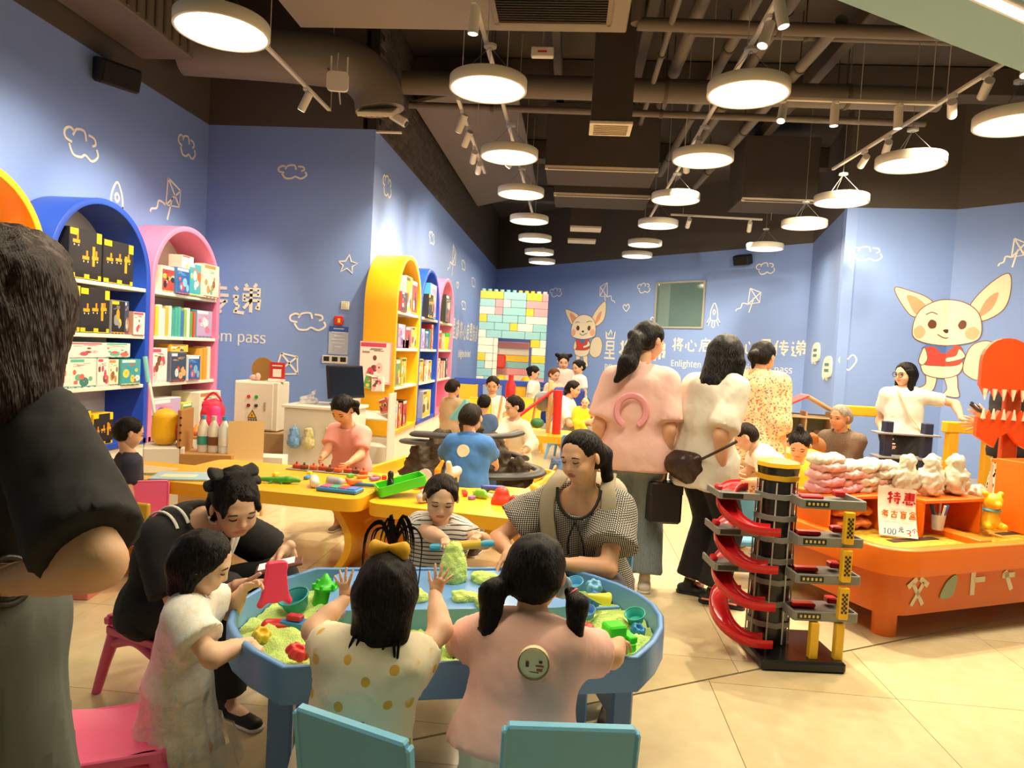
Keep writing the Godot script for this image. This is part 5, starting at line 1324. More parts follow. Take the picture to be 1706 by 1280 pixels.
func flower(nm: String, label: String, at: Vector3, c: String, r: float) -> void:
	var p := thing(nm, label, "sand toy", at, at.x * 300.0)
	var P := [cap(Vector3(0, 0, 0), Vector3(0, 0.012, 0), r * 0.6, r * 0.55, 0.01)]
	for k in 6: P.append(cap(Vector3(cos(k * 1.047) * r * 0.7, 0.0, sin(k * 1.047) * r * 0.7), Vector3(cos(k * 1.047) * r * 0.6, 0.012, sin(k * 1.047) * r * 0.6), r * 0.34, r * 0.3, 0.006))
	P.append(cap(Vector3(0, r * 0.5, 0), Vector3(0, r * 0.8, 0), r * 0.32, r * 0.4, 0.01, Vector3.ZERO, 1.0, false, true))
	part(p, "shell", join([nets(P, maxf(r * 0.1, 0.0035))]), mat(c, 0.35), Vector3.ZERO, Vector3(20, 0, 15))
var KC := {}
func kid_chair(label: String, c: String, at: Vector3, yaw: float, H := 0.54) -> Node3D:
	# front is local +Z; one moulded piece: splayed legs, scooped seat, tall back with a hand slot
	var o := thing("plastic_chair", label, "chair", at, yaw)
	var m := mat(c, 0.38)
	var sh := 0.26 if H < 0.58 else 0.32
	if not KC.has(H):
		var seat := []
		for i in 13:
			var t := i / 12.0
			var row := []
			for k in 11:
				var x := (k / 10.0 * 2.0 - 1.0)
				row.append(Vector3(x * 0.15 * (1.0 - 0.06 * t), sh + 0.012 * x * x - 0.012 * sin(t * PI) - 0.02 * pow(maxf(0.0, t - 0.85) / 0.15, 2.0), -0.13 + 0.28 * t))
			seat.append(row)
		var sm := MB.new().grid(seat)
		var low := []
		for r in seat:
			var rr := []
			for q in r: rr.append(q - Vector3(0, 0.014, 0))
			rr.reverse(); low.append(rr)
		sm.grid(low)
		sm.box(Vector3(0, sh - 0.012, 0.15), Vector3(0.3, 0.022, 0.012), 0.004); sm.box(Vector3(0, sh - 0.01, -0.132), Vector3(0.3, 0.03, 0.012), 0.004)
		for s in [-1.0, 1.0]: sm.box(Vector3(s * 0.148, sh - 0.012, 0.01), Vector3(0.012, 0.03, 0.28), 0.004)
		var bh := H - sh
		var bp := PackedVector2Array()
		for q in [[-0.115, 0.0], [-0.15, bh * 0.3], [-0.152, bh * 0.9], [-0.14, bh], [0.14, bh], [0.152, bh * 0.9], [0.15, bh * 0.3], [0.115, 0.0]]: bp.append(Vector2(q[0], q[1]))
		var bk := MB.new().poly(bp, 0.014, -0.007)
		for q in [[-0.148, bh * 0.62, bh * 0.72], [0.148, bh * 0.62, bh * 0.72]]: bk.box(Vector3(q[0], q[1], 0.0), Vector3(0.012, q[2], 0.026), 0.005)
		bk.box(Vector3(0, bh, 0.0), Vector3(0.285, 0.012, 0.026), 0.005)
		KC[H] = [sm.mesh(), bk.mesh()]
	part(o, "seat", KC[H][0], m)
	part(o, "backrest", KC[H][1], m, Vector3(0, sh, -0.13), Vector3(-9, 0, 0))
	for sx in [-1.0, 1.0]:
		for sz in [-1.0, 1.0]:
			part(o, "leg", MB.new().tube(PackedVector3Array([Vector3(sx * 0.125, sh - 0.01, 0.01 + sz * 0.12), Vector3(sx * 0.15, 0.12, 0.01 + sz * 0.145), Vector3(sx * 0.17, 0.0, 0.01 + sz * 0.165)]), PackedFloat32Array([0.027, 0.021, 0.017]), 8).mesh(), m)
		part(o, "side_arch", MB.new().tube(spline([Vector3(sx * 0.135, sh - 0.06, -0.1), Vector3(sx * 0.132, sh - 0.03, 0.01), Vector3(sx * 0.135, sh - 0.06, 0.12)], 5), PackedFloat32Array([0.02]), 8).mesh(), m)
	return o
# ---------------------------------------------------------------- arched shelf units and their goods
var ATLAS: StandardMaterial3D
func make_atlas() -> void:
	# 8 x 8 panels of flat packaging print
	var im := Image.create(1024, 1024, false, Image.FORMAT_RGB8)
	var rg := RandomNumberGenerator.new(); rg.seed = 77
	var pal := [["24252b", "f2c11d", "e09a1e", "8d8f96"], ["e9e4d6", "d23c33", "efbf3f", "57a6c9"], ["d9e6dd", "5cb5a0", "3d7f7d", "d86a5a"], ["f1ece2", "d8506a", "f3c3c6", "7d4a3a"], ["2e5fa8", "e8edf2", "d14a4a", "79b3df"], ["c9463d", "f3e9d8", "f0c94a", "2f2f38"], ["5a9a54", "e9efdc", "e8c74a", "a4553a"], ["b9a4cf", "f2e6ee", "7a56a0", "e07a9a"], ["eac33f", "5a4b2a", "d8e0d2", "c9503a"], ["3a4a63", "c9d6e2", "b83a3a", "e0a86a"], ["efe6cf", "c28b4a", "8c5a34", "6aa79a"], ["3fa3b5", "e9f2ee", "f0d25a", "d8604a"]]
	for cy in 8:
		for cx in 8:
			var k := cy * 8 + cx
			var p: Array = pal[k % 12] if cy > 0 else pal[0]
			var o := Vector2i(cx * 128, cy * 128)
			im.fill_rect(Rect2i(o, Vector2i(128, 128)), hx(p[0]))
			if cy == 0:
				im.fill_rect(Rect2i(o, Vector2i(34, 20)), hx("f2d21d")); im.fill_rect(Rect2i(o + Vector2i(104, 4), Vector2i(20, 26)), hx("f2d21d"))
				im.fill_rect(Rect2i(o + Vector2i(0, 112), Vector2i(128, 16)), hx("e8c21d"))
				im.fill_rect(Rect2i(o + Vector2i(24, 104), Vector2i(34, 18)), hx("1b1b1b")); im.fill_rect(Rect2i(o + Vector2i(78, 106), Vector2i(34, 16)), hx("1b1b1b"))
				for t in 3:
					var b := o + Vector2i(14 + t * 36, 30 + (t * 37 + cx * 23) % 40)
					im.fill_rect(Rect2i(b, Vector2i(26, 9)), hx("e8a21a")); im.fill_rect(Rect2i(b + Vector2i(14, -14), Vector2i(7, 16)), hx("d98c16"))
					for wv in 2:
						for a in range(-5, 6):
							for e in range(-5, 6):
								if a * a + e * e < 26: im.set_pixelv(b + Vector2i(5 + wv * 16 + a, 13 + e), hx("d8d2c4") if a * a + e * e < 8 else hx("141414"))
				im.fill_rect(Rect2i(o + Vector2i(88, 40), Vector2i(10, 50)), hx("e8a21a"))
				continue
			im.fill_rect(Rect2i(o + Vector2i(6, 6), Vector2i(40 + rg.randi() % 70, 12)), hx(p[1]))
			for t in 5: im.fill_rect(Rect2i(o + Vector2i(8 + rg.randi() % 60, 22 + t * 3), Vector2i(20 + rg.randi() % 30, 2)), hx(p[3]))
			for t in 7:
				var c := Vector2(20 + rg.randi() % 88, 46 + rg.randi() % 58); var r := 7.0 + rg.randf() * 16; var col := hx(p[1 + rg.randi() % 3])
				for x in range(maxi(0, int(c.x - r)), mini(128, int(c.x + r))):
					for y in range(maxi(0, int(c.y - r)), mini(128, int(c.y + r))):
						if Vector2((x - c.x) * (0.7 + 0.1 * t), y - c.y).length() < r * 0.9: im.set_pixel(o.x + x, o.y + y, col)
				im.fill_rect(Rect2i(o + Vector2i(int(c.x) - 3, int(c.y) - 3), Vector2i(6, 5)), hx(p[3]))
			im.fill_rect(Rect2i(o + Vector2i(0, 118), Vector2i(128, 10)), hx(p[2]))
			for t in 4: im.fill_rect(Rect2i(o + Vector2i(6 + t * 30, 121), Vector2i(18, 3)), hx(p[0]))
	ATLAS = StandardMaterial3D.new()
	ATLAS.albedo_texture = img_tex(im); ATLAS.roughness = 0.35
func printed(w: float, h: float, cell: int) -> ArrayMesh:
	var b := MB.new()
	b.quad(Vector3(-w / 2, -h / 2, 0), Vector3(-w / 2, h / 2, 0), Vector3(w / 2, h / 2, 0), Vector3(w / 2, -h / 2, 0))
	var o := Vector2((cell % 8) / 8.0 + 0.004, (cell / 8) / 8.0 + 0.004)
	for i in b.u.size(): b.u[i] = o + b.u[i] * 0.117
	return b.mesh()
func toy_box(label: String, at: Vector3, yaw: float, w: float, h: float, d: float, c: String, cell: int, nm := "toy_box", cat := "box", tilt := 0.0) -> Node3D:
	var o := thing(nm, label, cat, at, yaw)
	o.rotation_degrees.z = tilt
	part(o, "carton" if cell >= 0 else "cover", rbox(Vector3(w, h, d), minf(0.003, w * 0.2)), mat(c, 0.45), Vector3(0, h / 2, 0))
	if cell >= 0: part(o, "front_print", printed(w * 0.97, h * 0.97, cell), ATLAS, Vector3(0, h / 2, d / 2 + 0.0012))
	if cell >= 0 and d > 0.12:
		part(o, "side_print", printed(d * 0.9, h * 0.9, (cell + 19) % 56 + 8), ATLAS, Vector3(w / 2 + 0.0012, h / 2, 0), Vector3(0, 90, 0))
	return o
const SY := [0.47, 0.95, 1.38, 1.79]
func arch_unit(label: String, c: String, at: Vector3, yaw: float, D := 0.38) -> Node3D:
	var o := thing("arched_shelf", label, "shelf unit", at, yaw)
	var m := mat(c, 0.35); var wh := mat("ece6d8", 0.45)
	var prof := []
	for q in [[0.0, 0.0, 0.008], [0.0, 0.008, 0.0], [0.044, 0.008, 0.0], [0.05, 0.0, 0.008], [0.05, -1.0, 0.0], [0.0, -1.0, 0.0]]:
		var row := []
		for k in 45:
			var a := PI * (k - 6) / 32.0
			var r: float = 0.598 - q[0]
			var z: float = -D if q[1] < -0.5 else q[1] * 1.0 - 0.008
			if k <= 6: row.append(Vector3(r, 0.42 + 1.43 * k / 6.0, z))
			elif k >= 38: row.append(Vector3(-r, 0.42 + 1.43 * (44 - k) / 6.0, z))
			else: row.append(Vector3(cos(a) * r, 1.85 + sin(a) * r, z))
		prof.append(row)
	prof.append(prof[0])
	prof.reverse()
	part(o, "arch_frame", MB.new().grid(prof).mesh(), m)
	var pg := PackedVector2Array([Vector2(0.56, 0.45), Vector2(0.56, 1.85)])
	for k in range(1, 16): pg.append(Vector2(cos(PI * k / 16) * 0.56, 1.85 + sin(PI * k / 16) * 0.56))
	pg.append_array([Vector2(-0.56, 1.85), Vector2(-0.56, 0.45)])
	part(o, "back_panel", MB.new().poly(pg, 0.012, -D + 0.003).mesh(), mat("d9d4c6", 0.6))
	for k in range(1, 4): part(o, "shelf", rbox(Vector3(1.1, 0.032, D - 0.03), 0.004), wh, Vector3(0, SY[k] - 0.016, -D / 2 + 0.005))
	part(o, "base_board", rbox(Vector3(1.19, 0.05, D), 0.004), m, Vector3(0, 0.445, -D / 2))
	part(o, "plinth", rbox(Vector3(1.17, 0.418, D - 0.02), 0.004), wh, Vector3(0, 0.209, -D / 2 - 0.005))
	return o
func stock(u: Node3D, row: int, items: Array) -> void:
	# item: [x, w, h, d, colour, cell, label, z-offset, y-offset, yaw]
	for q in items:
		var z: float = q[7] if q.size() > 7 else 0.0
		var y: float = q[8] if q.size() > 8 else 0.0
		var ya: float = q[9] if q.size() > 9 else 0.0
		var d: float = q[3]
		var p := u.transform * Vector3(q[0], SY[row] + 0.001 + y, -0.02 - d / 2 + z)
		var bk: bool = q[5] < 0
		toy_box(q[6], p, u.rotation_degrees.y + ya, q[1], q[2], d, q[4], q[5], "book" if bk else "toy_box", "book" if bk else "box")
func build_shelves() -> void:
	make_atlas()
	var A := [arch_unit("yellow arched shelf unit beside the one holding excavator boxes", "f3b21c", v(-3.74, 0, -4.05), 90), arch_unit("royal blue arched shelf unit holding dark excavator boxes", "2450c8", v(-3.74, 0, -5.27), 90), arch_unit("pink arched shelf unit full of books beside the school bag", "ef86b2", v(-3.74, 0, -6.49), 90)]
	var Cc := [arch_unit("yellow arched shelf unit at the projecting blue corner", "f5b81e", v(-1.88, 0, -7.92), 90, 0.36), arch_unit("royal blue arched shelf unit between yellow and pink ones", "2450c8", v(-1.88, 0, -9.13), 90, 0.36), arch_unit("pink arched shelf unit near the toy brick house", "ef86b2", v(-1.88, 0, -10.34), 90, 0.36)]
	# local x runs along world -z: larger x is farther from the camera
	stock(A[0], 3, [[0.36, 0.36, 0.26, 0.2, "d8352f", 13, "red and white striped toy box on the yellow shelf", 0.03]])
	stock(A[0], 2, [[0.3, 0.4, 0.3, 0.2, "e6dfd2", 30, "cream boxed toy on yellow unit's middle shelf"]])
	stock(A[1], 3, [[-0.2, 0.36, 0.38, 0.14, "26262c", 0, "dark excavator set box standing beside the dump truck set"], [0.19, 0.38, 0.35, 0.14, "26262c", 1, "dark dump truck set box under blue arch, next to the excavators"]])
	stock(A[1], 2, [[-0.4, 0.3, 0.36, 0.14, "26262c", 2, "dark loader set box partly behind the woman's hair"], [-0.08, 0.34, 0.35, 0.14, "26262c", 3, "dark roller and crane set box on blue unit"], [0.2, 0.17, 0.28, 0.1, "8e8d90", 12, "grey boxed toy with child portrait next to crane set"], [0.31, 0.05, 0.28, 0.12, "5f86c8", 33, "slim blue spotted box beside grey toy"], [0.45, 0.16, 0.2, 0.1, "b98d7a", 27, "small brown photo box at the blue panel", 0.02]])
	stock(A[1], 1, [[-0.45, 0.2, 0.3, 0.2, "7fb3a8", 26, "teal boxed kitchen toy behind black sleeve"], [-0.14, 0.42, 0.12, 0.22, "eee9df", 27, "flat white box lying on the mint boxes", 0.0, 0.235], [0.2, 0.34, 0.12, 0.2, "bfe0d6", 14, "flat mint box lying on top", 0.0, 0.235], [-0.2, 0.3, 0.23, 0.2, "cfeee2", 38, "mint window box with toy trees"], [0.03, 0.13, 0.23, 0.2, "ece8de", 15, "narrow white box with plant picture"], [0.16, 0.12, 0.22, 0.2, "cfcabf", 22, "narrow grey box with black bottle picture"], [0.36, 0.26, 0.22, 0.18, "4f9a92", 11, "green box with yellow toy tool picture", 0.02]])
	stock(A[1], 0, [[-0.2, 0.2, 0.3, 0.16, "2a2a2e", 4, "dark box with red toy car under blue unit"], [0.05, 0.24, 0.26, 0.16, "e0b81e", 5, "yellow boxed toy digger on lowest blue shelf"]])
	stock(A[2], 3, [[-0.3, 0.24, 0.24, 0.14, "e7ddd2", 17, "patterned doll box under the pink arch"], [0.0, 0.2, 0.13, 0.14, "efd9c8", 25, "small cream box resting on the doll boxes", 0.0, 0.25], [-0.12, 0.22, 0.25, 0.12, "3f78b8", 28, "blue boxed mouse toy under pink arch", 0.03], [0.1, 0.22, 0.32, 0.14, "ecd6d0", 35, "pink boxed baby doll under pink arch", 0.02], [0.36, 0.3, 0.34, 0.1, "e8e0cf", 34, "large cream wooden toy box at pink shelf end", 0.05]])
	var bc := ["e2b93c", "e9e4d4", "d0d8d8", "e0a83a", "c9d9cf", "3f9c98", "46a39e", "4aa6a0", "3d6fb0", "8fb35a", "e9efe0", "5e9a4a"]
	for i in 12: stock(A[2], 2, [[-0.46 + i * 0.052, 0.044, 0.27 + 0.02 * sin(i * 2.1), 0.2, bc[i], -1, ["mustard", "cream", "pale grey", "ochre", "mint", "teal", "sea green", "turquoise", "navy blue", "olive", "ivory", "leaf green"][i] + " spined picture book standing on pink unit", -0.01]])
	stock(A[2], 2, [[0.34, 0.3, 0.28, 0.12, "3aa0bd", 19, "bright blue boxed toy beside the books", 0.0], [0.16, 0.03, 0.26, 0.18, "c9554a", -1, "thin red picture book by the blue box"]])
	stock(A[2], 1, [[-0.42, 0.24, 0.32, 0.14, "e8e0d2", 39, "white boxed craft kit on pink unit"], [-0.14, 0.26, 0.28, 0.14, "6a6f8a", 33, "slate boxed science toy with bottle picture", 0.02], [0.12, 0.22, 0.25, 0.14, "e6ecf2", 28, "white and blue boxed tablet toy", 0.03], [-0.1, 0.3, 0.07, 0.14, "e4a93a", 32, "amber flat box stacked over slate box", 0.0, 0.285], [0.3, 0.06, 0.32, 0.16, "dfa338", -1, "orange upright album at the pink shelf"], [0.38, 0.06, 0.33, 0.16, "e0a230", -1, "deep orange upright album"], [0.46, 0.05, 0.34, 0.16, "e9dfca", -1, "ivory upright album at pink shelf end"]])
	stock(A[2], 0, [[-0.32, 0.44, 0.33, 0.16, "efdfdd", 43, "wide white framed doll box on the pink base", 0.03], [0.08, 0.18, 0.26, 0.14, "cbd04a", 30, "bag of lime green toy blocks on pink base"], [0.36, 0.42, 0.36, 0.3, "e3ddcf", 10, "big white carton with red corner on pink base", 0.08]])
	stock(Cc[0], 3, [[-0.28, 0.26, 0.22, 0.12, "b8545a", 21, "red hero figure box under yellow arch", 0.02], [0.0, 0.3, 0.42, 0.1, "d6d9e2", 20, "tall white robot box under yellow arch"], [0.3, 0.3, 0.4, 0.12, "7a6f82", 41, "grey purple figure box under yellow arch"]])
	stock(Cc[0], 2, [[-0.26, 0.32, 0.27, 0.12, "8f8ca8", 31, "violet grey robot box on yellow unit"], [0.06, 0.26, 0.25, 0.12, "6f6c88", 41, "dark violet robot box on yellow unit"], [0.36, 0.26, 0.26, 0.12, "b9b6c6", 20, "silver robot box on yellow unit"], [-0.05, 0.3, 0.1, 0.1, "c9605a", 21, "low red box set before the robot boxes", 0.0, 0.0]])
	stock(Cc[0], 1, [[-0.34, 0.2, 0.3, 0.12, "a9a08c", 42, "khaki boxed figure on yellow unit"], [-0.08, 0.22, 0.32, 0.12, "c9b64a", 32, "yellow topped boxed figure on yellow unit"]])
	stock(Cc[0], 0, [[-0.36, 0.14, 0.32, 0.12, "a8505a", 13, "narrow dark red figure box on yellow base"], [-0.16, 0.16, 0.28, 0.12, "b5423f", 29, "crimson figure box on yellow base"], [0.06, 0.2, 0.3, 0.12, "1c1a1c", 41, "black figure box on yellow base"]])
	stock(Cc[1], 3, [[-0.2, 0.34, 0.3, 0.12, "26282c", 4, "black action figure box under blue arch", 0.06], [0.06, 0.42, 0.46, 0.12, "4a9fd0", 19, "tall sky blue box under the brick wall side blue arch", 0.03]])
	stock(Cc[1], 2, [[-0.34, 0.2, 0.26, 0.12, "7d7f9c", 31, "lilac grey box on brick wall side blue unit"], [-0.1, 0.2, 0.24, 0.12, "3f5f9c", 28, "cobalt box on brick wall side blue unit"], [0.12, 0.08, 0.27, 0.14, "4a7f86", -1, "teal album on brick wall side blue unit"], [0.26, 0.12, 0.34, 0.14, "b9302e", 29, "tall red box on brick wall side blue unit"]])
	stock(Cc[1], 1, [[-0.36, 0.22, 0.3, 0.12, "e0cf3a", 32, "yellow comic box on brick wall side blue unit"], [-0.06, 0.22, 0.24, 0.12, "d8512c", 37, "orange red box on brick wall side blue unit"], [0.2, 0.2, 0.28, 0.12, "c6c9d6", 20, "pale robot box on brick wall side blue unit"]])
	stock(Cc[1], 0, [[-0.05, 0.5, 0.36, 0.2, "9aa3c0", 44, "large lilac window box on brick wall side blue base", 0.03]])
	stock(Cc[2], 3, [[-0.1, 0.44, 0.4, 0.12, "2c3630", 45, "black and green camouflage box under brick wall side pink arch", 0.05]])
	stock(Cc[2], 2, [[-0.36, 0.2, 0.28, 0.12, "d8858f", 17, "pink box on brick wall side pink unit"], [-0.12, 0.2, 0.24, 0.12, "e3b57a", 34, "tan box on brick wall side pink unit"]])
	stock(Cc[2], 1, [[-0.36, 0.16, 0.3, 0.12, "d9d3bf", 39, "cream box on brick wall side pink unit"], [-0.14, 0.14, 0.26, 0.12, "d84a34", 13, "scarlet box on brick wall side pink unit"], [0.06, 0.14, 0.26, 0.12, "e0643a", 37, "vermilion box on brick wall side pink unit"], [0.28, 0.16, 0.3, 0.12, "3a3d52", 33, "navy box on brick wall side pink unit"]])
	var t := thing("toy_bucket", "yellow toy bucket with green lid on brick wall side pink unit", "bucket", Cc[2].transform * v(0.24, 1.382, -0.12))
	part(t, "bucket", MB.new().lathe([Vector2(0, 0), Vector2(0.11, 0), Vector2(0.13, 0.2), Vector2(0.0, 0.2)], 18).mesh(), mat("efd52a", 0.4))
	part(t, "lid", MB.new().lathe([Vector2(0, 0.2), Vector2(0.138, 0.2), Vector2(0.138, 0.26), Vector2(0, 0.265)], 18).mesh(), mat("3fae3a", 0.4))
	# poster box hung on the side of the yellow unit and a small rack before it
	toy_box("large hero toy set box fixed to yellow shelf side", v(-2.08, 0.98, -7.288), 0, 0.34, 0.46, 0.06, "c98f93", 27)
	var r := thing("display_rack", "white slanted display rack of small goods at yellow shelf side", "rack", v(-1.98, 0, -6.95), 0)
	for s in [-1.0, 1.0]: part(r, "side_post", rbox(Vector3(0.02, 0.92, 0.26), 0.004), mat("d8d4ca", 0.5), Vector3(s * 0.19, 0.46, 0))
	for k in 3: part(r, "rack_shelf", rbox(Vector3(0.38, 0.02, 0.26), 0.004), mat("e6e2d8", 0.5), Vector3(0, 0.12 + k * 0.28, 0), Vector3(12, 0, 0))
	for k in 3:
		toy_box(["small green photo box tilted on the display rack", "small white photo box leaning on the rack top", "small pink snack box on rack shelf"][k], v(-2.04 + k * 0.1, [0.95, 0.93, 0.72][k], -6.95 + 0.02 * k), 15 - k * 25, 0.13, 0.15, 0.04, ["7fae8a", "e6e2d6", "d88a9a"][k], [30, 39, 17][k], "toy_box", "box", -12 + k * 14)
# ---------------------------------------------------------------- cashier corner, toy brick house, wall fittings
func build_cashier() -> void:
	var wh := mat("ddd9cd", 0.3); var o: Node3D
	o = thing("cashier_counter", "white glossy cashier counter with hanging toys on its front", "counter", v(-2.3, 0, -6.45), -2)
	part(o, "cabinet", rbox(Vector3(0.62, 0.78, 0.5), 0.006), wh, Vector3(0, 0.39, 0))
	part(o, "worktop", rbox(Vector3(0.66, 0.03, 0.54), 0.006), mat("e6e2d6", 0.3), Vector3(0, 0.795, 0))
	o = thing("control_cabinet", "cream metal switch cabinet with red and green lamps and warning triangle", "cabinet", v(-3.15, 0.47, -6.9), 0)
	part(o, "case", rbox(Vector3(0.46, 0.5, 0.28), 0.008), mat("e2dccb", 0.45), Vector3(0, 0.25, 0))
	part(o, "door_panel", rbox(Vector3(0.4, 0.47, 0.012), 0.004), mat("e6e0cf", 0.4), Vector3(-0.02, 0.25, 0.142))
	for k in 4: part(o, "indicator", MB.new().rod(Vector3(-0.07 + (k % 2) * 0.08, 0.345 - (k / 2) * 0.09, 0.146), Vector3(-0.07 + (k % 2) * 0.08, 0.345 - (k / 2) * 0.09, 0.16), 0.017).mesh(), mat(["d8332c", "2f9c52", "7e2a26", "3b3f39"][k], 0.3))
	part(o, "door_lock", rbox(Vector3(0.02, 0.09, 0.012), 0.005), mat("b8b3a6", 0.35, 0.5), Vector3(0.1, 0.25, 0.152))
	part(o, "warning_sign", MB.new().poly(PackedVector2Array([Vector2(-0.05, 0), Vector2(0.05, 0), Vector2(0, 0.085)]), 0.003, 0.149).mesh(), mat("1e1c18", 0.5), Vector3(-0.03, 0.125, 0))
	part(o, "warning_face", MB.new().poly(PackedVector2Array([Vector2(-0.037, 0.008), Vector2(0.037, 0.008), Vector2(0, 0.07)]), 0.003, 0.151).mesh(), mat("f0b91e", 0.5), Vector3(-0.03, 0.125, 0))
	part(o, "warning_bolt", MB.new().poly(PackedVector2Array([Vector2(0.004, 0.05), Vector2(-0.01, 0.028), Vector2(0.0, 0.028), Vector2(-0.004, 0.012), Vector2(0.01, 0.033), Vector2(0.0, 0.033)]), 0.002, 0.154).mesh(), mat("1e1c18", 0.5), Vector3(-0.03, 0.125, 0))
	glyphs(o, "warning_caption", ["you", "dian", "wei", "xian"], Vector3(-0.075, 0.098, 0.149), 0.02, 0.026, mat("2a2824", 0.6))
	part(o, "type_plate", rbox(Vector3(0.08, 0.05, 0.003), 0.001), mat("1d1c1b", 0.5), Vector3(-0.03, 0.04, 0.15))
	single("wood_bench", "low oak box bench under the switch cabinet", "bench", rbox(Vector3(0.75, 0.46, 0.34), 0.008), mat("a78a5e", 0.6), v(-2.98, 0.231, -6.88))
	o = thing("monitor", "black desktop monitor turned sideways on the counter", "monitor", v(-2.14, 0.812, -6.5), 62)
	part(o, "screen_case", rbox(Vector3(0.46, 0.32, 0.035), 0.008), mat("1b1c1e", 0.25), Vector3(0, 0.22, 0), Vector3(-8, 0, 0))
	part(o, "screen", rbox(Vector3(0.43, 0.28, 0.004), 0.001), mat("0c0d10", 0.12), Vector3(0, 0.225, 0.018), Vector3(-8, 0, 0))
	part(o, "stand", MB.new().box(Vector3(0, 0.06, -0.04), Vector3(0.05, 0.12, 0.02), 0.004).box(Vector3(0, 0.006, -0.03), Vector3(0.2, 0.012, 0.15), 0.004).mesh(), mat("202124", 0.4))
	o = thing("pricing_stand", "small red and white pay sign standing on the switch cabinet", "sign", v(-2.98, 0.972, -6.86), 0)
	part(o, "board", rbox(Vector3(0.16, 0.2, 0.012), 0.002), mat("c9302b", 0.5), Vector3(0, 0.1, 0))
	part(o, "white_field", rbox(Vector3(0.09, 0.08, 0.003), 0.001), mat("efe9e0", 0.5), Vector3(0, 0.09, 0.008))
	part(o, "text_line", rbox(Vector3(0.11, 0.012, 0.003), 0.001), mat("f1e4dc", 0.5), Vector3(0, 0.165, 0.008))
	part(o, "foot", rbox(Vector3(0.16, 0.03, 0.06), 0.003), mat("efe9e0", 0.5), Vector3(0, 0.015, 0.01))
	o = thing("wooden_disc", "round tan wooden disc toy on the switch cabinet", "toy", v(-3.16, 0.972, -6.92), 0)
	part(o, "disc", MB.new().rod(Vector3(0, 0.12, -0.01), Vector3(0, 0.12, 0.01), 0.12, -1.0, 24).mesh(), mat("9c7436", 0.6))
	part(o, "toy_figure", MB.new().ball(Vector3(-0.07, 0.03, 0.05), Vector3(0.05, 0.03, 0.03)).ball(Vector3(-0.03, 0.04, 0.05), Vector3(0.03, 0.04, 0.03)).mesh(), mat("d8a8a0", 0.5))
	o = thing("plastic_bag", "crumpled clear plastic bag on the cashier counter", "bag", v(-2.45, 0.812, -6.4), 0)
	part(o, "bag", join([nets([cap(v(-0.06, 0.03, 0), v(0.06, 0.03, 0), 0.04, 0.03, 0.02), cap(v(0.0, 0.05, 0), v(0.05, 0.13, 0), 0.03, 0.012, 0.02)], 0.008, [], vnoise(20.0), 0.012)]), mat(Color(0.9, 0.9, 0.9, 0.45), 0.2, 0.0, {"transparency": 1}))
	for q in [[-2.5, 0.52, "6f9ecf", "blue bag of toy parts hanging on the counter front"], [-2.36, 0.52, "c9c08a", "coil of pale cord hanging on the counter front"], [-2.16, 0.54, "c9d84a", "net of yellow toys hanging on counter front"]]:
		o = thing("toy_bag", q[3], "bag", v(q[0], q[1], -6.18), 0)
		part(o, "bag", join([nets([cap(v(0, -0.06, 0), v(0, 0.06, 0), 0.05, 0.035, 0.02, v(1, 0, 0), 1.2)], 0.009, [[v(0, 0, -0.01), v(0, 0, -1)]], vnoise(22.0), 0.014)]), mat(Color(hx(q[2]), 1.0), 0.4))
		part(o, "hook", MB.new().rod(v(0, 0.08, 0.0), v(0, 0.12, -0.02), 0.003).mesh(), mat("c8c4b8", 0.4))
	# clutter between pink shelf and cabinet
	o = thing("school_bag", "red and magenta school bag hanging beside the white carton", "bag", v(-3.42, 0.52, -6.42), 20)
	part(o, "body", join([nets([cap(v(0, 0.04, 0), v(0, 0.2, 0), 0.09, 0.08, 0.03, v(1, 0, 0), 1.3)], 0.01, [], vnoise(10.0), 0.01)]), mat("d8274a", 0.6))
	part(o, "front_panel", join([nets([cap(v(0.03, 0.05, 0.06), v(0.03, 0.18, 0.05), 0.05, 0.045, 0.02, v(1, 0, 0), 1.1)], 0.01)]), mat("e63a86", 0.55))
	part(o, "strap", MB.new().tube(spline([v(-0.08, 0.26, 0), v(0, 0.34, 0), v(0.08, 0.26, 0)], 5), PackedFloat32Array([0.012]), 6).mesh(), mat("b81f34", 0.6))
	o = thing("storage_trolley", "orange brown wooden trolley piled with small toys", "trolley", v(-3.5, 0, -6.2), 10)
	for s in [-1.0, 1.0]: part(o, "side_panel", rbox(Vector3(0.02, 0.52, 0.34), 0.004), mat("a8733c", 0.6), v(s * 0.24, 0.26, 0))
	for k in 3: part(o, "tier", rbox(Vector3(0.46, 0.02, 0.32), 0.004), mat("b8843f", 0.6), v(0, 0.08 + k * 0.19, 0))
	var rg := RandomNumberGenerator.new(); rg.seed = 5
	var names := ["red", "lemon", "blue", "tan", "green", "white", "orange", "violet"]
	var cols := ["c8372c", "efd23a", "3f7fc0", "c79a5a", "5fa548", "e9e4d8", "e8842a", "8a6ab0"]
	for k in 8:
		single("toy_block", names[k] + " rounded toy on the wooden trolley", "toy", join([nets([cap(v(-0.03, 0, 0), v(0.03, 0.01, 0), 0.035, 0.03, 0.02), cap(v(0.02, 0.03, 0), v(0.03, 0.05, 0), 0.024, 0.02, 0.02)], 0.009)]), mat(cols[k], 0.45), v(-3.68 + (k % 4) * 0.12, [0.31, 0.505][k / 4], -6.2 + rg.randf() * 0.12), v(0, rg.randf() * 180, 0))
	o = thing("mop_handle", "pale blue mop handle leaning on the pink shelf", "mop", v(-3.35, 0, -5.6), 0)
	part(o, "pole", MB.new().rod(v(0, 0.02, 0), v(-0.28, 1.15, -0.06), 0.014).mesh(), mat("c9cec6", 0.4))
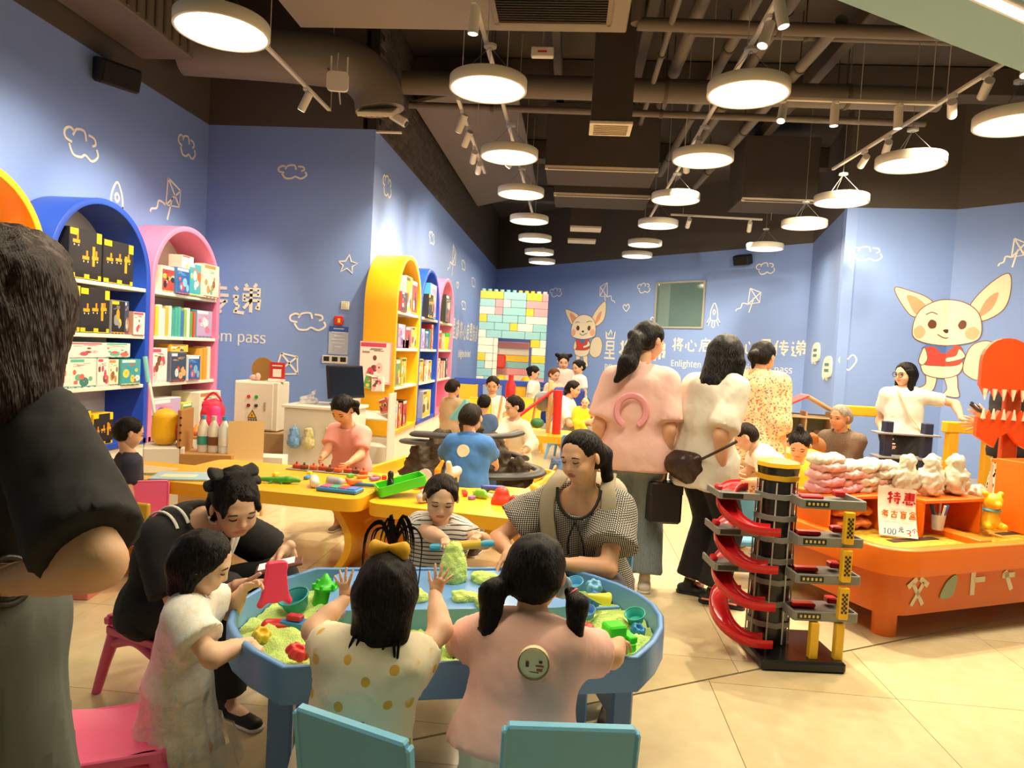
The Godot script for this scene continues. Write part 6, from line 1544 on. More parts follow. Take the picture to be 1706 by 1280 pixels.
	part(o, "grip", MB.new().rod(v(-0.245, 0.98, -0.05), v(-0.29, 1.2, -0.062), 0.02).mesh(), mat("6fb0b5", 0.5))
	part(o, "joint", MB.new().rod(v(-0.16, 0.62, -0.032), v(-0.175, 0.7, -0.036), 0.02).mesh(), mat("6fb0b5", 0.5))
	o = thing("toy_backpack", "bright yellow toy backpack shell beside the trolley", "toy", v(-3.25, 0.5, -5.35), 30)
	part(o, "shell", join([nets([cap(v(0, 0.08, 0), v(0, 0.22, 0), 0.085, 0.08, 0.02, v(1, 0, 0), 1.2)], 0.012)]), mat("f0b81c", 0.4))
	part(o, "red_side", MB.new().ball(v(0.1, 0.12, 0), v(0.05, 0.09, 0.07)).mesh(), mat("b8342c", 0.5))
	part(o, "base_box", rbox(Vector3(0.3, 0.5, 0.3), 0.01), mat("d8d2c6", 0.6), v(0, -0.25, 0))
	o = thing("wood_crate", "brown perforated wooden crate with bottles", "crate", v(-2.98, 0, -5.45), 12)
	part(o, "side_board", rbox(Vector3(0.03, 0.8, 0.3), 0.004), mat("ad7a3f", 0.6), v(-0.14, 0.4, 0))
	part(o, "crate_floor", rbox(Vector3(0.4, 0.45, 0.3), 0.004), mat("b98a4e", 0.6), v(0.07, 0.225, 0))
	for k in 5: part(o, "hole", MB.new().rod(v(-0.13, 0.5 + k * 0.06, 0.152), v(-0.13, 0.5 + k * 0.06, 0.149), 0.009).mesh(), mat("2a1d14", 0.8))
	for k in 3:
		var bt := thing("detergent_bottle", ["white bottle with teal label in the crate", "white bottle with brown stripe in the crate", "pale bottle with blue cap in the crate"][k], "bottle", v(-2.98 + k * 0.09, 0.452, -5.45))
		part(bt, "bottle_body", MB.new().lathe([Vector2(0, 0), Vector2(0.042, 0), Vector2(0.044, 0.2), Vector2(0.02, 0.25), Vector2(0.016, 0.27), Vector2(0, 0.27)], 14).mesh(), mat(["e9e4da", "e4dccf", "dfe4e4"][k], 0.4))
		part(bt, "cap", MB.new().lathe([Vector2(0, 0.27), Vector2(0.02, 0.27), Vector2(0.02, 0.3), Vector2(0, 0.3)], 12).mesh(), mat(["4a9ad0", "c9c2b6", "3f8fd0"][k], 0.4))
		part(bt, "label_band", MB.new().lathe([Vector2(0.0445, 0.06), Vector2(0.0455, 0.06), Vector2(0.0455, 0.13), Vector2(0.0445, 0.13)], 14).mesh(), mat(["3fa99a", "7a4a34", "efe9de"][k], 0.5))
	o = thing("bentwood_chair", "pale birch bentwood child chair back beside the bottles", "chair", v(-2.55, 0, -5.35), 30)
	var ch := []
	for i in 14:
		var t := i / 13.0
		var row := []
		for k in 7:
			var x := (k / 6.0 * 2.0 - 1.0) * 0.14 * (1.0 - 0.15 * pow(absf(t - 0.0), 3.0))
			var p := Vector3(x, 0.72 - 0.4 * minf(t / 0.6, 1.0), -0.16 + 0.05 * pow(t, 2.0))
			if t > 0.55: p = Vector3(x, 0.34 - 0.02 * sin((t - 0.55) * 7.0), -0.14 + (t - 0.55) * 0.75)
			row.append(p)
		ch.append(row)
	var bs := MB.new().grid(ch)
	for rr in ch: rr.reverse()
	bs.grid(ch, 0.014)
	part(o, "bent_shell", bs.mesh(), mat("d9b981", 0.5))
	for sx in [-1.0, 1.0]:
		for sz in [-0.08, 0.16]: part(o, "leg", MB.new().rod(v(sx * 0.11, 0.0, sz), v(sx * 0.1, 0.33, sz * 0.9), 0.014).mesh(), mat("d9b981", 0.5))
	single("white_carton", "flat white carton with black print by the bench", "box", rbox(Vector3(0.42, 0.4, 0.2), 0.004), mat("e4dfd4", 0.6), v(-2.62, 0.201, -5.75), v(0, 10, 0))
	# wall fittings on the return wall
	o = thing("notice_board", "blue and pale printed notice on the wall by yellow shelf", "notice", v(-2.57, 1.43, -7.495), 0)
	part(o, "sheet", rbox(Vector3(0.22, 0.31, 0.006), 0.001), mat("c3cbdf", 0.4))
	part(o, "header", rbox(Vector3(0.22, 0.06, 0.002), 0.0005), mat("3a63c2", 0.4), v(0, 0.125, 0.004))
	for k in 6: part(o, "print_line", rbox(Vector3([0.12, 0.16, 0.1, 0.16, 0.14, 0.08][k], 0.01, 0.002), 0.0005), mat("eef0f4", 0.5), v(0, 0.13 - k * 0.04, 0.006))
	o = thing("switch_panel", "white wall plate with three dark thermostat screens", "switch", v(-2.6, 1.215, -7.495), 0)
	part(o, "plate", rbox(Vector3(0.29, 0.09, 0.02), 0.004), mat("e9e5da", 0.4))
	for k in 3: part(o, "dark_display", rbox(Vector3(0.065, 0.052, 0.004), 0.001), mat("2a2b26", 0.2), v(-0.095 + k * 0.095, 0.006, 0.011))
	o = thing("alarm_box", "small red fire alarm button box on blue wall", "alarm", v(-2.575, 1.65, -7.49), 0)
	part(o, "red_case", rbox(Vector3(0.1, 0.1, 0.04), 0.008), mat("d42f22", 0.4))
	part(o, "mark", rbox(Vector3(0.03, 0.05, 0.003), 0.001), mat("e8c84a", 0.5), v(0.01, 0, 0.021))
	o = thing("wall_switch", "small cream wall switch above the red alarm", "switch", v(-2.51, 1.82, -7.492), 0)
	part(o, "plate", rbox(Vector3(0.09, 0.09, 0.016), 0.004), mat("e2dcc4", 0.4))
	part(o, "rocker", rbox(Vector3(0.04, 0.05, 0.008), 0.003), mat("d6cfb4", 0.4), v(0, 0, 0.01))
	# far window
	var d := (PD - PC).normalized()
	var wb := Basis(Vector3(d.x, 0, d.y), Vector3.UP, Vector3(d.x, 0, d.y).cross(Vector3.UP))
	var wn := struct("window_1", MB.new().box(Vector3.ZERO, Vector3(1.24, 1.0, 0.02)).mesh(), mat("5f7a78", 0.08))
	wn.transform = Transform3D(wb, v(2.34, 2.63, -15.55) + wb.z * 0.012)
	for q in [[0, 0.5, 1.3, 0.04], [0, -0.5, 1.3, 0.04], [-0.63, 0, 0.04, 1.0], [0.63, 0, 0.04, 1.0]]: part(wn, "window_frame", rbox(Vector3(q[2], q[3], 0.05), 0.006), mat("a9a89c", 0.5), v(q[0], q[1], 0.01))
	part(wn, "window_blind", rbox(Vector3(0.3, 0.96, 0.012), 0.002), mat("6f8a88", 0.5), v(-0.4, 0, 0.012))
func build_brick_house() -> void:
	# giant toy brick play house near the back corner: every brick its own piece
	var o := thing("brick_playhouse", "playhouse wall of giant pastel toy bricks with a doorway and red mailbox", "playhouse", v(-1.15, 0, -13.5), 6)
	var cols := [mat("8cc4cf", 0.4), mat("8cc4cf", 0.4), mat("e9c33a", 0.4), mat("e4e0d6", 0.4), mat("e29aa8", 0.4)]
	var rg := RandomNumberGenerator.new(); rg.seed = 12
	var rows := 17
	for r in rows:
		var y := 0.076 + r * 0.15
		var x := -0.66 - (0.15 if r % 2 else 0.0)
		while x < 0.64:
			var w: float = [0.3, 0.45, 0.3, 0.15][rg.randi() % 4]
			var x0 := maxf(x, -0.66); var x1 := minf(x + w, 0.66)
			x += w
			var door: bool = y < 1.68
			var segs := [[x0, x1]]
			if door:
				segs = []
				if x0 < -0.27: segs.append([x0, minf(x1, -0.27)])
				if x1 > 0.36: segs.append([maxf(x0, 0.36), x1])
			var m: Material = cols[rg.randi() % 5]
			for s in segs:
				if s[1] - s[0] < 0.05: continue
				part(o, "toy_brick", rbox(Vector3(s[1] - s[0] - 0.005, 0.146, 0.3), 0.007), m, v((s[0] + s[1]) / 2, y, 0))
	for k in 11: part(o, "brick_stud", MB.new().rod(v(-0.6 + k * 0.12, 2.55, 0), v(-0.6 + k * 0.12, 2.6, 0), 0.04).mesh(), cols[(k / 3) % 4])
	for r in 12: part(o, "inner_brick", rbox(Vector3(0.64, 0.128, 0.05), 0.005), [cols[0], cols[2], cols[3], cols[4]][r % 4], v(0.045, 0.07 + r * 0.133, -0.42))
	part(o, "mailbox", MB.new().box(v(-0.2, 1.2, -0.1), Vector3(0.2, 0.28, 0.16), 0.03).mesh(), mat("b8342f", 0.4))
	part(o, "slide_side", MB.new().tube(spline([v(-0.2, 0.7, 0.25), v(-0.18, 0.85, 0.1), v(-0.15, 0.8, -0.2)], 5), PackedFloat32Array([0.09]), 10).mesh(), mat("efb91e", 0.4))
	part(o, "slide_side", MB.new().tube(spline([v(0.34, 0.7, 0.25), v(0.32, 0.85, 0.1), v(0.3, 0.8, -0.2)], 5), PackedFloat32Array([0.09]), 10).mesh(), mat("efb91e", 0.4))
	part(o, "slide_bed", rbox(Vector3(0.5, 0.05, 0.6), 0.01), mat("f0c02a", 0.4), v(0.06, 0.62, 0.1))
	o = thing("play_fence", "blue play fence with yellow panels before the toy brick house", "fence", v(-1.1, 0, -11.9), 4)
	part(o, "top_rail", rbox(Vector3(1.75, 0.1, 0.06), 0.01), mat("2b4fb8", 0.4), v(0, 0.86, 0))
	for k in 5: part(o, "post", rbox(Vector3(0.08, 0.82, 0.06), 0.01), mat("2b4fb8", 0.4), v(-0.83 + k * 0.415, 0.41, 0))
	for k in 4: part(o, "panel", rbox(Vector3(0.33, 0.6, 0.03), 0.006), mat(["e8b62a", "7f9fc8", "e8b62a", "2b4fb8"][k], 0.45), v(-0.62 + k * 0.415, 0.5, 0))
	single("soft_block", "deep blue padded block at the end of the play fence", "block", rbox(Vector3(0.5, 0.86, 0.5), 0.03), mat("1f3c9c", 0.5), v(0.02, 0.431, -11.3))
# ---------------------------------------------------------------- wall drawings and lettering
# glyphs as strokes on a 10 x 10 field, y up: lists of x,y,x,y...
const GL := {
	"jiang": [[1.5, 8.5, 2.2, 7], [2.6, 9.5, 2.6, 0.5], [0.6, 3, 2.6, 4.6], [5.6, 9.6, 4.2, 7], [5.4, 8.4, 8.6, 8.4, 6.8, 6.2, 4.4, 5.2], [5.6, 7.4, 6.6, 6.6], [3.8, 4.2, 9.4, 4.2], [7.6, 5.4, 7.6, 0.8, 6.4, 1], [4.8, 3, 5.6, 2]],
	"xin": [[1.2, 5.4, 0.6, 2.6], [3, 6.6, 3, 1.8, 4.2, 0.9, 7, 0.9, 7.4, 2.4], [4.6, 8.2, 5.6, 6.4], [8, 6.2, 9.2, 3.8]],
	"qi": [[5, 9.8, 5.8, 8.8], [2.4, 8.2, 8.6, 8.2, 8.6, 6, 2.4, 6], [2.4, 8.2, 2.4, 4, 0.8, 0.6], [4, 4.6, 4, 0.8], [4, 4.6, 8.6, 4.6, 8.6, 0.8], [4, 1.2, 8.6, 1.2]],
	"chuan": [[2.6, 9.4, 0.8, 5.4], [1.8, 7.2, 1.8, 0.4], [4, 8, 9, 8], [3.4, 5.8, 9.6, 5.8], [6.4, 9.6, 5.4, 4, 8.8, 4, 6.6, 1.6], [5.2, 2.4, 7.4, 0.4]],
	"di": [[1, 8.6, 2, 7.6], [0.4, 5.6, 1.8, 5.6, 1.2, 4, 2.2, 2.6, 1.2, 0.9, 4.2, 0.5], [4.4, 9.6, 5, 8.6], [8, 9.8, 7.2, 8.6], [3.8, 8, 8.8, 8, 8.8, 6.2, 4, 6.2, 4, 4.6, 9, 4.6, 8.8, 2.2, 7.8, 2.4], [6.3, 8, 6.3, 0.8], [6.2, 4.4, 4, 2]],
	"xing": [[3, 9.6, 8, 9.6, 8, 7, 3, 7, 3, 9.6], [3, 8.3, 8, 8.3], [3.4, 6.4, 2, 4.4], [2.6, 5.2, 9, 5.2], [2.8, 3.2, 8.6, 3.2], [5.6, 6.6, 5.6, 1], [1, 1, 10, 1]],
	"te": [[1.6, 9, 1, 6.6], [0.6, 7.6, 4, 7.6], [2.4, 9.6, 2.4, 0.4], [0.4, 3.4, 4, 4.8], [5, 8.2, 9, 8.2], [7, 9.6, 7, 6.2], [4.4, 6.2, 9.6, 6.2], [4.6, 4, 9.4, 4], [8, 5.2, 8, 0.8, 6.8, 1], [5.4, 3, 6.2, 2]],
	"hui": [[1.4, 8.8, 8.8, 8.8], [5, 9.8, 5, 4], [2.4, 7.6, 8, 7.6, 8, 5, 2.4, 5, 2.4, 7.6], [2.4, 6.3, 8, 6.3], [1.2, 3.8, 8.6, 3.8], [1.4, 2.6, 0.8, 1], [3.2, 2.8, 3.4, 0.6, 7, 0.6, 7.4, 1.6], [5, 2.8, 5.6, 1.8], [8.2, 2.6, 9.2, 1.2]],
	"kao": [[2, 8.2, 7.6, 8.2], [4.6, 9.6, 4.6, 6], [0.8, 6, 9, 6], [8.6, 9, 1.6, 2.6], [4, 4, 8.4, 4], [5, 4, 4.6, 2.4, 8, 2.4, 7.2, 0.6]],
	"gu": [[1, 7.4, 9, 7.4], [5, 9.6, 5, 4.6], [2.6, 4.6, 7.6, 4.6, 7.6, 0.8, 2.6, 0.8, 2.6, 4.6]],
	"mang": [[5, 9.8, 5, 8.8], [1, 8.4, 9, 8.4], [2.6, 8.4, 2.6, 6.4, 8.4, 6.4], [3, 5.4, 7.4, 5.4, 7.4, 0.6, 3, 0.6, 3, 5.4], [3, 3.8, 7.4, 3.8], [3, 2.2, 7.4, 2.2]],
	"he": [[5, 9.8, 1, 6.6], [5, 9.8, 9, 6.6], [3.4, 7, 6.6, 7], [3, 5.8, 7, 5.8, 7, 4, 3, 4, 3, 5.8], [2, 3, 8, 3, 8, 0.8], [2, 3, 2, 0.8], [4, 3, 4, 0.8], [6, 3, 6, 0.8], [0.8, 0.6, 9.4, 0.6]],
	"yuan": [[2.4, 9, 7.6, 9], [1, 6.4, 9, 6.4], [4, 6.4, 3.6, 3, 1, 0.6], [6, 6.4, 6, 1, 8.8, 1, 9, 2.4]],
	"ge": [[5, 9.6, 0.8, 5], [5, 9.6, 9.2, 5], [5, 6.8, 5, 0.4]],
	"you": [[1, 8, 9, 8], [4.6, 9.6, 1, 4], [3.6, 6, 3.6, 0.6], [3.6, 6, 8, 6, 8, 0.6], [3.6, 4.2, 8, 4.2], [3.6, 2.4, 8, 2.4]],
	"dian": [[1.6, 8, 8.4, 8, 8.4, 3, 1.6, 3, 1.6, 8], [1.6, 5.5, 8.4, 5.5], [5, 9.6, 5, 1, 9, 1, 9, 2.2]],
	"wei": [[4, 9.6, 1.4, 6.4], [3.6, 8.6, 7, 8.6, 6, 7], [1.6, 6.6, 9, 6.6], [2.4, 6.6, 1, 0.6], [4, 5, 7.4, 5, 7.4, 3], [4, 5, 4, 1, 8.6, 1, 8.6, 2]],
	"xian": [[1.2, 9, 1.2, 0.4], [1.2, 9, 3.6, 9, 2.6, 6.6, 3.6, 4.4, 1.4, 4], [6.6, 9.8, 3.6, 6.2], [6.6, 9.8, 9.6, 6.2], [5.2, 6, 8, 6], [5, 4.4, 5.6, 2], [6.6, 4.4, 6.8, 2.2], [8.6, 4.6, 7.6, 1], [4, 0.8, 9.6, 0.8]],
	"xin1": [[2, 9, 3, 8], [1, 7, 5, 7]]}
func glyphs(par: Node, called: String, names: Array, at: Vector3, size: float, pitch: float, m: Material, w := 0.1) -> void:
	for i in names.size():
		var b := MB.new()
		for s in GL[names[i]]:
			var pl := PackedVector2Array()
			for k in range(0, s.size(), 2): pl.append(Vector2(s[k], s[k + 1]) * size / 10.0 + Vector2(i * pitch, 0))
			for k in pl.size() - 1: b.stroke(PackedVector2Array([pl[k], pl[k] + (pl[k + 1] - pl[k]) * 1.0001]), size * w, 0.003)
			for k in range(1, pl.size() - 1): b.box(Vector3(pl[k].x, pl[k].y, 0.0014), Vector3(size * w, size * w, 0.0028))
		part(par, called, b.mesh(), m, at)
func wall_at(k: String, p: Vector3) -> Transform3D:
	var r := Vector3(1, 0, 0)
	match k:
		"A": r = Vector3(0, 0, -1); p.x = -4.15
		"B": p.z = -7.5
		"C": r = Vector3(0, 0, -1); p.x = -2.25
		"D": r = Vector3(PD.x - PC.x, 0, PD.y - PC.y).normalized()
		"E": r = Vector3(PE.x - PD.x, 0, PE.y - PD.y).normalized()
		"F": r = Vector3(PF.x - PE.x, 0, PF.y - PE.y).normalized()
		"G": r = Vector3(PG.x - PF.x, 0, PG.y - PF.y).normalized()
	if k in ["D", "E", "F", "G"]:
		var a: Vector2 = {"D": PC, "E": PD, "F": PE, "G": PF}[k]
		var t := Vector2(p.x - a.x, p.z - a.y).dot(Vector2(r.x, r.z))
		p = Vector3(a.x + r.x * t, p.y, a.y + r.z * t)
	var nn := r.cross(Vector3.UP)
	return Transform3D(Basis(r, Vector3.UP, nn), p + nn * 0.002)
func drawing(kind: String, k: String, p: Vector3, w: float, h: float, label: String) -> void:
	var b := MB.new()
	var sw := 0.02 if kind != "star" else 0.014
	var S := []
	match kind:
		"cloud": S = [[[-0.28, -0.05, -0.46, 0.02, -0.48, 0.25, -0.34, 0.4, -0.22, 0.32], 0], [[-0.26, 0.18, -0.16, 0.42, 0.06, 0.46, 0.12, 0.16], 0], [[0.18, 0.4, 0.36, 0.36, 0.4, 0.18, 0.3, 0.08], 0], [[-0.36, -0.12, -0.24, -0.42, -0.02, -0.42, 0.1, -0.3, 0.3, -0.42, 0.48, -0.2, 0.44, 0.04], 0]]
		"kite": S = [[[0.05, 0.48, 0.48, 0.3, 0.46, -0.1, 0.0, -0.16, 0.05, 0.48], 1], [[0.05, 0.48, 0.46, -0.1], 1], [[0.48, 0.3, 0.0, -0.16], 1], [[0.0, -0.16, -0.22, -0.12, -0.28, -0.3, -0.44, -0.36, -0.48, -0.44], 0], [[0.22, 0.1, 0.06, -0.5], 1]]
		"star": S = [[[-0.5, 0.12, -0.14, 0.14, 0.06, 0.5, 0.16, 0.14, 0.5, 0.04, 0.22, -0.14, 0.24, -0.5, -0.04, -0.24, -0.36, -0.44, -0.24, -0.1, -0.5, 0.12], 1]]
		"heart": S = [[[0.0, 0.2, -0.25, 0.45, -0.48, 0.15, -0.2, -0.25, 0.08, -0.46], 0], [[0.0, 0.2, 0.25, 0.5, 0.48, 0.2, 0.3, -0.2, 0.08, -0.46], 0]]
		"rocket": S = [[[-0.22, -0.2, -0.26, 0.1, -0.14, 0.36, 0.0, 0.48, 0.14, 0.36, 0.26, 0.1, 0.22, -0.2, -0.22, -0.2], 0], [[-0.1, 0.12, 0.0, 0.22, 0.1, 0.12, 0.0, 0.02, -0.1, 0.12], 0], [[-0.24, -0.05, -0.48, -0.3, -0.4, -0.42, -0.22, -0.2], 1], [[0.24, -0.05, 0.48, -0.3, 0.4, -0.42, 0.22, -0.2], 1], [[-0.08, -0.22, -0.1, -0.44, 0.0, -0.5, 0.1, -0.44, 0.08, -0.22], 1]]
		"envelope": S = [[[-0.2, 0.46, 0.42, 0.34, 0.46, -0.36, -0.42, -0.44, -0.2, 0.46], 1], [[-0.2, 0.46, 0.46, -0.36], 1], [[0.42, 0.34, -0.42, -0.44], 1]]
	for s in S:
		var pts := []
		for i in range(0, s[0].size(), 2): pts.append(Vector2(s[0][i] * w, s[0][i + 1] * h))
		b.stroke(spl2(pts, 5) if s[1] == 0 else spl2(pts, 1), sw, 0.003)
	var o := single(kind + "_decal", label, "wall decal", b.mesh(), mat("fffaf0", 0.6))
	o.transform = wall_at(k, p)
func text_on(par: Node, s: String, at: Vector3, size: float, m: Material) -> void:
	var f := SystemFont.new(); f.font_names = PackedStringArray(["Droid Sans"])
	var t := TextMesh.new()
	t.text = s; t.font = f; t.font_size = 64; t.pixel_size = size / 64.0; t.depth = 0.003; t.curve_step = 4.0
	t.horizontal_alignment = HORIZONTAL_ALIGNMENT_LEFT
	part(par, "lettering", t, m, at)
func build_decals() -> void:
	var wm := mat("f4efdf", 0.6)
	var L := [["cloud", "A", v(0, 2.94, -5.51), 0.41, 0.25, "white outline cloud above the blue arch"], ["cloud", "A", v(0, 3.38, -7.07), 0.33, 0.23, "white outline cloud high near the wall corner"], ["rocket", "A", v(0, 2.56, -5.97), 0.3, 0.38, "white outline rocket behind the blue arch"], ["kite", "A", v(0, 2.77, -6.72), 0.53, 0.43, "white outline kite above the pink arch"],
		["cloud", "B", v(-3.17, 3.26, 0), 0.33, 0.16, "small white outline cloud high on the return wall"], ["star", "B", v(-2.5, 2.28, 0), 0.22, 0.2, "white outline star above the wall switch"], ["cloud", "B", v(-2.93, 1.62, 0), 0.42, 0.21, "white outline cloud beside the red alarm"], ["envelope", "B", v(-3.16, 1.13, 0), 0.3, 0.27, "white outline envelope behind the switch cabinet"],
		["cloud", "C", v(0, 3.26, -8.03), 0.38, 0.25, "white outline cloud above the brick wall side yellow arch"], ["cloud", "C", v(0, 3.1, -10.69), 0.4, 0.2, "white outline cloud above the brick wall side pink arch"], ["kite", "C", v(0, 3.03, -12.57), 0.8, 0.58, "white outline kite before the toy brick house"], ["cloud", "C", v(0, 3.09, -13.9), 0.5, 0.21, "white outline cloud beyond the kite"], ["heart", "C", v(0, 2.63, -13.3), 0.26, 0.13, "white outline heart below the kite"], ["cloud", "C", v(0, 2.9, -15.41), 0.6, 0.22, "white outline cloud near the back corner"], ["cloud", "C", v(0, 2.3, -14.19), 0.6, 0.18, "white outline cloud low beside the brick house"], ["rocket", "C", v(0, 2.6, -16.81), 0.33, 0.35, "white outline rocket near the back corner"],
		["cloud", "D", v(-0.47, 3.01, -18.27), 0.45, 0.24, "white outline cloud beside the toy brick house top"], ["kite", "D", v(0.82, 2.94, -17.02), -0.52, 0.55, "white outline kite between small fox and window"], ["cloud", "D", v(1.61, 3.03, -16.26), 0.37, 0.24, "white outline cloud touching the window"], ["heart", "D", v(1.26, 2.58, -16.6), 0.2, 0.18, "small white outline heart under the far kite"], ["rocket", "D", v(2.97, 2.4, -14.93), 0.33, 0.53, "white outline rocket beside the window"], ["kite", "D", v(3.53, 2.7, -14.4), 0.55, 0.5, "white outline kite beside the rocket"], ["cloud", "D", v(3.76, 3.32, -14.17), 0.4, 0.24, "white outline cloud under the far speaker"], ["heart", "D", v(1.86, 2.29, -16.01), 0.2, 0.16, "white outline heart at the window corner"],
		["cloud", "F", v(4.17, 3.09, -10.43), 0.43, 0.22, "white outline cloud beside the column"], ["heart", "F", v(4.03, 1.51, -10.45), 0.25, 0.24, "white outline heart beside the plaques"], ["kite", "G", v(5.78, 3.09, -9.81), 0.3, 0.39, "white outline kite above the fox mural"]]
	for q in L: drawing(q[0], q[1], q[2], q[3], q[4], q[5])
	# slogans
	var o := thing("wall_slogan", "white slogan characters and the word pass on the return wall", "wall lettering", Vector3.ZERO)
	o.transform = wall_at("B", v(-3.8, 1.66, 0))
	glyphs(o, "character", ["chuan", "di"], v(-0.4, 0.0, 0), 0.36, 0.38, wm)
	text_on(o, "dom pass", v(-0.34, -0.25, 0), 0.17, wm)
	o = thing("wall_slogan", "long white slogan with English line on the back wall", "wall lettering", Vector3.ZERO)
	o.transform = wall_at("D", v(2.2, 1.6, -15.6))
	glyphs(o, "character", ["jiang", "xin", "qi", "xing"], v(0, 0, 0), 0.32, 0.345, wm)
	glyphs(o, "character", ["xin", "xing", "chuan", "di"], v(1.72, 0, 0), 0.32, 0.345, wm)
	text_on(o, "Enlighten the heart, wisdom pass", v(0, -0.26, 0), 0.19, wm)
	o = thing("wall_logo", "white shop logo with crown and two words on back wall", "wall lettering", Vector3.ZERO)
	o.transform = wall_at("D", v(0.85, 1.35, -17.0))
	var lb := MB.new()
	for q in [[[0.02, 0.5, 0.0, 0.66, 0.08, 0.58, 0.14, 0.7, 0.2, 0.58, 0.28, 0.66, 0.26, 0.5, 0.02, 0.5]], [[0.04, 0.42, 0.26, 0.42, 0.26, 0.22, 0.04, 0.22, 0.04, 0.42]], [[0.04, 0.32, 0.26, 0.32]], [[0.0, 0.14, 0.3, 0.14]], [[0.15, 0.22, 0.15, 0.02]], [[-0.02, 0.02, 0.32, 0.02]]]:
		var pl := PackedVector2Array()
		for i in range(0, q[0].size(), 2): pl.append(Vector2(q[0][i], q[0][i + 1]))
		lb.stroke(pl, 0.045, 0.004)
	part(o, "crown_character", lb.mesh(), wm)
	glyphs(o, "character", ["jiang", "qi", "di"], v(0.42, 0.02, 0), 0.46, 0.46, wm, 0.12)
	text_on(o, "PO", v(0, -0.2, 0), 0.2, wm); text_on(o, "NY", v(1.42, -0.2, 0), 0.2, wm)
	o = thing("wall_slogan", "white shop name and slogan on wall behind shelf units", "wall lettering", Vector3.ZERO)
	o.transform = wall_at("C", v(0, 1.58, -12.9))
	glyphs(o, "character", ["xing", "di", "jiang", "xin", "qi", "xing", "chuan", "di"], v(0, 0, 0), 0.4, 0.46, wm)
	text_on(o, "Enlighten the heart", v(0.9, -0.28, 0), 0.2, wm)
	# small cut-out plaques on the column
	for q in [["E", v(4.12, 1.66, -12.2), "upper"], ["E", v(3.96, 1.42, -11.0), "lower"]]:
		o = thing("wall_plaque", "small white cloud shaped plaque on column, " + q[2] + " one", "plaque", Vector3.ZERO)
		o.transform = wall_at(q[0], q[1])
		part(o, "board", MB.new().poly(spl2(V2([-0.36, -0.1, -0.3, 0.1, -0.1, 0.17, 0.2, 0.17, 0.36, 0.05, 0.34, -0.12, 0.1, -0.14, 0.04, -0.2, -0.04, -0.14, -0.2, -0.19]), 4, true), 0.03).mesh(), mat("dfe6d8", 0.5))
		for k in 2: part(o, "text_line", rbox(Vector3(0.36, 0.045, 0.003), 0.001), mat("54806c", 0.5), v(0.02, 0.05 - k * 0.09, 0.032))
	# painted animals: big-eared white fox in a red jacket
	fox(wall_at("F", v(5.28, 2.02, -10.333)), 0.97, "large painted white fox in red jacket across the wall corner", true)
	fox(wall_at("D", v(0.29, 1.99, -17.53)), 0.92, "small painted white fox in red scarf on the back wall", false)
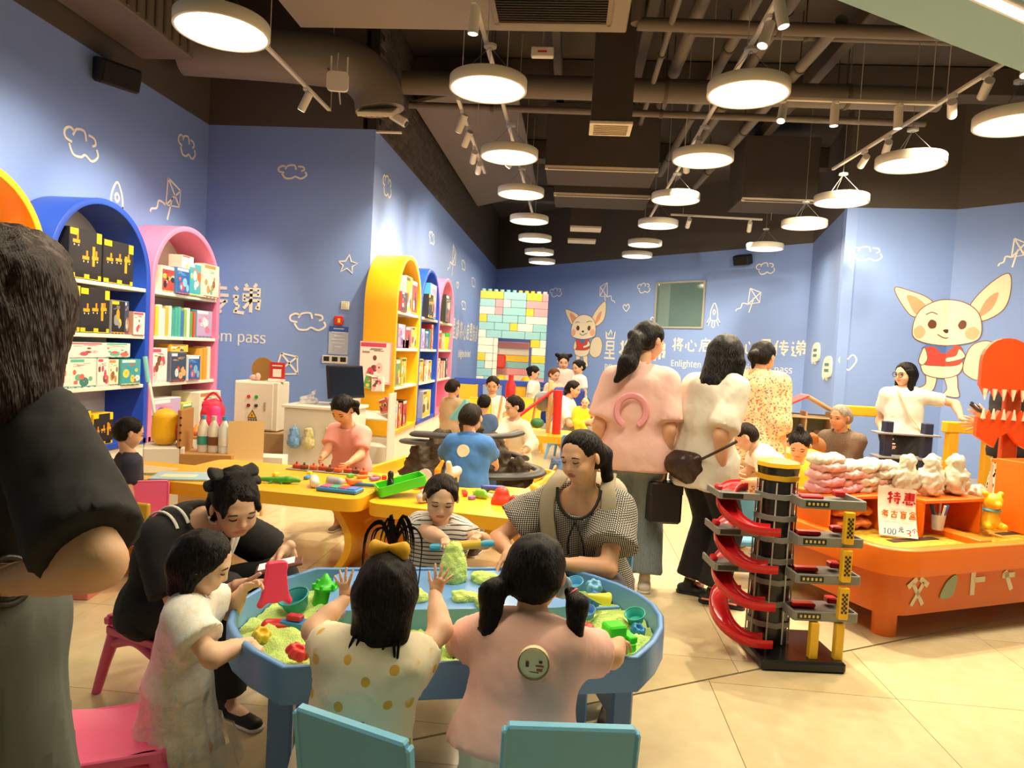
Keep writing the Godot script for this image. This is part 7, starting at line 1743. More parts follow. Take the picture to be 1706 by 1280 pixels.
func fox(x: Transform3D, s: float, label: String, big: bool) -> void:
	# flat vinyl cut-outs; the big one bends round the corner
	var o := thing("fox_mural", label, "wall decal", Vector3.ZERO)
	o.transform = x
	var bend := 0.042 if big else 99.0
	var L := [
		["tail", "e8dcc2", [0.28, -0.5, 0.36, -0.2, 0.58, -0.12, 0.72, -0.3, 0.68, -0.58, 0.5, -0.68, 0.34, -0.62]],
		["ear", "f1e3c2", [-0.42, 0.2, -0.62, 0.4, -0.72, 0.62, -0.5, 0.58, -0.28, 0.5, -0.2, 0.4]], ["ear", "f1e3c2", [0.3, 0.36, 0.5, 0.66, 0.74, 0.82, 0.78, 0.55, 0.7, 0.3, 0.44, 0.16]],
		["inner_ear", "e8a37c", [-0.4, 0.24, -0.52, 0.42, -0.54, 0.52, -0.4, 0.48, -0.28, 0.36]], ["inner_ear", "e8a37c", [0.42, 0.22, 0.5, 0.46, 0.64, 0.56, 0.58, 0.34]],
		["leg", "f1e6cb", [-0.2, -0.6, -0.2, -0.78, -0.32, -0.86, -0.1, -0.88, -0.06, -0.62]], ["leg", "f1e6cb", [0.04, -0.6, 0.1, -0.82, 0.06, -0.92, 0.26, -0.94, 0.24, -0.8, 0.2, -0.6]],
		["belly", "f1e6cb", [-0.24, -0.4, -0.24, -0.62, 0.02, -0.68, 0.24, -0.6, 0.24, -0.4]], ["jacket", "d8493c", [-0.22, -0.2, -0.26, -0.46, -0.1, -0.5, 0.24, -0.46, 0.22, -0.2]], ["scarf", "5577b8", [-0.3, -0.26, -0.14, -0.16, 0.14, -0.16, 0.12, -0.24, 0.0, -0.32, -0.14, -0.22]],
		["arm", "f1e6cb", [-0.26, -0.24, -0.32, -0.44, -0.26, -0.5, -0.2, -0.4]], ["arm", "f1e6cb", [0.22, -0.24, 0.3, -0.36, 0.08, -0.44, 0.06, -0.38, 0.18, -0.34]],
		["head", "f4e8cb", [-0.44, 0.02, -0.36, 0.3, -0.1, 0.46, 0.2, 0.44, 0.42, 0.28, 0.48, 0.0, 0.38, -0.14, 0.0, -0.2, -0.36, -0.14]],
		["cheek", "f0b48c", [-0.42, 0.0, -0.34, 0.08, -0.26, 0.0, -0.3, -0.1, -0.38, -0.1]], ["cheek", "f0b48c", [0.28, 0.02, 0.38, 0.08, 0.46, 0.0, 0.4, -0.1, 0.3, -0.08]],
		["eye_patch", "e9dcc8", [-0.3, 0.1, -0.24, 0.2, -0.14, 0.18, -0.12, 0.06, -0.2, 0.02]], ["eye_patch", "e9dcc8", [0.14, 0.1, 0.2, 0.2, 0.3, 0.2, 0.32, 0.08, 0.22, 0.02]],
		["eye", "6a3c22", [-0.24, 0.1, -0.2, 0.17, -0.13, 0.14, -0.13, 0.06, -0.2, 0.04]], ["eye", "6a3c22", [0.18, 0.1, 0.22, 0.17, 0.28, 0.15, 0.28, 0.07, 0.22, 0.04]],
		["nose", "4a3026", [-0.03, 0.02, 0.02, 0.04, 0.06, 0.02, 0.02, -0.02]]]
	for i in L.size():
		var pg := spl2(V2(L[i][2]), 5, true)
		var pl := PackedVector2Array()
		for q in pg: pl.append(q * s)
		var pieces := [[pl, false]]
		if big:
			pieces = []
			for q in Geometry2D.intersect_polygons(pl, PackedVector2Array([Vector2(-3, -3), Vector2(bend, -3), Vector2(bend, 3), Vector2(-3, 3)])): pieces.append([q, false])
			for q in Geometry2D.intersect_polygons(pl, PackedVector2Array([Vector2(bend, -3), Vector2(3, -3), Vector2(3, 3), Vector2(bend, 3)])): pieces.append([q, true])
		var z := 0.001 + i * 0.0012
		for pc in pieces:
			var b := MB.new()
			var an := deg_to_rad(-41.0)
			if pc[1]: b.xf = Transform3D(Basis(Vector3.UP, an), Vector3(bend, 0, 0)) * Transform3D(Basis(), Vector3(-bend, 0, 0))
			b.poly(pc[0], 0.001, z)
			part(o, L[i][0], b.mesh(), mat(L[i][1], 0.6))
			if L[i][0] in ["head", "ear", "tail", "jacket", "leg", "belly", "arm"]:
				b = MB.new()
				if pc[1]: b.xf = Transform3D(Basis(Vector3.UP, an), Vector3(bend, 0, 0)) * Transform3D(Basis(), Vector3(-bend, 0, 0))
				b.xf.origin += b.xf.basis.z * z
				var ol: PackedVector2Array = pc[0]
				for e in ol.size():
					var ea := ol[e]; var eb := ol[(e + 1) % ol.size()]
					if not big or absf(ea.x - bend) > 0.002 or absf(eb.x - bend) > 0.002: b.stroke(PackedVector2Array([ea, eb]), 0.012 * s, 0.0016)
				part(o, "outline", b.mesh(), mat("8a5a44", 0.6))
	for m in [[[-0.1, -0.04, 0.0, -0.09, 0.1, -0.06, 0.18, -0.02]], [[-0.28, 0.24, -0.2, 0.28, -0.12, 0.25]], [[0.14, 0.26, 0.24, 0.3, 0.34, 0.27]]]:
		var pts := []
		for i in range(0, m[0].size(), 2): pts.append(Vector2(m[0][i], m[0][i + 1]) * s)
		var b := MB.new(); b.xf.origin.z = 0.028
		b.stroke(spl2(pts, 4), 0.01, 0.001)
		part(o, "drawn_line", b.mesh(), mat("5a3a2a", 0.6))
# ---------------------------------------------------------------- yellow play tables, orange counter, tall toys
func yellow_table(label: String, at: Vector3, yaw: float, w: float, d: float, h: float, legs: Array) -> Node3D:
	var o := thing("play_table", label, "table", at, yaw)
	var m := mat("f4b41f", 0.35)
	part(o, "tabletop", flat(rrect(w, d, 0.08), h - 0.075, 0.075).mesh(), m)
	for s in legs:
		var rows := []
		for i in 11:
			var t := i / 10.0
			var x: float = s * (w * 0.36 + 0.12 * sin(t * PI))
			rows.append([v(x, t * (h - 0.07), -d * 0.36), v(x, t * (h - 0.07), d * 0.36)])
		var back := []
		for r in rows: back.append([r[1] - v(0.045 * s, 0, 0), r[0] - v(0.045 * s, 0, 0)])
		var b := MB.new()
		if s < 0: rows.reverse(); back.reverse()
		b.grid(rows); b.grid(back)
		for z in [0, 1]:
			for i in 10:
				var a: Vector3 = rows[i][z]; var c: Vector3 = rows[i + 1][z]
				var e := v(0.045 * s, 0, 0)
				if (z == 0) == (s > 0): b.quad(a, c, c - e, a - e)
				else: b.quad(a, a - e, c - e, c)
		part(o, "leg", b.mesh(), m)
	return o
func lump(nm: String, label: String, at: Vector3, c: String, P: Array, cell := 0.008, rough := 0.4, cat := "toy") -> void:
	# small moulded toy: [ax,ay,az, bx,by,bz, ra, rb]
	var T := []
	for p in P: T.append(cap(v(p[0], p[1], p[2]), v(p[3], p[4], p[5]), p[6], p[7], 0.012))
	single(nm, label, cat, join([nets(T, cell)]), mat(c, rough), at, v(0, at.x * 400.0, 0))
func build_play() -> void:
	var o: Node3D
	o = yellow_table("long yellow play table covered with toys and books", v(-1.82, 0, -4.32), -6, 1.42, 0.84, 0.52, [1.0])
	o = yellow_table("yellow play table holding the green toy tray", v(-0.58, 0, -4.22), -9, 0.98, 0.86, 0.5, [-1.0, 1.0])
	o = yellow_table("yellow play table beside the pink chair with reindeer panel", v(-2.75, 0, -4.15), -6, 0.5, 0.84, 0.51, [-1.0])
	part(o, "reindeer_panel", rbox(Vector3(0.6, 0.42, 0.03), 0.006), mat("cfa92e", 0.45), v(0.15, 0.225, 0.38))
	for s in [-1.0, 1.0]:
		part(o, "reindeer_antler", MB.new().tube(spline([v(0.15 + s * 0.05, 0.2, 0.4), v(0.15 + s * 0.09, 0.3, 0.4), v(0.15 + s * 0.07, 0.42, 0.4)], 4), PackedFloat32Array([0.014]), 6).tube(spline([v(0.15 + s * 0.08, 0.3, 0.4), v(0.15 + s * 0.14, 0.33, 0.4), v(0.15 + s * 0.15, 0.39, 0.4)], 4), PackedFloat32Array([0.011]), 6).mesh(), mat("6a4a2c", 0.6))
		part(o, "reindeer_eye", MB.new().ball(v(0.15 + s * 0.09, 0.13, 0.4), v(0.035, 0.04, 0.01)).mesh(), mat("4a3420", 0.5))
	part(o, "reindeer_head", MB.new().ball(v(0.15, 0.14, 0.396), v(0.12, 0.11, 0.012)).mesh(), mat("b86f34", 0.6))
	# tray table with the mountain race track
	o = thing("tray_table", "yellow deep tray table under the toy mountain track", "table", v(-0.82, 0, -5.45), -12)
	var po := rrect(1.4, 1.0, 0.1); var pi2 := rrect(1.3, 0.9, 0.08)
	part(o, "tray_rim", rim(po, pi2, 0.3, 0.44).mesh(), mat("f4b41f", 0.35))
	part(o, "tray_bed", flat(rrect(1.34, 0.94, 0.08), 0.3, 0.02).mesh(), mat("e3dcc8", 0.5))
	part(o, "pedestal", flat(rrect(1.0, 0.7, 0.08), 0.0, 0.3).mesh(), mat("e8a81c", 0.4))
	o = thing("mountain_track", "brown toy mountain garage with black spiral race tracks", "toy", v(-0.78, 0.322, -5.5), -12)
	var T := []
	for q in [[-0.42, 0.2, 0.0, 0.16], [-0.25, 0.32, -0.05, 0.18], [0.0, 0.44, -0.05, 0.17], [0.22, 0.34, 0.0, 0.18], [0.44, 0.18, 0.05, 0.15]]: T.append(cap(v(q[0], 0.0, q[2]), v(q[0], q[1], q[2]), q[3], q[3] * 0.55, 0.06))
	part(o, "mountain", join([nets(T, 0.02, [[Vector3.ZERO, Vector3(0, -1, 0)]], vnoise(9.0, 2, FastNoiseLite.TYPE_SIMPLEX_SMOOTH, 4), 0.05)]), mat("5a4c3a", 0.7, 0.0, {"uv1_triplanar": true, "uv1_scale": Vector3.ONE * 5.0, "albedo_texture": ntex(0.03, 256, false, 1.0, [Color(0.4, 0.4, 0.38), Color(1, 0.95, 0.85)], 61)}))
	for k in 3:
		var p := []
		for i in 9:
			var a := i / 8.0 * PI * 1.2 + k * 2.0
			p.append(v(cos(a) * (0.44 + k * 0.09), 0.46 - k * 0.12 - i * 0.012, sin(a) * 0.26 + 0.03))
		part(o, "race_track", MB.new().tube(spline(p, 4), PackedFloat32Array([0.05]), 8, true, 0.45, Vector3.UP).mesh(), mat(["3a3b3d", "4a4947", "2f3032"][k], 0.45))
	for k in 3: part(o, "tunnel_mouth", MB.new().rod(v(-0.28 + k * 0.27, 0.07, 0.17), v(-0.28 + k * 0.27, 0.07, 0.2), 0.055, -1.0, 14).mesh(), mat(["d8d4cc", "b8452f", "3f6aa8"][k], 0.5))
	part(o, "tent_roof", MB.new().lathe([Vector2(0, 0.0), Vector2(0.15, 0.0), Vector2(0.02, 0.16), Vector2(0, 0.165)], 6).mesh(), mat("4a7f7c", 0.5), v(-0.05, 0.52, -0.05))
	# goods on the yellow tables
	var tz := 0.521
	o = thing("toy_tray", "bright green toy storage tray tilted on the yellow table", "tray", v(-0.98, 0.502, -4.12), 28)
	part(o, "tray_shell", rim(rrect(0.3, 0.16, 0.02), rrect(0.28, 0.14, 0.015), 0.0, 0.06, 0.002).mesh(), mat("52d32a", 0.35), v(0, 0.04, 0), v(0, 0, 14))
	part(o, "tray_bottom", rbox(Vector3(0.29, 0.006, 0.15), 0.002), mat("4bc626", 0.35), v(0, 0.045, 0), v(0, 0, 14))
	o = thing("paint_case", "flat blue case with rainbow keys on the long table", "toy", v(-1.33, tz, -4.02), -8)
	part(o, "case", rbox(Vector3(0.26, 0.025, 0.12), 0.006), mat("2f7fc0", 0.35), v(0, 0.0125, 0))
	for k in 4: part(o, "colour_key", rbox(Vector3(0.05, 0.006, 0.08), 0.001), mat(["d85a8a", "3fae7a", "c8485a", "5a7fd8"][k], 0.4), v(-0.085 + k * 0.057, 0.027, 0.0))
	o = thing("picture_book", "pale blue picture book lying on the yellow table near pink chair", "book", v(-2.36, tz, -4.1), 15)
	part(o, "cover", rbox(Vector3(0.34, 0.012, 0.24), 0.002), mat("a9cfe2", 0.45), v(0, 0.006, 0))
	part(o, "cover_print", rbox(Vector3(0.2, 0.002, 0.1), 0.0005), mat("dfe9c8", 0.5), v(-0.02, 0.013, 0.02))
	for q in [[-2.75, -4.25, "d6c49a", "grey tan board lying beside the pale blue book", -8, 0.5, 0.3], [-2.62, -4.05, "d8c87a", "cream drawing sheet under the pale blue book", 20, 0.3, 0.22], [-2.13, -4.12, "e0a8a0", "rose covered booklet under woman's bow", -20, 0.22, 0.18]]:
		single("paper_board", q[3], "paper", rbox(Vector3(q[5], 0.008, q[6]), 0.001), mat(q[2], 0.6), v(q[0], 0.515 if q[0] < -2.5 else 0.526, q[1]), v(0, q[4], 0))
	var Q := [["toy_dinosaur", "green toy crocodile on the long yellow table", v(-1.78, 0.542, -4.12), "3f9c35", [[-0.1, 0, 0, 0.08, 0, 0, 0.012, 0.024], [0.08, 0.005, 0, 0.15, 0, 0, 0.02, 0.012], [0.04, -0.015, 0.02, 0.05, -0.02, 0.03, 0.008, 0.006], [-0.02, -0.015, 0.02, -0.03, -0.02, 0.03, 0.008, 0.006]]], ["toy_bear", "white toy polar bear beside the crocodile", v(-1.52, 0.552, -4.1), "e4ddd0", [[-0.04, 0, 0, 0.04, 0.005, 0, 0.03, 0.028], [0.06, 0.015, 0, 0.075, 0.01, 0, 0.02, 0.014], [-0.03, -0.025, 0.012, -0.03, -0.03, 0.012, 0.012, 0.01], [0.03, -0.025, 0.012, 0.03, -0.03, 0.012, 0.012, 0.01]]], ["toy_elephant", "grey toy elephant beside the red track", v(-1.4, 0.552, -4.14), "a9a7a6", [[-0.03, 0, 0, 0.03, 0, 0, 0.03, 0.03], [0.05, 0.01, 0, 0.06, -0.02, 0, 0.02, 0.008]]], ["toy_fox", "small orange toy fox on the long table", v(-1.3, 0.545, -4.2), "e0702a", [[-0.03, 0, 0, 0.03, 0, 0, 0.02, 0.018], [0.03, 0.01, 0, 0.05, 0.02, 0, 0.014, 0.01]]],
		["toy_figure", "black and white toy figure with red boots at the table corner", v(-1.04, 0.5, -4.08), "2a2826", [[0, 0.03, 0, 0, 0.1, 0, 0.024, 0.02], [0, 0.13, 0, 0, 0.14, 0, 0.02, 0.018], [-0.03, 0.09, 0, -0.045, 0.06, 0, 0.009, 0.008], [0.03, 0.09, 0, 0.045, 0.06, 0, 0.009, 0.008]]], ["toy_horse", "orange toy dinosaur figure standing behind the green tray", v(-0.83, 0.5, -4.5), "f0a024", [[0, 0.03, 0, 0, 0.1, 0, 0.03, 0.02], [0, 0.1, 0, 0.03, 0.16, 0, 0.02, 0.012], [-0.02, 0.02, 0, -0.06, 0.0, 0, 0.02, 0.006]]], ["toy_goat", "white toy goat with black head on the yellow table", v(-0.72, 0.6, -4.48), "d9d3c8", [[-0.05, 0, 0, 0.05, 0, 0, 0.035, 0.035], [-0.06, 0.03, 0, -0.08, 0.07, 0, 0.022, 0.018], [-0.04, -0.04, 0.015, -0.04, -0.09, 0.015, 0.01, 0.008], [0.04, -0.04, 0.015, 0.04, -0.09, 0.015, 0.01, 0.008], [-0.04, -0.04, -0.015, -0.04, -0.09, -0.015, 0.01, 0.008], [0.04, -0.04, -0.015, 0.04, -0.09, -0.015, 0.01, 0.008]]],
		["toy_truck", "white toy truck at the front of green tray", v(-0.78, 0.53, -4.0), "cfcac0", [[-0.06, 0, 0, 0.06, 0, 0, 0.03, 0.028], [-0.04, 0.03, 0, 0.0, 0.035, 0, 0.025, 0.02]]], ["toy_helmet", "red toy fireman helmet with white top on yellow table", v(-0.36, 0.53, -4.1), "e8402a", [[0, 0, 0, 0, 0.03, 0, 0.06, 0.045], [-0.04, -0.02, 0, 0.04, -0.02, 0, 0.03, 0.03]]], ["toy_frog", "lime green toy frog car on a printed card", v(-0.2, 0.53, -3.86), "6ac22e", [[-0.05, 0, 0, 0.05, 0, 0, 0.026, 0.022], [-0.01, 0.025, 0.012, 0.0, 0.035, 0.012, 0.014, 0.012], [-0.01, 0.025, -0.012, 0.0, 0.035, -0.012, 0.014, 0.012]]], ["toy_train", "green toy block beside red helmet", v(-0.5, 0.52, -4.2), "7fc83a", [[-0.03, 0, 0, 0.03, 0, 0, 0.022, 0.022], [-0.02, 0.02, 0, 0.02, 0.02, 0, 0.018, 0.018]]],
		["toy_cheese", "yellow toy cheese wedge on teal plate", v(-0.15, 0.548, -4.35), "f0bb2a", [[-0.05, 0, 0, 0.05, 0, 0, 0.03, 0.028], [-0.04, 0.01, 0.02, 0.05, 0.01, 0.02, 0.022, 0.02]]], ["toy_disc", "striped toy wheel beside the helmet", v(-0.27, 0.532, -4.08), "a8382c", [[0, 0, 0, 0, 0, 0.012, 0.03, 0.03], [0, 0.0, 0.01, 0, 0.0, 0.02, 0.014, 0.014]]], ["toy_gun", "blue toy tool beside green box", v(-0.45, 0.53, -4.4), "3a4fb0", [[-0.07, 0, 0, 0.06, 0, 0, 0.02, 0.018], [0.03, -0.01, 0, 0.04, -0.03, 0, 0.014, 0.01]]], ["toy_kettle", "lime toy crab at the table edge", v(-1.05, 0.54, -4.4), "7ac74a", [[-0.04, 0, 0, 0.04, 0, 0, 0.025, 0.022], [0.05, 0.015, 0, 0.07, 0.02, 0, 0.014, 0.01]]], ["toy_plane", "violet and red toy boat at the table corner", v(-0.88, 0.52, -4.34), "a83a5a", [[-0.06, 0, 0, 0.05, 0, 0, 0.016, 0.02], [0, 0.015, 0, 0.01, 0.03, 0, 0.012, 0.008]]]]
	for q in Q: lump(q[0], q[1], q[2], q[3], q[4])
	single("toy_plate", "teal round toy plate under the cheese wedge", "plate", MB.new().lathe([Vector2(0, 0), Vector2(0.06, 0), Vector2(0.09, 0.014), Vector2(0.088, 0.018), Vector2(0, 0.008)], 20).mesh(), mat("5fb8a8", 0.4), v(-0.15, 0.501, -4.35))
	single("print_card", "white printed card under the lime frog car", "card", rbox(Vector3(0.2, 0.006, 0.15), 0.001), mat("e4ddd6", 0.5), v(-0.2, 0.504, -3.87), v(0, 12, 0))
	o = thing("train_track", "red and brown toy train row assembled by girl in pink polo", "toy", v(-1.56, tz, -4.58), -6)
	for k in 9: part(o, "carriage", MB.new().box(v(-0.28 + k * 0.062, 0.022, 0.012 * sin(k * 1.7)), Vector3(0.05, 0.03, 0.04), 0.006).box(v(-0.28 + k * 0.062, 0.044, 0.012 * sin(k * 1.7)), Vector3(0.012, 0.02, 0.012), 0.002).mesh(), mat(["b8452a", "7a3a22", "c85a30"][k % 3], 0.45))
	part(o, "track_plate", rbox(Vector3(0.62, 0.008, 0.09), 0.002), mat("9a8f86", 0.5), v(-0.03, 0.004, 0))
	single("toy_sword", "blue toy rod lying across the long table", "toy", MB.new().rod(v(-0.16, 0.014, 0), v(0.14, 0.014, 0.03), 0.013, 0.009).mesh(), mat("2f6fae", 0.4), v(-1.15, tz, -4.2))
	var rg := RandomNumberGenerator.new(); rg.seed = 9
	for k in 22:
		var one := k < 12
		single("toy_brick", "small toy brick lying loose on a yellow table", "toy", rbox([Vector3(0.05, 0.022, 0.028), Vector3(0.03, 0.03, 0.03), Vector3(0.07, 0.018, 0.03)][k % 3], 0.004), mat(["d8342c", "3f8fd0", "5fb548", "f0d23a", "e8842a", "8a6ab0", "e9e4d8"][k % 7], 0.4), v((-1.9 + rg.randf() * 0.75) if one else (-0.72 + rg.randf() * 0.55), (0.534 if one else 0.512), (-4.48 + rg.randf() * 0.3) if one else (-4.38 + rg.randf() * 0.36)), v(0, rg.randf() * 180, 0), "loose toy bricks")
	build_garage()
	build_orange()
func build_garage() -> void:
	var o := thing("parking_tower", "tall toy car park tower with red spiral ramps and yellow posts", "toy", v(1.06, 0, -3.5), 6)
	var blk := mat("17171a", 0.25); var gry := mat("86867f", 0.45); var red := mat("d81f26", 0.3); var yel := mat("f2bd1c", 0.35)
	part(o, "column", MB.new().lathe([Vector2(0, 0.03), Vector2(0.1, 0.03), Vector2(0.092, 0.86), Vector2(0, 0.86)], 8, true).mesh(), blk)
	for k in 8: part(o, "column_light", MB.new().rod(v(0.101 * cos(k * 0.785 + 0.4), 0.06, 0.101 * sin(k * 0.785 + 0.4)), v(0.093 * cos(k * 0.785 + 0.4), 0.85, 0.093 * sin(k * 0.785 + 0.4)), 0.004, -1.0, 5).mesh(), mat("c9c4ba", 0.3))
	for k in 7: part(o, "column_band", MB.new().lathe([Vector2(0.09, 0.14 + k * 0.105), Vector2(0.108, 0.14 + k * 0.105), Vector2(0.108, 0.165 + k * 0.105), Vector2(0.09, 0.165 + k * 0.105)], 8, true).mesh(), gry)
	part(o, "lookout_base", MB.new().lathe([Vector2(0, 0.85), Vector2(0.102, 0.86), Vector2(0.108, 0.885), Vector2(0, 0.885)], 8, true).mesh(), yel)
	part(o, "lookout_window", MB.new().lathe([Vector2(0, 0.885), Vector2(0.1, 0.885), Vector2(0.106, 0.925), Vector2(0, 0.925)], 8, true).mesh(), mat("26241f", 0.15))
	part(o, "lookout_roof", MB.new().lathe([Vector2(0, 0.925), Vector2(0.11, 0.925), Vector2(0.104, 0.945), Vector2(0.03, 0.96), Vector2(0, 0.96)], 8, true).mesh(), yel)
	part(o, "base_plate", MB.new().box(v(0.08, 0.025, 0.06), Vector3(0.4, 0.05, 0.4), 0.01).mesh(), blk)
	for k in 4:
		var y := 0.235 + k * 0.178
		var d := part(o, "deck", MB.new().box(v(0.19, y, 0.08), Vector3(0.3, 0.012, 0.24), 0.003).mesh(), mat("3c3b38", 0.5))
		for q in [[0.19, 0.2, 0.3, 0.012], [0.34, 0.08, 0.012, 0.24], [0.04, 0.08, 0.012, 0.24]]: part(d, "deck_wall", MB.new().box(v(q[0], y + 0.012, q[1]), Vector3(q[2], 0.045, q[3]), 0.003).mesh(), gry)
		part(d, "deck_sign", MB.new().box(v(0.11, y + 0.013, 0.207), Vector3(0.11, 0.026, 0.003)).mesh(), mat("1d1c19", 0.4))
		for e in 5: part(d, "sign_mark", MB.new().box(v(0.07 + e * 0.02, y + 0.013, 0.209), Vector3(0.01, 0.013, 0.002)).mesh(), mat("d8c86a", 0.4))
		part(d, "red_car_stop", MB.new().box(v(0.3, y + 0.035, 0.02), Vector3(0.05, 0.03, 0.05), 0.006).mesh(), red); part(d, "red_stop", MB.new().box(v(0.14, y + 0.02, 0.06), Vector3(0.12, 0.02, 0.05), 0.006).mesh(), red)
		if k > 0:
			var l := part(o, "deck", MB.new().box(v(-0.2, y - 0.008, -0.04), Vector3(0.2, 0.012, 0.2), 0.003).mesh(), mat("4a4946", 0.5))
			for q in [[-0.2, 0.06, 0.2, 0.012], [-0.3, -0.04, 0.012, 0.2]]: part(l, "deck_wall", MB.new().box(v(q[0], y + 0.004, q[1]), Vector3(q[2], 0.035, q[3]), 0.003).mesh(), gry)
			part(l, "deck_sign", MB.new().box(v(-0.24, y + 0.005, 0.067), Vector3(0.1, 0.022, 0.003)).mesh(), mat("1d1c19", 0.4))
			part(l, "red_car_stop", MB.new().box(v(-0.285, y + 0.03, -0.02), Vector3(0.03, 0.025, 0.05), 0.006).mesh(), red)
		var rows := []
		for q in [[0.0, 0.03], [0.0, 0.0], [0.075, 0.0], [0.075, 0.03], [0.083, 0.03], [0.083, -0.008], [-0.008, -0.008], [-0.008, 0.03], [0.0, 0.03]]:
			var row := []
			for i in 21:
				var t := i / 20.0
				var a := deg_to_rad(-95.0 - 185.0 * t)
				var r: float = 0.115 + q[0]
				row.append(v(cos(a) * r - 0.09, y + q[1] + 0.01 - 0.15 * smoothstep(0.05, 0.85, t), sin(a) * r * 1.1))
			rows.append(row)
		part(o, "spiral_ramp", MB.new().grid(rows).mesh(), red)
		if k < 3: part(o, "lift_post", MB.new().box(v(0.255, y + 0.09, 0.225), Vector3(0.045, 0.15, 0.03), 0.003).mesh(), yel)
		if k < 3:
			var cb := MB.new()
			for i in 9:
				for e in 3:
					if (i + e) % 2 == 0: cb.box(v(0.246 + e * 0.009, y + 0.05 + i * 0.0105, 0.241), Vector3(0.009, 0.0105, 0.002))
			part(o, "checker_strip", cb.mesh(), mat("18171a", 0.4))
	for k in 2: part(o, "lower_post", MB.new().box(v(0.14 + k * 0.12, 0.13, 0.2), Vector3(0.04, 0.18, 0.035), 0.003).mesh(), yel)
func build_orange() -> void:
	var org := mat("ee7414", 0.35); var org2 := mat("e06a12", 0.4)
	var B := Basis(Vector3.UP, deg_to_rad(25.5)); var O := v(1.70, 0, -3.62)
	var W := func(x, y, z): return O + B * v(x, y, z)
	var o := thing("dig_counter", "big orange treasure digging counter with rounded rim", "counter", O, 25.5)
	var po := PackedVector2Array(); var pi2 := PackedVector2Array()
	for q in rrect(2.3, 1.15, 0.2): po.append(q + Vector2(1.15, 0.575))
	for q in rrect(2.1, 0.95, 0.12): pi2.append(q + Vector2(1.15, 0.575))
	part(o, "rim", rim(po, pi2, 0.36, 0.5, 0.012).mesh(), org)
	part(o, "bed", flat(rrect(2.14, 0.99, 0.12), 0.44, 0.02).mesh(), mat("d8c23a", 0.6, 0.0, {"uv1_triplanar": true, "uv1_scale": Vector3.ONE * 3.0, "albedo_texture": ntex(0.03, 256, false, 1.0, [Color(0.85, 0.62, 0.3), Color(1, 1, 1)], 66)}), v(1.15, 0, -0.575))
	part(o, "divider", rbox(Vector3(0.09, 0.06, 0.96), 0.006), org, v(0.82, 0.47, -0.575))
	for k in 2: part(o, "bed_slot", rbox(Vector3(0.36, 0.004, 0.05), 0.001), mat("3a2410", 0.8), v(0.5 + k * 0.9, 0.462, -0.3))
	part(o, "skirt", flat(rrect(2.16, 1.01, 0.14), 0.13, 0.24).mesh(), org2, v(1.15, 0, -0.575))
	for q in [[0.17, -0.17], [2.13, -0.17], [0.17, -0.98], [2.13, -0.98]]: part(o, "leg", MB.new().rod(v(q[0], 0, q[1]), v(q[0], 0.14, q[1]), 0.062, -1.0, 20).mesh(), org)
	var cr := mat("e9dfc4", 0.5)
	var pk := MB.new()
	for s in [-1.0, 1.0]: pk.box(v(s * 0.0, 0, 0), Vector3(0.022, 0.15, 0.004), 0.0, Basis(Vector3(0, 0, 1), s * 0.6)).box(v(-s * 0.042, 0.062, 0), Vector3(0.075, 0.03, 0.004), 0.0, Basis(Vector3(0, 0, 1), s * 0.6))
	part(o, "crossed_hammers", pk.mesh(), cr, v(0.27, 0.245, -0.066))
	part(o, "skull_print", MB.new().poly(spl2(V2([-0.06, -0.05, -0.02, 0.03, 0.05, 0.07, 0.06, 0.02, 0.03, -0.05]), 4, true), 0.004).mesh(), mat("9fae92", 0.5), v(0.5, 0.26, -0.068))
	part(o, "letter_mark", MB.new().box(v(-0.02, 0, 0), Vector3(0.035, 0.13, 0.004)).box(v(0.03, 0.02, 0), Vector3(0.09, 0.03, 0.004)).mesh(), cr, v(0.71, 0.27, -0.067))
	part(o, "letter_mark", MB.new().box(v(0, 0, 0), Vector3(0.03, 0.13, 0.004), 0.0, Basis(Vector3(0, 0, 1), 0.5)).box(v(0.0, 0.03, 0), Vector3(0.1, 0.03, 0.004)).mesh(), cr, v(0.98, 0.27, -0.067))
	# raised display boxes
	for q in [[0.28, -0.62, 0.46, "open orange display box under pink plush bags"], [0.85, -0.46, 0.5, "open orange display box under clear round bags"]]:
		o = thing("display_box", q[3], "display", W.call(q[0], 0.461, q[1]), 25.5)
		for s in [-1.0, 1.0]: part(o, "side_panel", rbox(Vector3(0.02, 0.2, 0.26), 0.003), org, v(s * (q[2] / 2 - 0.01), 0.1, 0))
		part(o, "top_panel", rbox(Vector3(q[2], 0.022, 0.28), 0.004), org, v(0, 0.21, 0))
		part(o, "back_panel", rbox(Vector3(q[2] - 0.05, 0.19, 0.012), 0.002), org2, v(0, 0.1, -0.125))
	for k in 2: single("toy_packet", ["lower", "upper"][k] + " clear packet with orange card inside the display box", "packet", join([nets([cap(v(-0.12, 0, 0), v(0.12, 0, 0), 0.03, 0.03, 0.02, v(0, 0, 1), 2.0)], 0.012, [], vnoise(16.0), 0.012)]), mat(["e58a4a", "e8955a"][k], 0.2), W.call(0.3, 0.5 + k * 0.075, -0.58), v(0, 25, 0))
	var pn := vnoise(14.0, 8, FastNoiseLite.TYPE_SIMPLEX_SMOOTH, 3)
	var plush := [join([nets([cap(v(-0.07, 0, 0), v(0.07, 0, 0), 0.036, 0.034, 0.03, v(0, 0, 1), 2.2)], 0.01, [], pn, 0.016)]), join([nets([cap(v(-0.06, 0, 0), v(0.06, 0.005, 0), 0.036, 0.038, 0.03, v(0, 0, 1), 2.0)], 0.01, [], vnoise(14.0, 19), 0.016)])]
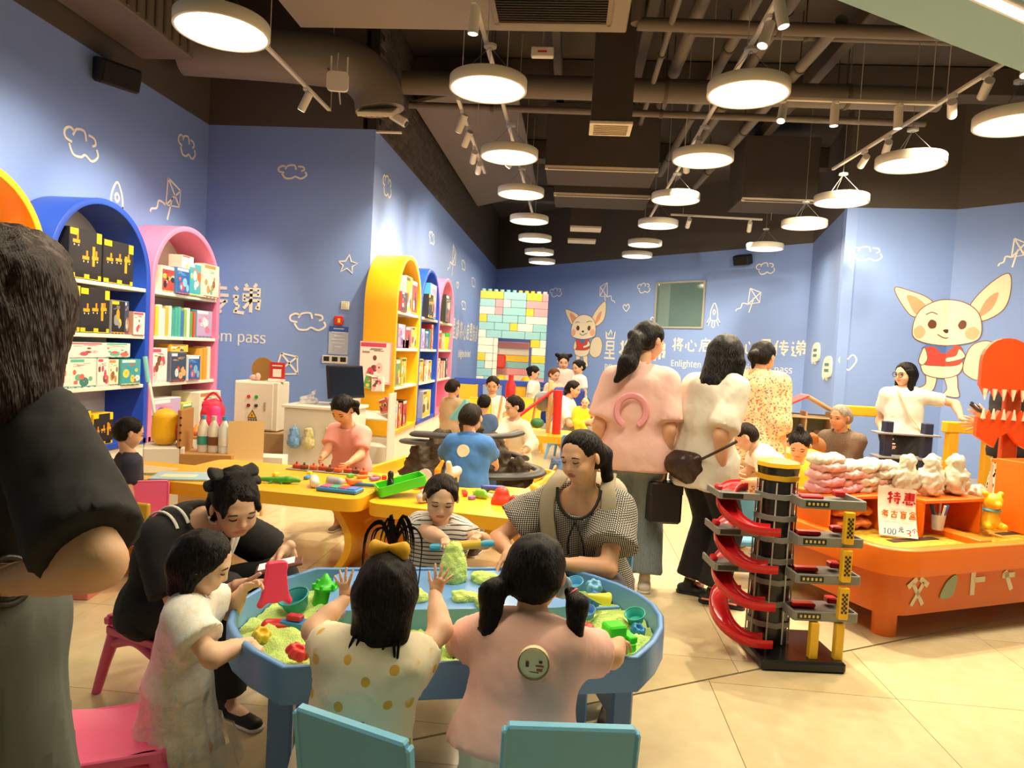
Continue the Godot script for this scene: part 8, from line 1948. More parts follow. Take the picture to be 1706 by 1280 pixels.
	var pm := [mat("dd8f98", 0.3, 0.0, {"clearcoat_enabled": true, "clearcoat": 0.6}), mat("e2a49f", 0.3, 0.0, {"clearcoat_enabled": true, "clearcoat": 0.6}), mat("d9c9b2", 0.3, 0.0, {"clearcoat_enabled": true, "clearcoat": 0.6}), mat("dfb3a6", 0.3, 0.0, {"clearcoat_enabled": true, "clearcoat": 0.6})]
	for col in 4:
		for r in 5 if col == 0 else 4:
			var kd: int = [[0, 0, 1, 1, 2], [0, 1, 1, 2], [2, 2, 3, 2], [2, 3, 2, 2]][col][r]
			single("plush_bag", [["rose pink plush toy in clear bag", "pale pink plush toy in clear bag", "cream plush toy in clear bag", "peach plush toy in clear bag"][kd], "stacked on orange box,", ["lowest", "second", "third", "fourth", "top"][r], "of", ["first", "second", "third", "fourth"][col], "pile"].reduce(func(a, b): return a + " " + b), "plush toy", plush[(r + col) % 2], pm[kd], W.call(0.13 + col * 0.15, 0.706 + r * 0.043, -0.62 + 0.02 * ((r + col) % 2)), v(0, 25 + 9 * ((r * 3 + col) % 3), 4 * ((r + col) % 3) - 4))
	var cb := join([nets([cap(v(0, 0, 0), v(0, 0.03, 0), 0.075, 0.07, 0.02), cap(v(0, 0.09, 0), v(0, 0.12, 0), 0.03, 0.045, 0.03)], 0.011, [], vnoise(18.0, 6), 0.02)])
	for k in 7: single("ball_bag", "cream plush ball in knotted clear bag " + ["by pink piles", "on box edge", "with tall knot", "with open knot", "beside lilac toy", "at box end", "behind yellow bear"][k], "plush toy", cb, mat(["d2c7ae", "d8cdb8", "cdc0a4"][k % 3], 0.22, 0.0, {"clearcoat_enabled": true, "clearcoat": 0.8}), W.call(0.66 + k * 0.105, 0.755 if k < 5 else 0.56, -0.5 + 0.07 * (k % 2)), v(0, k * 50, 0))
	# price sheet
	o = thing("price_sign", "hand written red and orange price sheet hanging over the counter", "sign", W.call(0.49, 0.735, -0.42), -12)
	var pr := []
	for i in 9:
		var t := i / 8.0
		pr.append([v(-0.1, -0.26 * t, 0.12 * t * t), v(0.1, -0.26 * t, 0.12 * t * t)])
	var sb := MB.new().grid(pr)
	part(o, "sheet", sb.mesh(), mat("f0e9d4", 0.6, 0.0, {"cull_mode": 2}))
	var tilt := Node3D.new()
	glyphs(o, "red_character", ["te", "hui"], v(-0.055, -0.09, 0.02), 0.075, 0.08, mat("cf2f3a", 0.6), 0.13)
	glyphs(o, "orange_character", ["kao", "gu", "mang", "he"], v(-0.09, -0.165, 0.058), 0.045, 0.048, mat("e08a2a", 0.6), 0.13)
	text_on(o, "100", v(-0.085, -0.235, 0.112), 0.045, mat("3a66b8", 0.6)); glyphs(o, "blue_character", ["yuan"], v(-0.005, -0.235, 0.112), 0.032, 0.04, mat("3a66b8", 0.6), 0.13)
	text_on(o, "3", v(0.035, -0.24, 0.112), 0.06, mat("cf2f3a", 0.6)); glyphs(o, "red_character", ["ge"], v(0.065, -0.235, 0.112), 0.03, 0.04, mat("cf2f3a", 0.6), 0.13)
	tilt.free()
	o = thing("pen_cup", "clear cup of paint tools on the counter divider", "cup", W.call(0.73, 0.503, -0.33), 0)
	part(o, "cup", MB.new().lathe([Vector2(0, 0), Vector2(0.03, 0), Vector2(0.04, 0.09), Vector2(0.036, 0.09), Vector2(0.027, 0.004), Vector2(0, 0.004)], 16).mesh(), mat(Color(0.9, 0.92, 0.92, 0.4), 0.1, 0.0, {"transparency": 1}))
	for k in 5: part(o, "brush", MB.new().rod(v(0.01 * cos(k * 1.3), 0.005, 0.01 * sin(k * 1.3)), v(0.05 * cos(k * 1.3), 0.15, 0.04 * sin(k * 1.3)), 0.005, 0.007, 6).mesh(), mat(["2f6fc8", "e4e0d8", "3a3a3c", "2f6fc8", "d8d4cc"][k], 0.4))
	o = thing("bear_figure", "yellow vinyl bear figure with blue collar on the counter", "figure", W.call(1.14, 0.503, -0.3), 0)
	part(o, "bear_body", join([nets([cap(v(0, 0.04, 0), v(0, 0.09, 0), 0.05, 0.042, 0.02), cap(v(0, 0.155, 0), v(0, 0.165, 0.01), 0.052, 0.05, 0.02), cap(v(-0.04, 0.205, 0), v(-0.045, 0.21, 0), 0.018, 0.017, 0.01), cap(v(0.04, 0.205, 0), v(0.045, 0.21, 0), 0.018, 0.017, 0.01), cap(v(0, 0.15, 0.04), v(0, 0.15, 0.06), 0.024, 0.02, 0.015), cap(v(-0.04, 0.02, 0.03), v(-0.045, 0.02, 0.06), 0.024, 0.02, 0.01), cap(v(0.04, 0.02, 0.03), v(0.045, 0.02, 0.06), 0.024, 0.02, 0.01)], 0.006)]), mat("efc02a", 0.35))
	part(o, "collar", ringmesh(v(0, 0.112, 0), Vector3.UP, 0.042, 0.01), mat("6fb3cf", 0.5))
	# dinosaur head sign: two flat boards with carved teeth on a stand
	for k in 2:
		o = thing("dinosaur_sign", ["orange dinosaur head cut-out board with white teeth by the counter", "amber dinosaur head cut-out board behind the first"][k], "sign", v(2.86 + k * 0.28, 0, -4.86 - k * 0.12), -8)
		var up := [Vector2(-0.13, 1.36)]
		for i in 13: up.append(Vector2(0.02 - 0.15 * cos(i * PI / 12), 1.52 + 0.16 * sin(i * PI / 12)))
		up.append(Vector2(0.16, 1.32))
		for i in 5: up.append(Vector2(0.13 - i * 0.055, 1.29)); up.append(Vector2(0.1 - i * 0.055, 1.35))
		part(o, "upper_jaw", MB.new().poly(PackedVector2Array(up), 0.05).mesh(), mat(["e2531a", "d8701c"][k], 0.4))
		var lo := V2([-0.13, 1.15, -0.13, 1.02, -0.02, 0.95, 0.0, 1.02, 0.06, 1.06, 0.12, 0.98, 0.18, 0.95, 0.18, 1.15])
		for i in 4: lo.append(Vector2(0.13 - i * 0.065, 1.2)); lo.append(Vector2(0.1 - i * 0.065, 1.13))
		part(o, "lower_jaw", MB.new().poly(PackedVector2Array(lo), 0.05).mesh(), mat(["e2531a", "d8701c"][k], 0.4))
		for i in 5:
			part(o, "tooth", MB.new().poly(PackedVector2Array([Vector2(-0.012, 0), Vector2(0.012, 0), Vector2(0, -0.075)]), 0.02, 0.045).mesh(), mat("f0e6cc", 0.5), v(-0.1 + i * 0.055, 1.34, 0))
			part(o, "tooth", MB.new().poly(PackedVector2Array([Vector2(-0.012, 0), Vector2(0, 0.07), Vector2(0.012, 0)]), 0.02, 0.045).mesh(), mat("f0e6cc", 0.5), v(-0.1 + i * 0.06, 1.14, 0))
		part(o, "sign_post", rbox(Vector3(0.1, 1.45, 0.05), 0.008), mat("b84a16", 0.5), v(0.1, 0.725, -0.04))
	o = thing("goods_shelf", "dark orange stepped goods shelf under the dinosaur heads", "shelf", v(2.95, 0.465, -4.55), 25)
	for k in 3: part(o, "step_shelf", rbox(Vector3(0.5, 0.025, 0.22), 0.004), org2, v(0.1, 0.1 + k * 0.16, 0.12 - k * 0.1))
	for s in [-1.0, 1.0]: part(o, "side_panel", MB.new().box(v(0.1 + s * 0.25, 0.22, 0), Vector3(0.02, 0.44, 0.3), 0.004).mesh(), org)
	lump("plush_doll", "black and violet plush doll on the stepped shelf", v(2.95, 0.98, -4.6), "3a2f3f", [[0, 0, 0, 0, 0.06, 0, 0.05, 0.045], [0, 0.11, 0, 0, 0.12, 0, 0.05, 0.045], [-0.05, 0.15, 0, -0.06, 0.18, 0, 0.018, 0.012], [0.05, 0.15, 0, 0.06, 0.18, 0, 0.018, 0.012]], 0.01)
	# doll house, rails and side toys behind
	o = thing("doll_house", "open wooden doll house with red roof on a low table", "doll house", v(2.24, 0.5, -6.75), -4)
	var wd := mat("c9a878", 0.55)
	for x in [-0.23, 0.0, 0.23]: part(o, "upright", rbox(Vector3(0.016, 0.5, 0.22), 0.002), wd, v(x, 0.25, 0))
	for k in 3: part(o, "storey", rbox(Vector3(0.48, 0.016, 0.24), 0.002), mat("d8bd90", 0.55), v(0, 0.01 + k * 0.22, 0))
	for s in [-1.0, 1.0]: part(o, "roof_panel", MB.new().box(v(s * 0.13, 0.58, 0), Vector3(0.31, 0.02, 0.28), 0.003, Basis(Vector3(0, 0, 1), -s * 0.48)).mesh(), mat("c8444a" if s < 0 else "cfa878", 0.5))
	part(o, "back_wall", rbox(Vector3(0.46, 0.46, 0.01), 0.002), mat("8fa39a", 0.6), v(0, 0.24, -0.115))
	for k in 6: part(o, "furniture", rbox(Vector3(0.07, 0.09, 0.07), 0.01), mat(["a86a5a", "5a4a3a", "d8c84a", "3a3a34", "b88a6a", "7a5a4a"][k], 0.6), v(-0.16 + (k % 3) * 0.14, 0.065 + (k / 3) * 0.22, 0.02))
	single("low_table", "low blue table carrying the doll house", "table", MB.new().box(v(0, 0.47, 0), Vector3(0.9, 0.06, 0.6), 0.01).box(v(-0.35, 0.22, 0), Vector3(0.06, 0.44, 0.5), 0.008).box(v(0.35, 0.22, 0), Vector3(0.06, 0.44, 0.5), 0.008).mesh(), mat("5a8fc8", 0.4), v(2.24, 0, -6.75))
	for q in [[3.05, -7.3, 0.62, 1.05, "behind the elder"], [3.62, -6.5, 0.5, 1.0, "under the outstretched hand"]]:
		o = thing("play_rail", "yellow wooden play rail " + q[4], "rail", v(q[0], 0, q[1]), 6)
		part(o, "top_beam", rbox(Vector3(q[2], 0.1, 0.08), 0.01), mat("eeb01c", 0.4), v(0, q[3] - 0.05, 0))
		for s in [-1.0, 1.0]: part(o, "post", rbox(Vector3(0.1, q[3] - 0.1, 0.07), 0.01), mat("e6a81c", 0.4), v(s * (q[2] / 2 - 0.08), (q[3] - 0.1) / 2, 0))
	o = thing("sand_box_chair", "sky blue plastic tub chair behind the parking tower", "chair", v(1.22, 0, -4.55), 0)
	part(o, "backrest", rbox(Vector3(0.3, 0.2, 0.03), 0.01), mat("6fb6dd", 0.4), v(0, 0.5, 0.1)); part(o, "seat", rbox(Vector3(0.3, 0.04, 0.28), 0.01), mat("6fb6dd", 0.4), v(0, 0.28, -0.02))
	for s in [-1.0, 1.0]:
		for t in [-1.0, 1.0]: part(o, "leg", MB.new().rod(v(s * 0.13, 0, -0.02 + t * 0.12), v(s * 0.12, 0.27, -0.02 + t * 0.1), 0.018).mesh(), mat("e9b62a", 0.4))
	o = yellow_table("yellow play table ringed by small children behind the orange counter", v(2.08, 0, -5.5), 20, 0.9, 0.6, 0.5, [-1.0, 1.0])
	o = thing("toy_barrel", "grey toy barrel with yellow lid and red knob", "toy", v(1.76, 0.501, -5.45), 0)
	part(o, "barrel", MB.new().lathe([Vector2(0, 0), Vector2(0.17, 0), Vector2(0.18, 0.22), Vector2(0, 0.22)], 20).mesh(), mat("5a564e", 0.5))
	part(o, "lid", MB.new().lathe([Vector2(0, 0.22), Vector2(0.2, 0.22), Vector2(0.2, 0.27), Vector2(0.1, 0.3), Vector2(0, 0.3)], 20).mesh(), mat("f2c41c", 0.4)); part(o, "knob", rbox(Vector3(0.12, 0.02, 0.06), 0.006), mat("d83a2a", 0.4), v(0, 0.31, 0))
	lump("teddy_bear", "brown teddy bear seated on the far play table", v(2.0, 0.58, -5.75), "8a5a34", [[0, 0, 0, 0, 0.08, 0, 0.1, 0.08], [0, 0.18, 0, 0, 0.2, 0.02, 0.085, 0.08], [-0.06, 0.27, 0, -0.07, 0.28, 0, 0.03, 0.028], [0.06, 0.27, 0, 0.07, 0.28, 0, 0.03, 0.028]], 0.015, 0.9)
	o = thing("parking_tower", "navy toy garage tower with red ramp beside the elder", "toy", v(2.55, 0.501, -6.05), 0)
	for x in [0.0, 0.32]: part(o, "tower_post", rbox(Vector3(0.07, 0.5, 0.08), 0.006), mat("22304e", 0.4), v(x + 0.15, 0.25, 0))
	for k in 2: part(o, "deck", rbox(Vector3(0.5, 0.015, 0.16), 0.003), mat("8f949a", 0.4), v(0.3, 0.2 + k * 0.2, 0))
	part(o, "red_ramp", MB.new().box(v(-0.2, 0.13, 0), Vector3(0.55, 0.014, 0.09), 0.003, Basis(Vector3(0, 0, 1), 0.1)).mesh(), mat("d8262c", 0.35))
	single("low_table", "low grey table carrying the navy toy garage", "table", MB.new().box(v(0, 0.47, 0), Vector3(1.0, 0.06, 0.5), 0.01).box(v(-0.4, 0.22, 0), Vector3(0.06, 0.44, 0.4), 0.008).box(v(0.4, 0.22, 0), Vector3(0.06, 0.44, 0.4), 0.008).mesh(), mat("a9a498", 0.5), v(2.7, 0, -6.05))
	# track set before the far fence
	o = thing("train_station", "red and green toy roller coaster set on far yellow table", "toy", v(-0.45, 0.5, -7.9), 10)
	part(o, "red_slide", MB.new().box(v(0.05, 0.3, 0), Vector3(0.6, 0.02, 0.14), 0.004, Basis(Vector3(0, 0, 1), 0.7)).mesh(), mat("d22a26", 0.35))
	part(o, "launch_tube", MB.new().rod(v(0.33, 0.0, 0.1), v(0.33, 0.5, 0.1), 0.05).mesh(), mat("d83028", 0.35)); part(o, "cream_post", rbox(Vector3(0.05, 0.6, 0.05), 0.006), mat("e6cf9a", 0.5), v(0.26, 0.3, -0.05))
	part(o, "red_bottle", MB.new().lathe([Vector2(0, 0), Vector2(0.06, 0), Vector2(0.06, 0.14), Vector2(0.03, 0.2), Vector2(0.03, 0.26), Vector2(0, 0.26)], 12).mesh(), mat("cf2a2a", 0.4), v(-0.2, 0.38, -0.1))
	for k in 4: part(o, "wood_frame", MB.new().rod(v(-0.35 + k * 0.2, 0, 0), v(-0.3 + k * 0.2, 0.4, 0), 0.014).mesh(), mat("d8b070", 0.5))
	part(o, "green_bowl", MB.new().ball(v(0.1, 0.12, 0.15), v(0.08, 0.06, 0.07)).mesh(), mat("2f7a4a", 0.4)); part(o, "grey_dome", MB.new().ball(v(0.2, 0.35, -0.15), v(0.12, 0.12, 0.1)).mesh(), mat("8aa0a8", 0.5))
	o = yellow_table("yellow play table under the red roller coaster set", v(-0.55, 0, -7.9), 4, 1.3, 0.7, 0.5, [-1.0, 1.0])
	kid_chair("sky blue plastic chair under the woman holding a baby", "6aa9dd", v(-0.05, 0, -9.3), 70, 0.56); kid_chair("blue plastic chair tucked at the roller coaster table", "5f8fd0", v(0.05, 0, -7.5), 200, 0.56)
	kid_chair("yellow plastic chair behind the boy in beige", "f2c32a", v(-1.05, 0, -8.6), 20, 0.8); kid_chair("yellow plastic chair by the play fence", "f2c32a", v(-0.5, 0, -9.8), 10, 0.75)
	o = thing("milk_carton", "green and red printed carton standing beside the pink chair", "box", v(-2.6, 0, -3.48), 8)
	part(o, "carton", rbox(Vector3(0.3, 0.4, 0.3), 0.004), mat("d87a66", 0.5), v(0, 0.2, 0)); part(o, "green_band", rbox(Vector3(0.304, 0.16, 0.304), 0.003), mat("2f7a3a", 0.5), v(0, 0.31, 0))
	part(o, "white_top", rbox(Vector3(0.306, 0.06, 0.306), 0.003), mat("d9d4c4", 0.5), v(0, 0.4, 0)); part(o, "red_print", rbox(Vector3(0.2, 0.08, 0.003), 0.001), mat("c2342a", 0.5), v(0.02, 0.1, 0.152))
	for k in 2: part(o, "white_print", rbox(Vector3(0.14, 0.02, 0.003), 0.001), mat("efe6dc", 0.5), v(0.02 + k * 0.03, 0.2 - k * 0.04, 0.152)); 
	text_on(o, "87", v(-0.1, 0.19, 0.152), 0.06, mat("f0e8de", 0.5))
# ---------------------------------------------------------------- people further back
func crowd() -> void:
	var o: Node3D; var j: Dictionary
	o = person("woman in pale pink tee with rose horseshoe print and grey jeans, back turned", {"at": v(0.44, 0, -4.24), "yaw": 172.0, "h": 1.64, "head": Vector3(-42, 12, 0), "headpos": v(0.475, 1.525, -4.27), "pel": v(0.43, 0.84, -4.22), "neck": v(0.43, 1.36, -4.24), "rh": v(0.6, 0.78, -4.2), "lh": v(0.2, 0.78, -4.3), "skin": "dcaa88", "hands": {"r": [v(0.0, -1, 0.1), v(-1, 0, 0), 0.75]}, "top": {"m": cloth("e6b9ae", 6.0), "sl": 0.88, "sease": 0.026, "sflare": 1.7, "hem": 0.1, "ease": 0.045, "flare": 0.02, "lat": 1.42, "fold": 0.008}, "bottom": {"m": pat("jean", 0.3), "ease": 0.035, "flare": 1.35}, "shoes": "cfc8bc",
		"hair": {"c": "181110", "amp": 0.005, "fw": 0.28, "extra": [[0, 0.02, -0.48, 0.05, 0.0, -0.62, 0.12, 0.14]], "fall": [[v(0.39, 1.52, -4.17), v(0.34, 1.38, -4.1), 0.05, 0.055], [v(0.34, 1.38, -4.1), v(0.28, 1.28, -4.08), 0.055, 0.02]]}})
	j = J[o]
	var ar := PackedVector3Array()
	for k in 21:
		var a := deg_to_rad(-60.0 + 300.0 * k / 20.0)
		ar.append(j.inv * (v(0.375, 1.105, -4.07) + v(cos(a) * 0.085, sin(a) * 0.092, 0.0)))
	part(o, "back_print", MB.new().tube(ar, PackedFloat32Array([0.02]), 6, true, 0.25, j.fwd).mesh(), mat("e59aa2", 0.7))
	o = thing("handbag", "black leather handbag hanging from pink tee woman's hand", "bag", v(0.61, 0.44, -4.17), 10)
	part(o, "body", rbox(Vector3(0.2, 0.24, 0.1), 0.015), mat("141315", 0.4), v(0, 0.12, 0)); part(o, "flap", rbox(Vector3(0.204, 0.08, 0.104), 0.01), mat("1b191b", 0.35), v(0, 0.21, 0))
	part(o, "handle", MB.new().tube(spline([v(-0.06, 0.23, 0), v(-0.04, 0.34, 0), v(0.04, 0.34, 0), v(0.06, 0.23, 0)], 5), PackedFloat32Array([0.008]), 6).mesh(), mat("141315", 0.4))
	o = person("woman with long black hair in loose white tee and black trousers", {"at": v(0.86, 0, -4.16), "yaw": 125.0, "h": 1.62, "head": Vector3(8, 30, 0), "headpos": v(0.925, 1.465, -4.2), "pel": v(0.83, 0.82, -4.15), "neck": v(0.87, 1.34, -4.17), "rh": v(0.9, 0.78, -3.98), "lh": v(0.98, 0.8, -4.3), "skin": "dba885", "hunch": 0.03, "hands": {"r": [v(0.1, -1, 0), v(0, 0, -1), 0.7]}, "top": {"m": cloth("dbd4c4", 6.0), "sl": 0.9, "sease": 0.03, "sflare": 1.6, "hem": 0.14, "ease": 0.045, "flare": 0.03, "lat": 1.35, "fold": 0.014}, "bottom": {"m": cloth("121113", 5.0), "ease": 0.028, "flare": 1.3}, "shoes": "1a1a1c", "sole": "1a1a1c", "footdir": v(0.85, 0, 0.3),
		"hair": {"c": "17100f", "coverears": true, "amp": 0.005, "fw": 0.26, "extra": [[-0.3, 0.05, 0.05, -0.3, -0.5, 0.1, 0.14, 0.1], [0.3, 0.05, 0.05, 0.3, -0.5, 0.1, 0.14, 0.1]], "fall": [[v(0.91, 1.47, -4.17), v(0.84, 1.29, -4.1), 0.105, 0.085], [v(0.84, 1.29, -4.1), v(0.8, 1.2, -4.08), 0.08, 0.03], [v(0.97, 1.42, -4.12), v(0.96, 1.24, -4.08), 0.05, 0.02]]}})
	j = J[o]
	part(o, "shoe_stripe", MB.new().tube(PackedVector3Array([j.inv * v(0.84, 0.045, -4.03), j.inv * v(0.95, 0.045, -4.0), j.inv * v(1.03, 0.035, -3.99)]), PackedFloat32Array([0.011]), 6, true, 0.4).mesh(), mat("d8705a", 0.6))
	o = thing("crossbody_bag", "dark brown leather crossbody bag on the white tee woman's back", "bag", v(0.7, 0.82, -4.05), -30)
	part(o, "pouch", join([nets([cap(v(-0.05, 0, 0), v(0.05, 0.0, 0), 0.075, 0.08, 0.03, v(0, 0, 1), 0.7), cap(v(0, -0.05, 0), v(0.03, -0.06, 0), 0.06, 0.06, 0.04, v(0, 0, 1), 0.7)], 0.01, [], vnoise(14.0), 0.01)]), mat("38241c", 0.35))
	part(o, "strap", MB.new().tube(spline([v(0.08, 0.03, 0.02), v(0.2, 0.1, 0.09), v(0.3, 0.17, 0.04)], 5), PackedFloat32Array([0.008]), 6).mesh(), mat("38241c", 0.4))
	person("woman in orange floral dress with dark low ponytail and earring", {"at": v(1.42, 0, -5.33), "yaw": 135.0, "h": 1.63, "head": Vector3(0, 14, 0), "headpos": v(1.45, 1.475, -5.35), "pel": v(1.42, 0.84, -5.31), "neck": v(1.42, 1.35, -5.32), "skin": "d9a682", "top": {"name": "dress_top", "m": pat("floral", 0.3), "sl": 1.25, "sease": 0.045, "hem": 0.16, "ease": 0.05, "flare": 0.04}, "bottom": {"kind": "skirt", "m": pat("floral", 0.3), "len": 0.55, "flare": 0.1}, "shoes": "c8b8a0", "hair": {"c": "1a1210", "extra": [[0, 0.0, -0.46, 0.0, -0.1, -0.6, 0.13, 0.15], [0, -0.1, -0.6, 0.0, -0.5, -0.5, 0.13, 0.05]]}})
	person("small boy in white tee bending over a toy table", {"at": v(1.52, 0, -5.0), "yaw": -95.0, "h": 1.0, "kid": true, "head": Vector3(0, 35, 0), "headpos": v(1.265, 0.9, -5.0), "pel": v(1.56, 0.56, -5.0), "neck": v(1.35, 0.81, -5.0), "hunch": 0.03, "lh": v(1.24, 0.6, -4.9), "rh": v(1.2, 0.6, -5.1), "skin": "dcae8a", "lids": 1.0, "top": {"m": cloth("f0ebdf", 6.0), "sl": 0.6, "hem": 0.1, "ease": 0.028}, "bottom": {"m": cloth("3a3a44", 5.0)}, "shoes": "8a857c", "hair": {"c": "241914", "th": 0.95, "amp": 0.004}})
	person("small girl with top bun in yellow and lime top looking down", {"at": v(1.62, 0, -4.97), "yaw": -15.0, "h": 1.0, "kid": true, "head": Vector3(-10, 30, 0), "headpos": v(1.6, 0.88, -4.86), "pel": v(1.63, 0.44, -4.98), "neck": v(1.61, 0.74, -4.93), "lh": v(1.7, 0.6, -4.76), "rh": v(1.52, 0.6, -4.76), "skin": "e2b28e", "lids": 1.0, "top": {"m": cloth("e8d42e", 6.0), "sl": 1.6, "hem": 0.1, "ease": 0.028}, "bottom": {"m": cloth("9ac83a", 5.0)}, "shoes": "cfc8bc", "hair": {"c": "17100f", "extra": [[0, 0.5, -0.15, 0.0, 0.62, -0.2, 0.14, 0.14]]}})
	person("elderly person with short grey hair in brown patterned top, seated", {"at": v(2.48, 0, -6.35), "yaw": -45.0, "h": 1.55, "head": Vector3(-10, 8, 0), "headpos": v(2.4, 0.99, -6.3), "pel": v(2.5, 0.42, -6.38), "neck": v(2.44, 0.86, -6.34), "lh": v(2.25, 0.62, -6.1), "rh": v(2.2, 0.6, -6.2), "lf": v(2.3, 0.08, -6.05), "rf": v(2.15, 0.08, -6.15), "kp": Vector3(0, 1, 0.5), "skin": "c08f6c", "top": {"m": pat("brownpat", 0.12), "sl": 1.5, "hem": 0.04, "ease": 0.035}, "bottom": {"m": cloth("3a342e", 5.0)}, "shoes": "2a2420", "hair": {"c": "b9b4aa", "th": 0.98, "amp": 0.006}})
	single("round_stool", "grey padded stool under the elderly person", "stool", MB.new().lathe([Vector2(0, 0), Vector2(0.16, 0), Vector2(0.15, 0.3), Vector2(0.16, 0.34), Vector2(0, 0.35)], 18).mesh(), mat("6a6660", 0.6), v(2.5, 0, -6.4))
	o = person("young woman with glasses in white tee with black cuffs, arm on rail", {"at": v(3.2, 0, -6.9), "yaw": -20.0, "h": 1.6, "lod": 1, "head": Vector3(-45, 5, 0), "headpos": v(3.19, 1.4, -6.88), "pel": v(3.21, 0.82, -6.88), "neck": v(3.21, 1.27, -6.89), "lh": v(3.6, 1.02, -6.62), "rh": v(3.05, 0.78, -6.85), "lp": Vector3(1, -0.2, -0.3), "skin": "e0b292", "hands": {"l": [v(0.7, -0.5, 0.2), v(0, -1, 0), 0.3]}, "top": {"m": cloth("e0dbd0", 6.0), "sl": 0.6, "sease": 0.016, "sflare": 1.8, "hem": 0.0, "ease": 0.026}, "bottom": {"m": cloth("121214", 5.0), "ease": 0.03, "flare": 1.3}, "shoes": "e6e2da",
		"hair": {"c": "120d0d", "coverears": true, "fw": 0.27, "amp": 0.004, "extra": [[-0.3, 0.1, -0.02, -0.33, -0.75, 0.05, 0.14, 0.12], [0.3, 0.1, -0.02, 0.33, -0.75, 0.05, 0.14, 0.12], [0, 0, -0.25, 0, -0.7, -0.22, 0.26, 0.2, 1.4]]}})
	j = J[o]
	for s in [-1.0, 1.0]: part(o, "spectacle_rim", ringmesh((j.hc as Vector3) + (j.HB as Basis) * (v(s * 0.15, 0.0, 0.42) * j.hh), (j.HB as Basis).z, 0.023, 0.003), mat("2a2222", 0.4))
	part(o, "lime_strap", MB.new().tube(spline([(j.neck as Vector3) + v(-0.07, -0.02, 0.1), (j.mid as Vector3) + v(0.03, 0.0, 0.15), (j.pel as Vector3) + v(0.14, 0.06, 0.1)], 5), PackedFloat32Array([0.012]), 6, true, 0.3).mesh(), mat("c8d49a", 0.6)); part(o, "black_hem", MB.new().lathe([Vector2(0.165, 0), Vector2(0.168, 0.03), Vector2(0.16, 0.03)], 24).mesh(), mat("141414", 0.8), (j.pel as Vector3) + v(0, -0.0, 0))
	person("person in leopard skirt holding a phone behind dinosaur sign", {"at": v(3.5, 0, -5.65), "yaw": -60.0, "h": 1.62, "head": Vector3(0, 20, 0), "rh": v(3.17, 1.1, -5.5), "lh": v(3.2, 1.06, -5.62), "skin": "dcae8c", "hands": {"r": [v(-0.7, 0.5, 0.2), v(-0.3, 0.6, -0.6), 0.4]}, "top": {"m": cloth("1a181a", 5.0), "sl": 0.7, "hem": 0.05, "ease": 0.035}, "bottom": {"kind": "skirt", "m": pat("leopard", 0.24), "len": 0.5, "flare": 0.07}, "shoes": "cfc6b8", "hair": {"c": "2a1c16"}})
	o = thing("phone", "dark phone held up beside the dinosaur sign", "phone", v(3.1, 1.17, -5.48), 30)
	part(o, "case", rbox(Vector3(0.075, 0.15, 0.01), 0.004), mat("1d1d20", 0.3), Vector3.ZERO, v(-50, 0, 30)); part(o, "screen", rbox(Vector3(0.066, 0.138, 0.003), 0.001), mat("2a2c30", 0.1), v(0, 0.004, 0.004), v(-50, 0, 30))
	person("girl in pink polo shirt building a toy train at yellow table", {"at": v(-1.62, 0, -5.05), "yaw": -8.0, "h": 1.08, "kid": true, "head": Vector3(-6, 38, 0), "headpos": v(-1.63, 0.925, -4.9), "hh": 0.2, "pel": v(-1.6, 0.48, -5.08), "neck": v(-1.61, 0.79, -5.0), "lh": v(-1.52, 0.56, -4.76), "rh": v(-1.72, 0.58, -4.76), "skin": "d9a47e", "lids": 1.0, "top": {"m": cloth("f0a79e", 6.0), "sl": 0.7, "sease": 0.025, "hem": 0.12, "ease": 0.028, "flare": 0.02}, "bottom": {"m": cloth("22222a", 5.0), "len": 1.4}, "shoes": "8a7a6a", "hair": {"c": "16100f", "hairline": -0.05, "extra": [[0.3, 0.2, -0.2, 0.46, 0.1, -0.25, 0.09, 0.12], [0.46, 0.1, -0.25, 0.44, -0.35, -0.22, 0.12, 0.06]]}})
	person("boy in blue tee with round cream patch, back turned at yellow table", {"at": v(-0.64, 0, -4.66), "yaw": 168.0, "h": 1.1, "kid": true, "head": Vector3(0, 20, 0), "headpos": v(-0.655, 0.94, -4.72), "hh": 0.2, "pel": v(-0.66, 0.5, -4.62), "neck": v(-0.65, 0.81, -4.68), "rh": v(-0.48, 0.58, -4.95), "lh": v(-0.85, 0.6, -4.95), "skin": "d5a27c", "showface": false, "top": {"m": cloth("3d76bd", 6.0), "sl": 0.8, "sease": 0.03, "hem": 0.16, "ease": 0.035, "flare": 0.02}, "bottom": {"m": cloth("7a8da0", 5.0), "ease": 0.03}, "shoes": "5a5a60", "hair": {"c": "2a1f19", "th": 0.94, "amp": 0.003}})
	j = J[get_child(get_child_count() - 1)]
	part(get_child(get_child_count() - 1), "back_patch", MB.new().rod((j.ch as Vector3) - (j.fwd as Vector3) * 0.118 - v(0, 0.03, 0), (j.ch as Vector3) - (j.fwd as Vector3) * 0.11 - v(0, 0.03, 0), 0.043, -1.0, 20).mesh(), mat("efe6c4", 0.6))
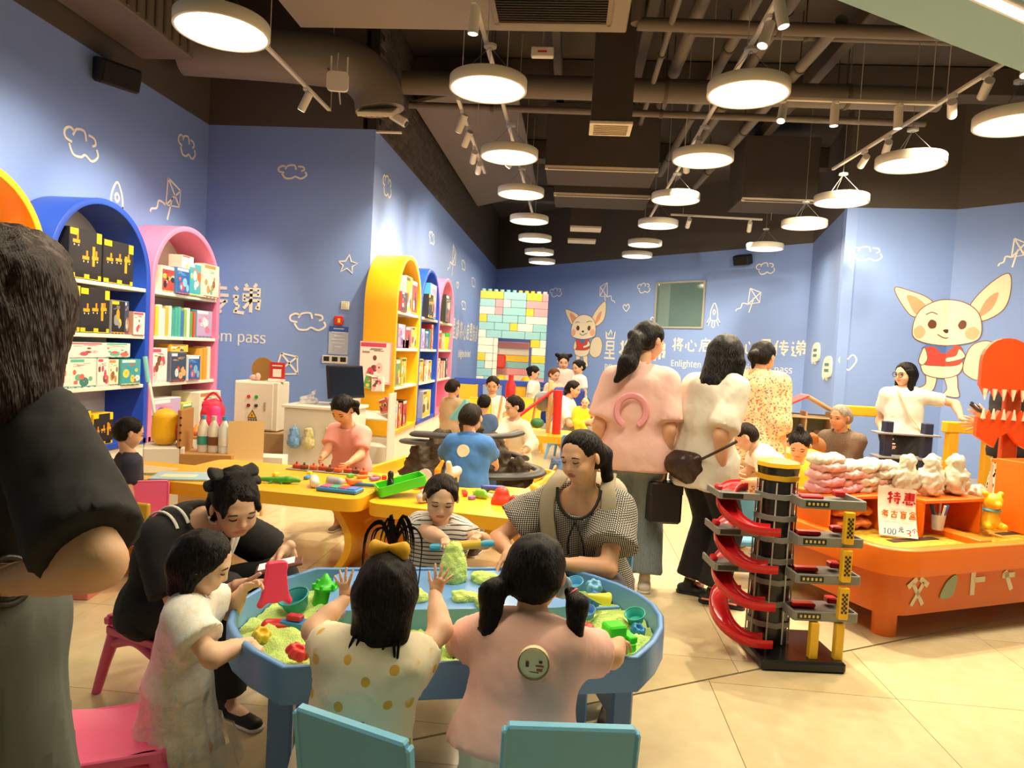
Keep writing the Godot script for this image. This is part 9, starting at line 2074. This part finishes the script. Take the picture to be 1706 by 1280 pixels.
	person("toddler in cream hoodie reaching to the mountain track", {"at": v(-0.4, 0, -6.25), "yaw": -35.0, "h": 0.98, "kid": true, "head": Vector3(-25, 15, 0), "headpos": v(-0.48, 0.92, -6.18), "neck": v(-0.46, 0.79, -6.2), "pel": v(-0.44, 0.44, -6.26), "lh": v(-0.34, 0.56, -5.98), "rh": v(-0.6, 0.6, -6.0), "skin": "e3b593", "top": {"m": cloth("ece0c8", 6.0), "sl": 1.85, "sease": 0.03, "hem": 0.1, "ease": 0.04}, "bottom": {"m": cloth("d8cdb8", 5.0)}, "shoes": "cfc8bc", "hair": {"c": "2a1d17", "extra": [[0, 0.5, -0.1, 0, 0.6, -0.12, 0.05, 0.03]]}})
	var F := [["boy in beige shirt seen from behind near the pink shelf", v(-1.32, 0, -7.95), 150.0, 1.05, v(-1.325, 0.95, -7.93), "b9a184", "4a4a4a", "221915", "dba784", 0], ["dark haired child bent over the roller coaster table", v(-0.9, 0, -7.35), 178.0, 0.95, v(-0.89, 0.84, -7.38), "4a6a9a", "3a3a44", "15100f", "dba784", 0], ["man in white shirt sitting beyond the roller coaster table", v(-1.0, 0, -9.2), 0.0, 1.2, v(-1.0, 0.95, -9.1), "e4e0d8", "5a5a60", "2a221e", "d5a27e", 0], ["woman with tied hair in white by the toy brick house", v(-0.58, 0, -11.6), 80.0, 1.2, v(-0.58, 1.07, -11.55), "eeeae2", "8a8a90", "1d1512", "e2b593", 1], ["girl in floral dress with red flowers in hair by the back wall", v(-0.11, 0, -12.0), 5.0, 1.38, v(-0.11, 1.28, -11.95), "e8cfc8", "b9a49a", "1a1211", "dfb08e", 2], ["girl in white dress with white hair clip by the back wall", v(0.16, 0, -12.0), -50.0, 1.3, v(0.15, 1.2, -11.95), "eef0ec", "e6e9e8", "1a1211", "dfb08e", 1], ["small child in beige beside the floral dress girl", v(-0.24, 0, -11.6), 40.0, 1.15, v(-0.24, 1.06, -11.55), "d9c9a4", "c9b99a", "8a5a3c", "dfb08e", 0], ["person with dark hair sitting far behind the pink tee woman", v(1.62, 0, -9.4), -20.0, 1.1, v(1.6, 0.95, -9.35), "2f3a5a", "2a2a30", "17100f", "dfb08e", 0], ["child in grey shorts sitting on the pink chair by the carton", v(-2.5, 0, -3.86), 130.0, 0.95, v(-2.62, 0.8, -3.95), "2a2a3a", "8f98a6", "17100f", "d9a884", 0], ["child in dark floral top behind the doll house", v(2.5, 0, -7.1), -60.0, 0.95, v(2.5, 0.8, -7.1), "3a3a44", "2a2a30", "17100f", "d9a884", 0]]
	for f in F:
		var hp: Vector3 = f[4]
		var sit: bool = "sitting" in f[0]
		var nk := hp - v(0, 0.13 if f[3] < 1.1 else 0.15, 0)
		var cfg := {"at": f[1], "yaw": f[2], "h": f[3], "kid": true, "lod": 2, "face": false, "head": Vector3(0, 15, 0), "headpos": hp, "neck": nk, "pel": nk - v(0, 0.3 if sit else 0.34, 0), "skin": f[8], "top": {"m": cloth(f[5], 6.0), "sl": 0.7, "hem": 0.1 if f[9] < 1 else 0.2, "ease": 0.03, "flare": 0.02 if f[9] == 0 else 0.06}, "bottom": {"m": cloth(f[6], 5.0)}, "shoes": "8a857c", "hair": {"c": f[7], "extra": [] if f[9] == 0 else ([[0, 0.2, -0.45, 0, 0.1, -0.55, 0.14, 0.14]] if f[9] == 1 else [[-0.3, 0.4, -0.1, -0.45, 0.42, -0.1, 0.12, 0.14], [0.3, 0.4, -0.1, 0.45, 0.42, -0.1, 0.12, 0.14]])}}
		if sit:
			var fw := Basis(Vector3.UP, deg_to_rad(f[2])) * Vector3(0, 0, 1)
			cfg["pel"] = v(hp.x, 0.33, hp.z) - fw * 0.03; cfg["lf"] = v(hp.x, 0.06, hp.z) + fw * 0.22; cfg["rf"] = v(hp.x + 0.1, 0.06, hp.z) + fw * 0.22; cfg["kp"] = Vector3(0, 1, 0.4)
		person(f[0], cfg)
	person("woman in white tee seated on blue chair holding a baby", {"at": v(-0.04, 0, -9.25), "yaw": 72.0, "h": 1.58, "lod": 1, "face": false, "head": Vector3(0, 8, 0), "headpos": v(0.075, 0.955, -9.22), "pel": v(-0.06, 0.42, -9.27), "neck": v(-0.01, 0.82, -9.24), "lh": v(0.3, 0.58, -9.2), "rh": v(0.27, 0.55, -9.02), "lp": Vector3(0.5, -0.8, -0.2), "rp": Vector3(-0.5, -0.8, -0.2), "lf": v(0.35, 0.08, -9.35), "rf": v(0.35, 0.08, -9.12), "kp": Vector3(0, 1, 0.5), "skin": "d8a684", "top": {"m": cloth("f0ece2", 6.0), "sl": 0.75, "hem": 0.06, "ease": 0.035}, "bottom": {"m": cloth("9a968e", 5.0), "ease": 0.03}, "shoes": "6a655e", "hair": {"c": "1a1211", "extra": [[0, -0.05, -0.45, 0, -0.5, -0.45, 0.16, 0.06]]}})
	person("baby in yellow outfit on the seated woman's lap", {"at": v(0.22, 0, -9.1), "yaw": -10.0, "h": 0.66, "kid": true, "lod": 2, "face": false, "headpos": v(0.235, 0.79, -9.08), "hh": 0.14, "neck": v(0.2, 0.71, -9.1), "pel": v(0.18, 0.53, -9.12), "lf": v(0.27, 0.42, -8.98), "rf": v(0.16, 0.42, -8.98), "skin": "e0b08c", "top": {"m": cloth("f2d62a", 6.0), "sl": 1.7, "hem": 0.06, "ease": 0.04}, "bottom": {"m": cloth("f0d020", 5.0), "ease": 0.03}, "hair": {"c": "2a1c16", "th": 0.93}})
func _ready() -> void:
	setup_view()
	build_room()
	build_lamps()
	build_services()
	build_sand_table()
	build_shelves()
	build_cashier()
	build_brick_house()
	build_decals()
	build_play()
	near_people()
	crowd()
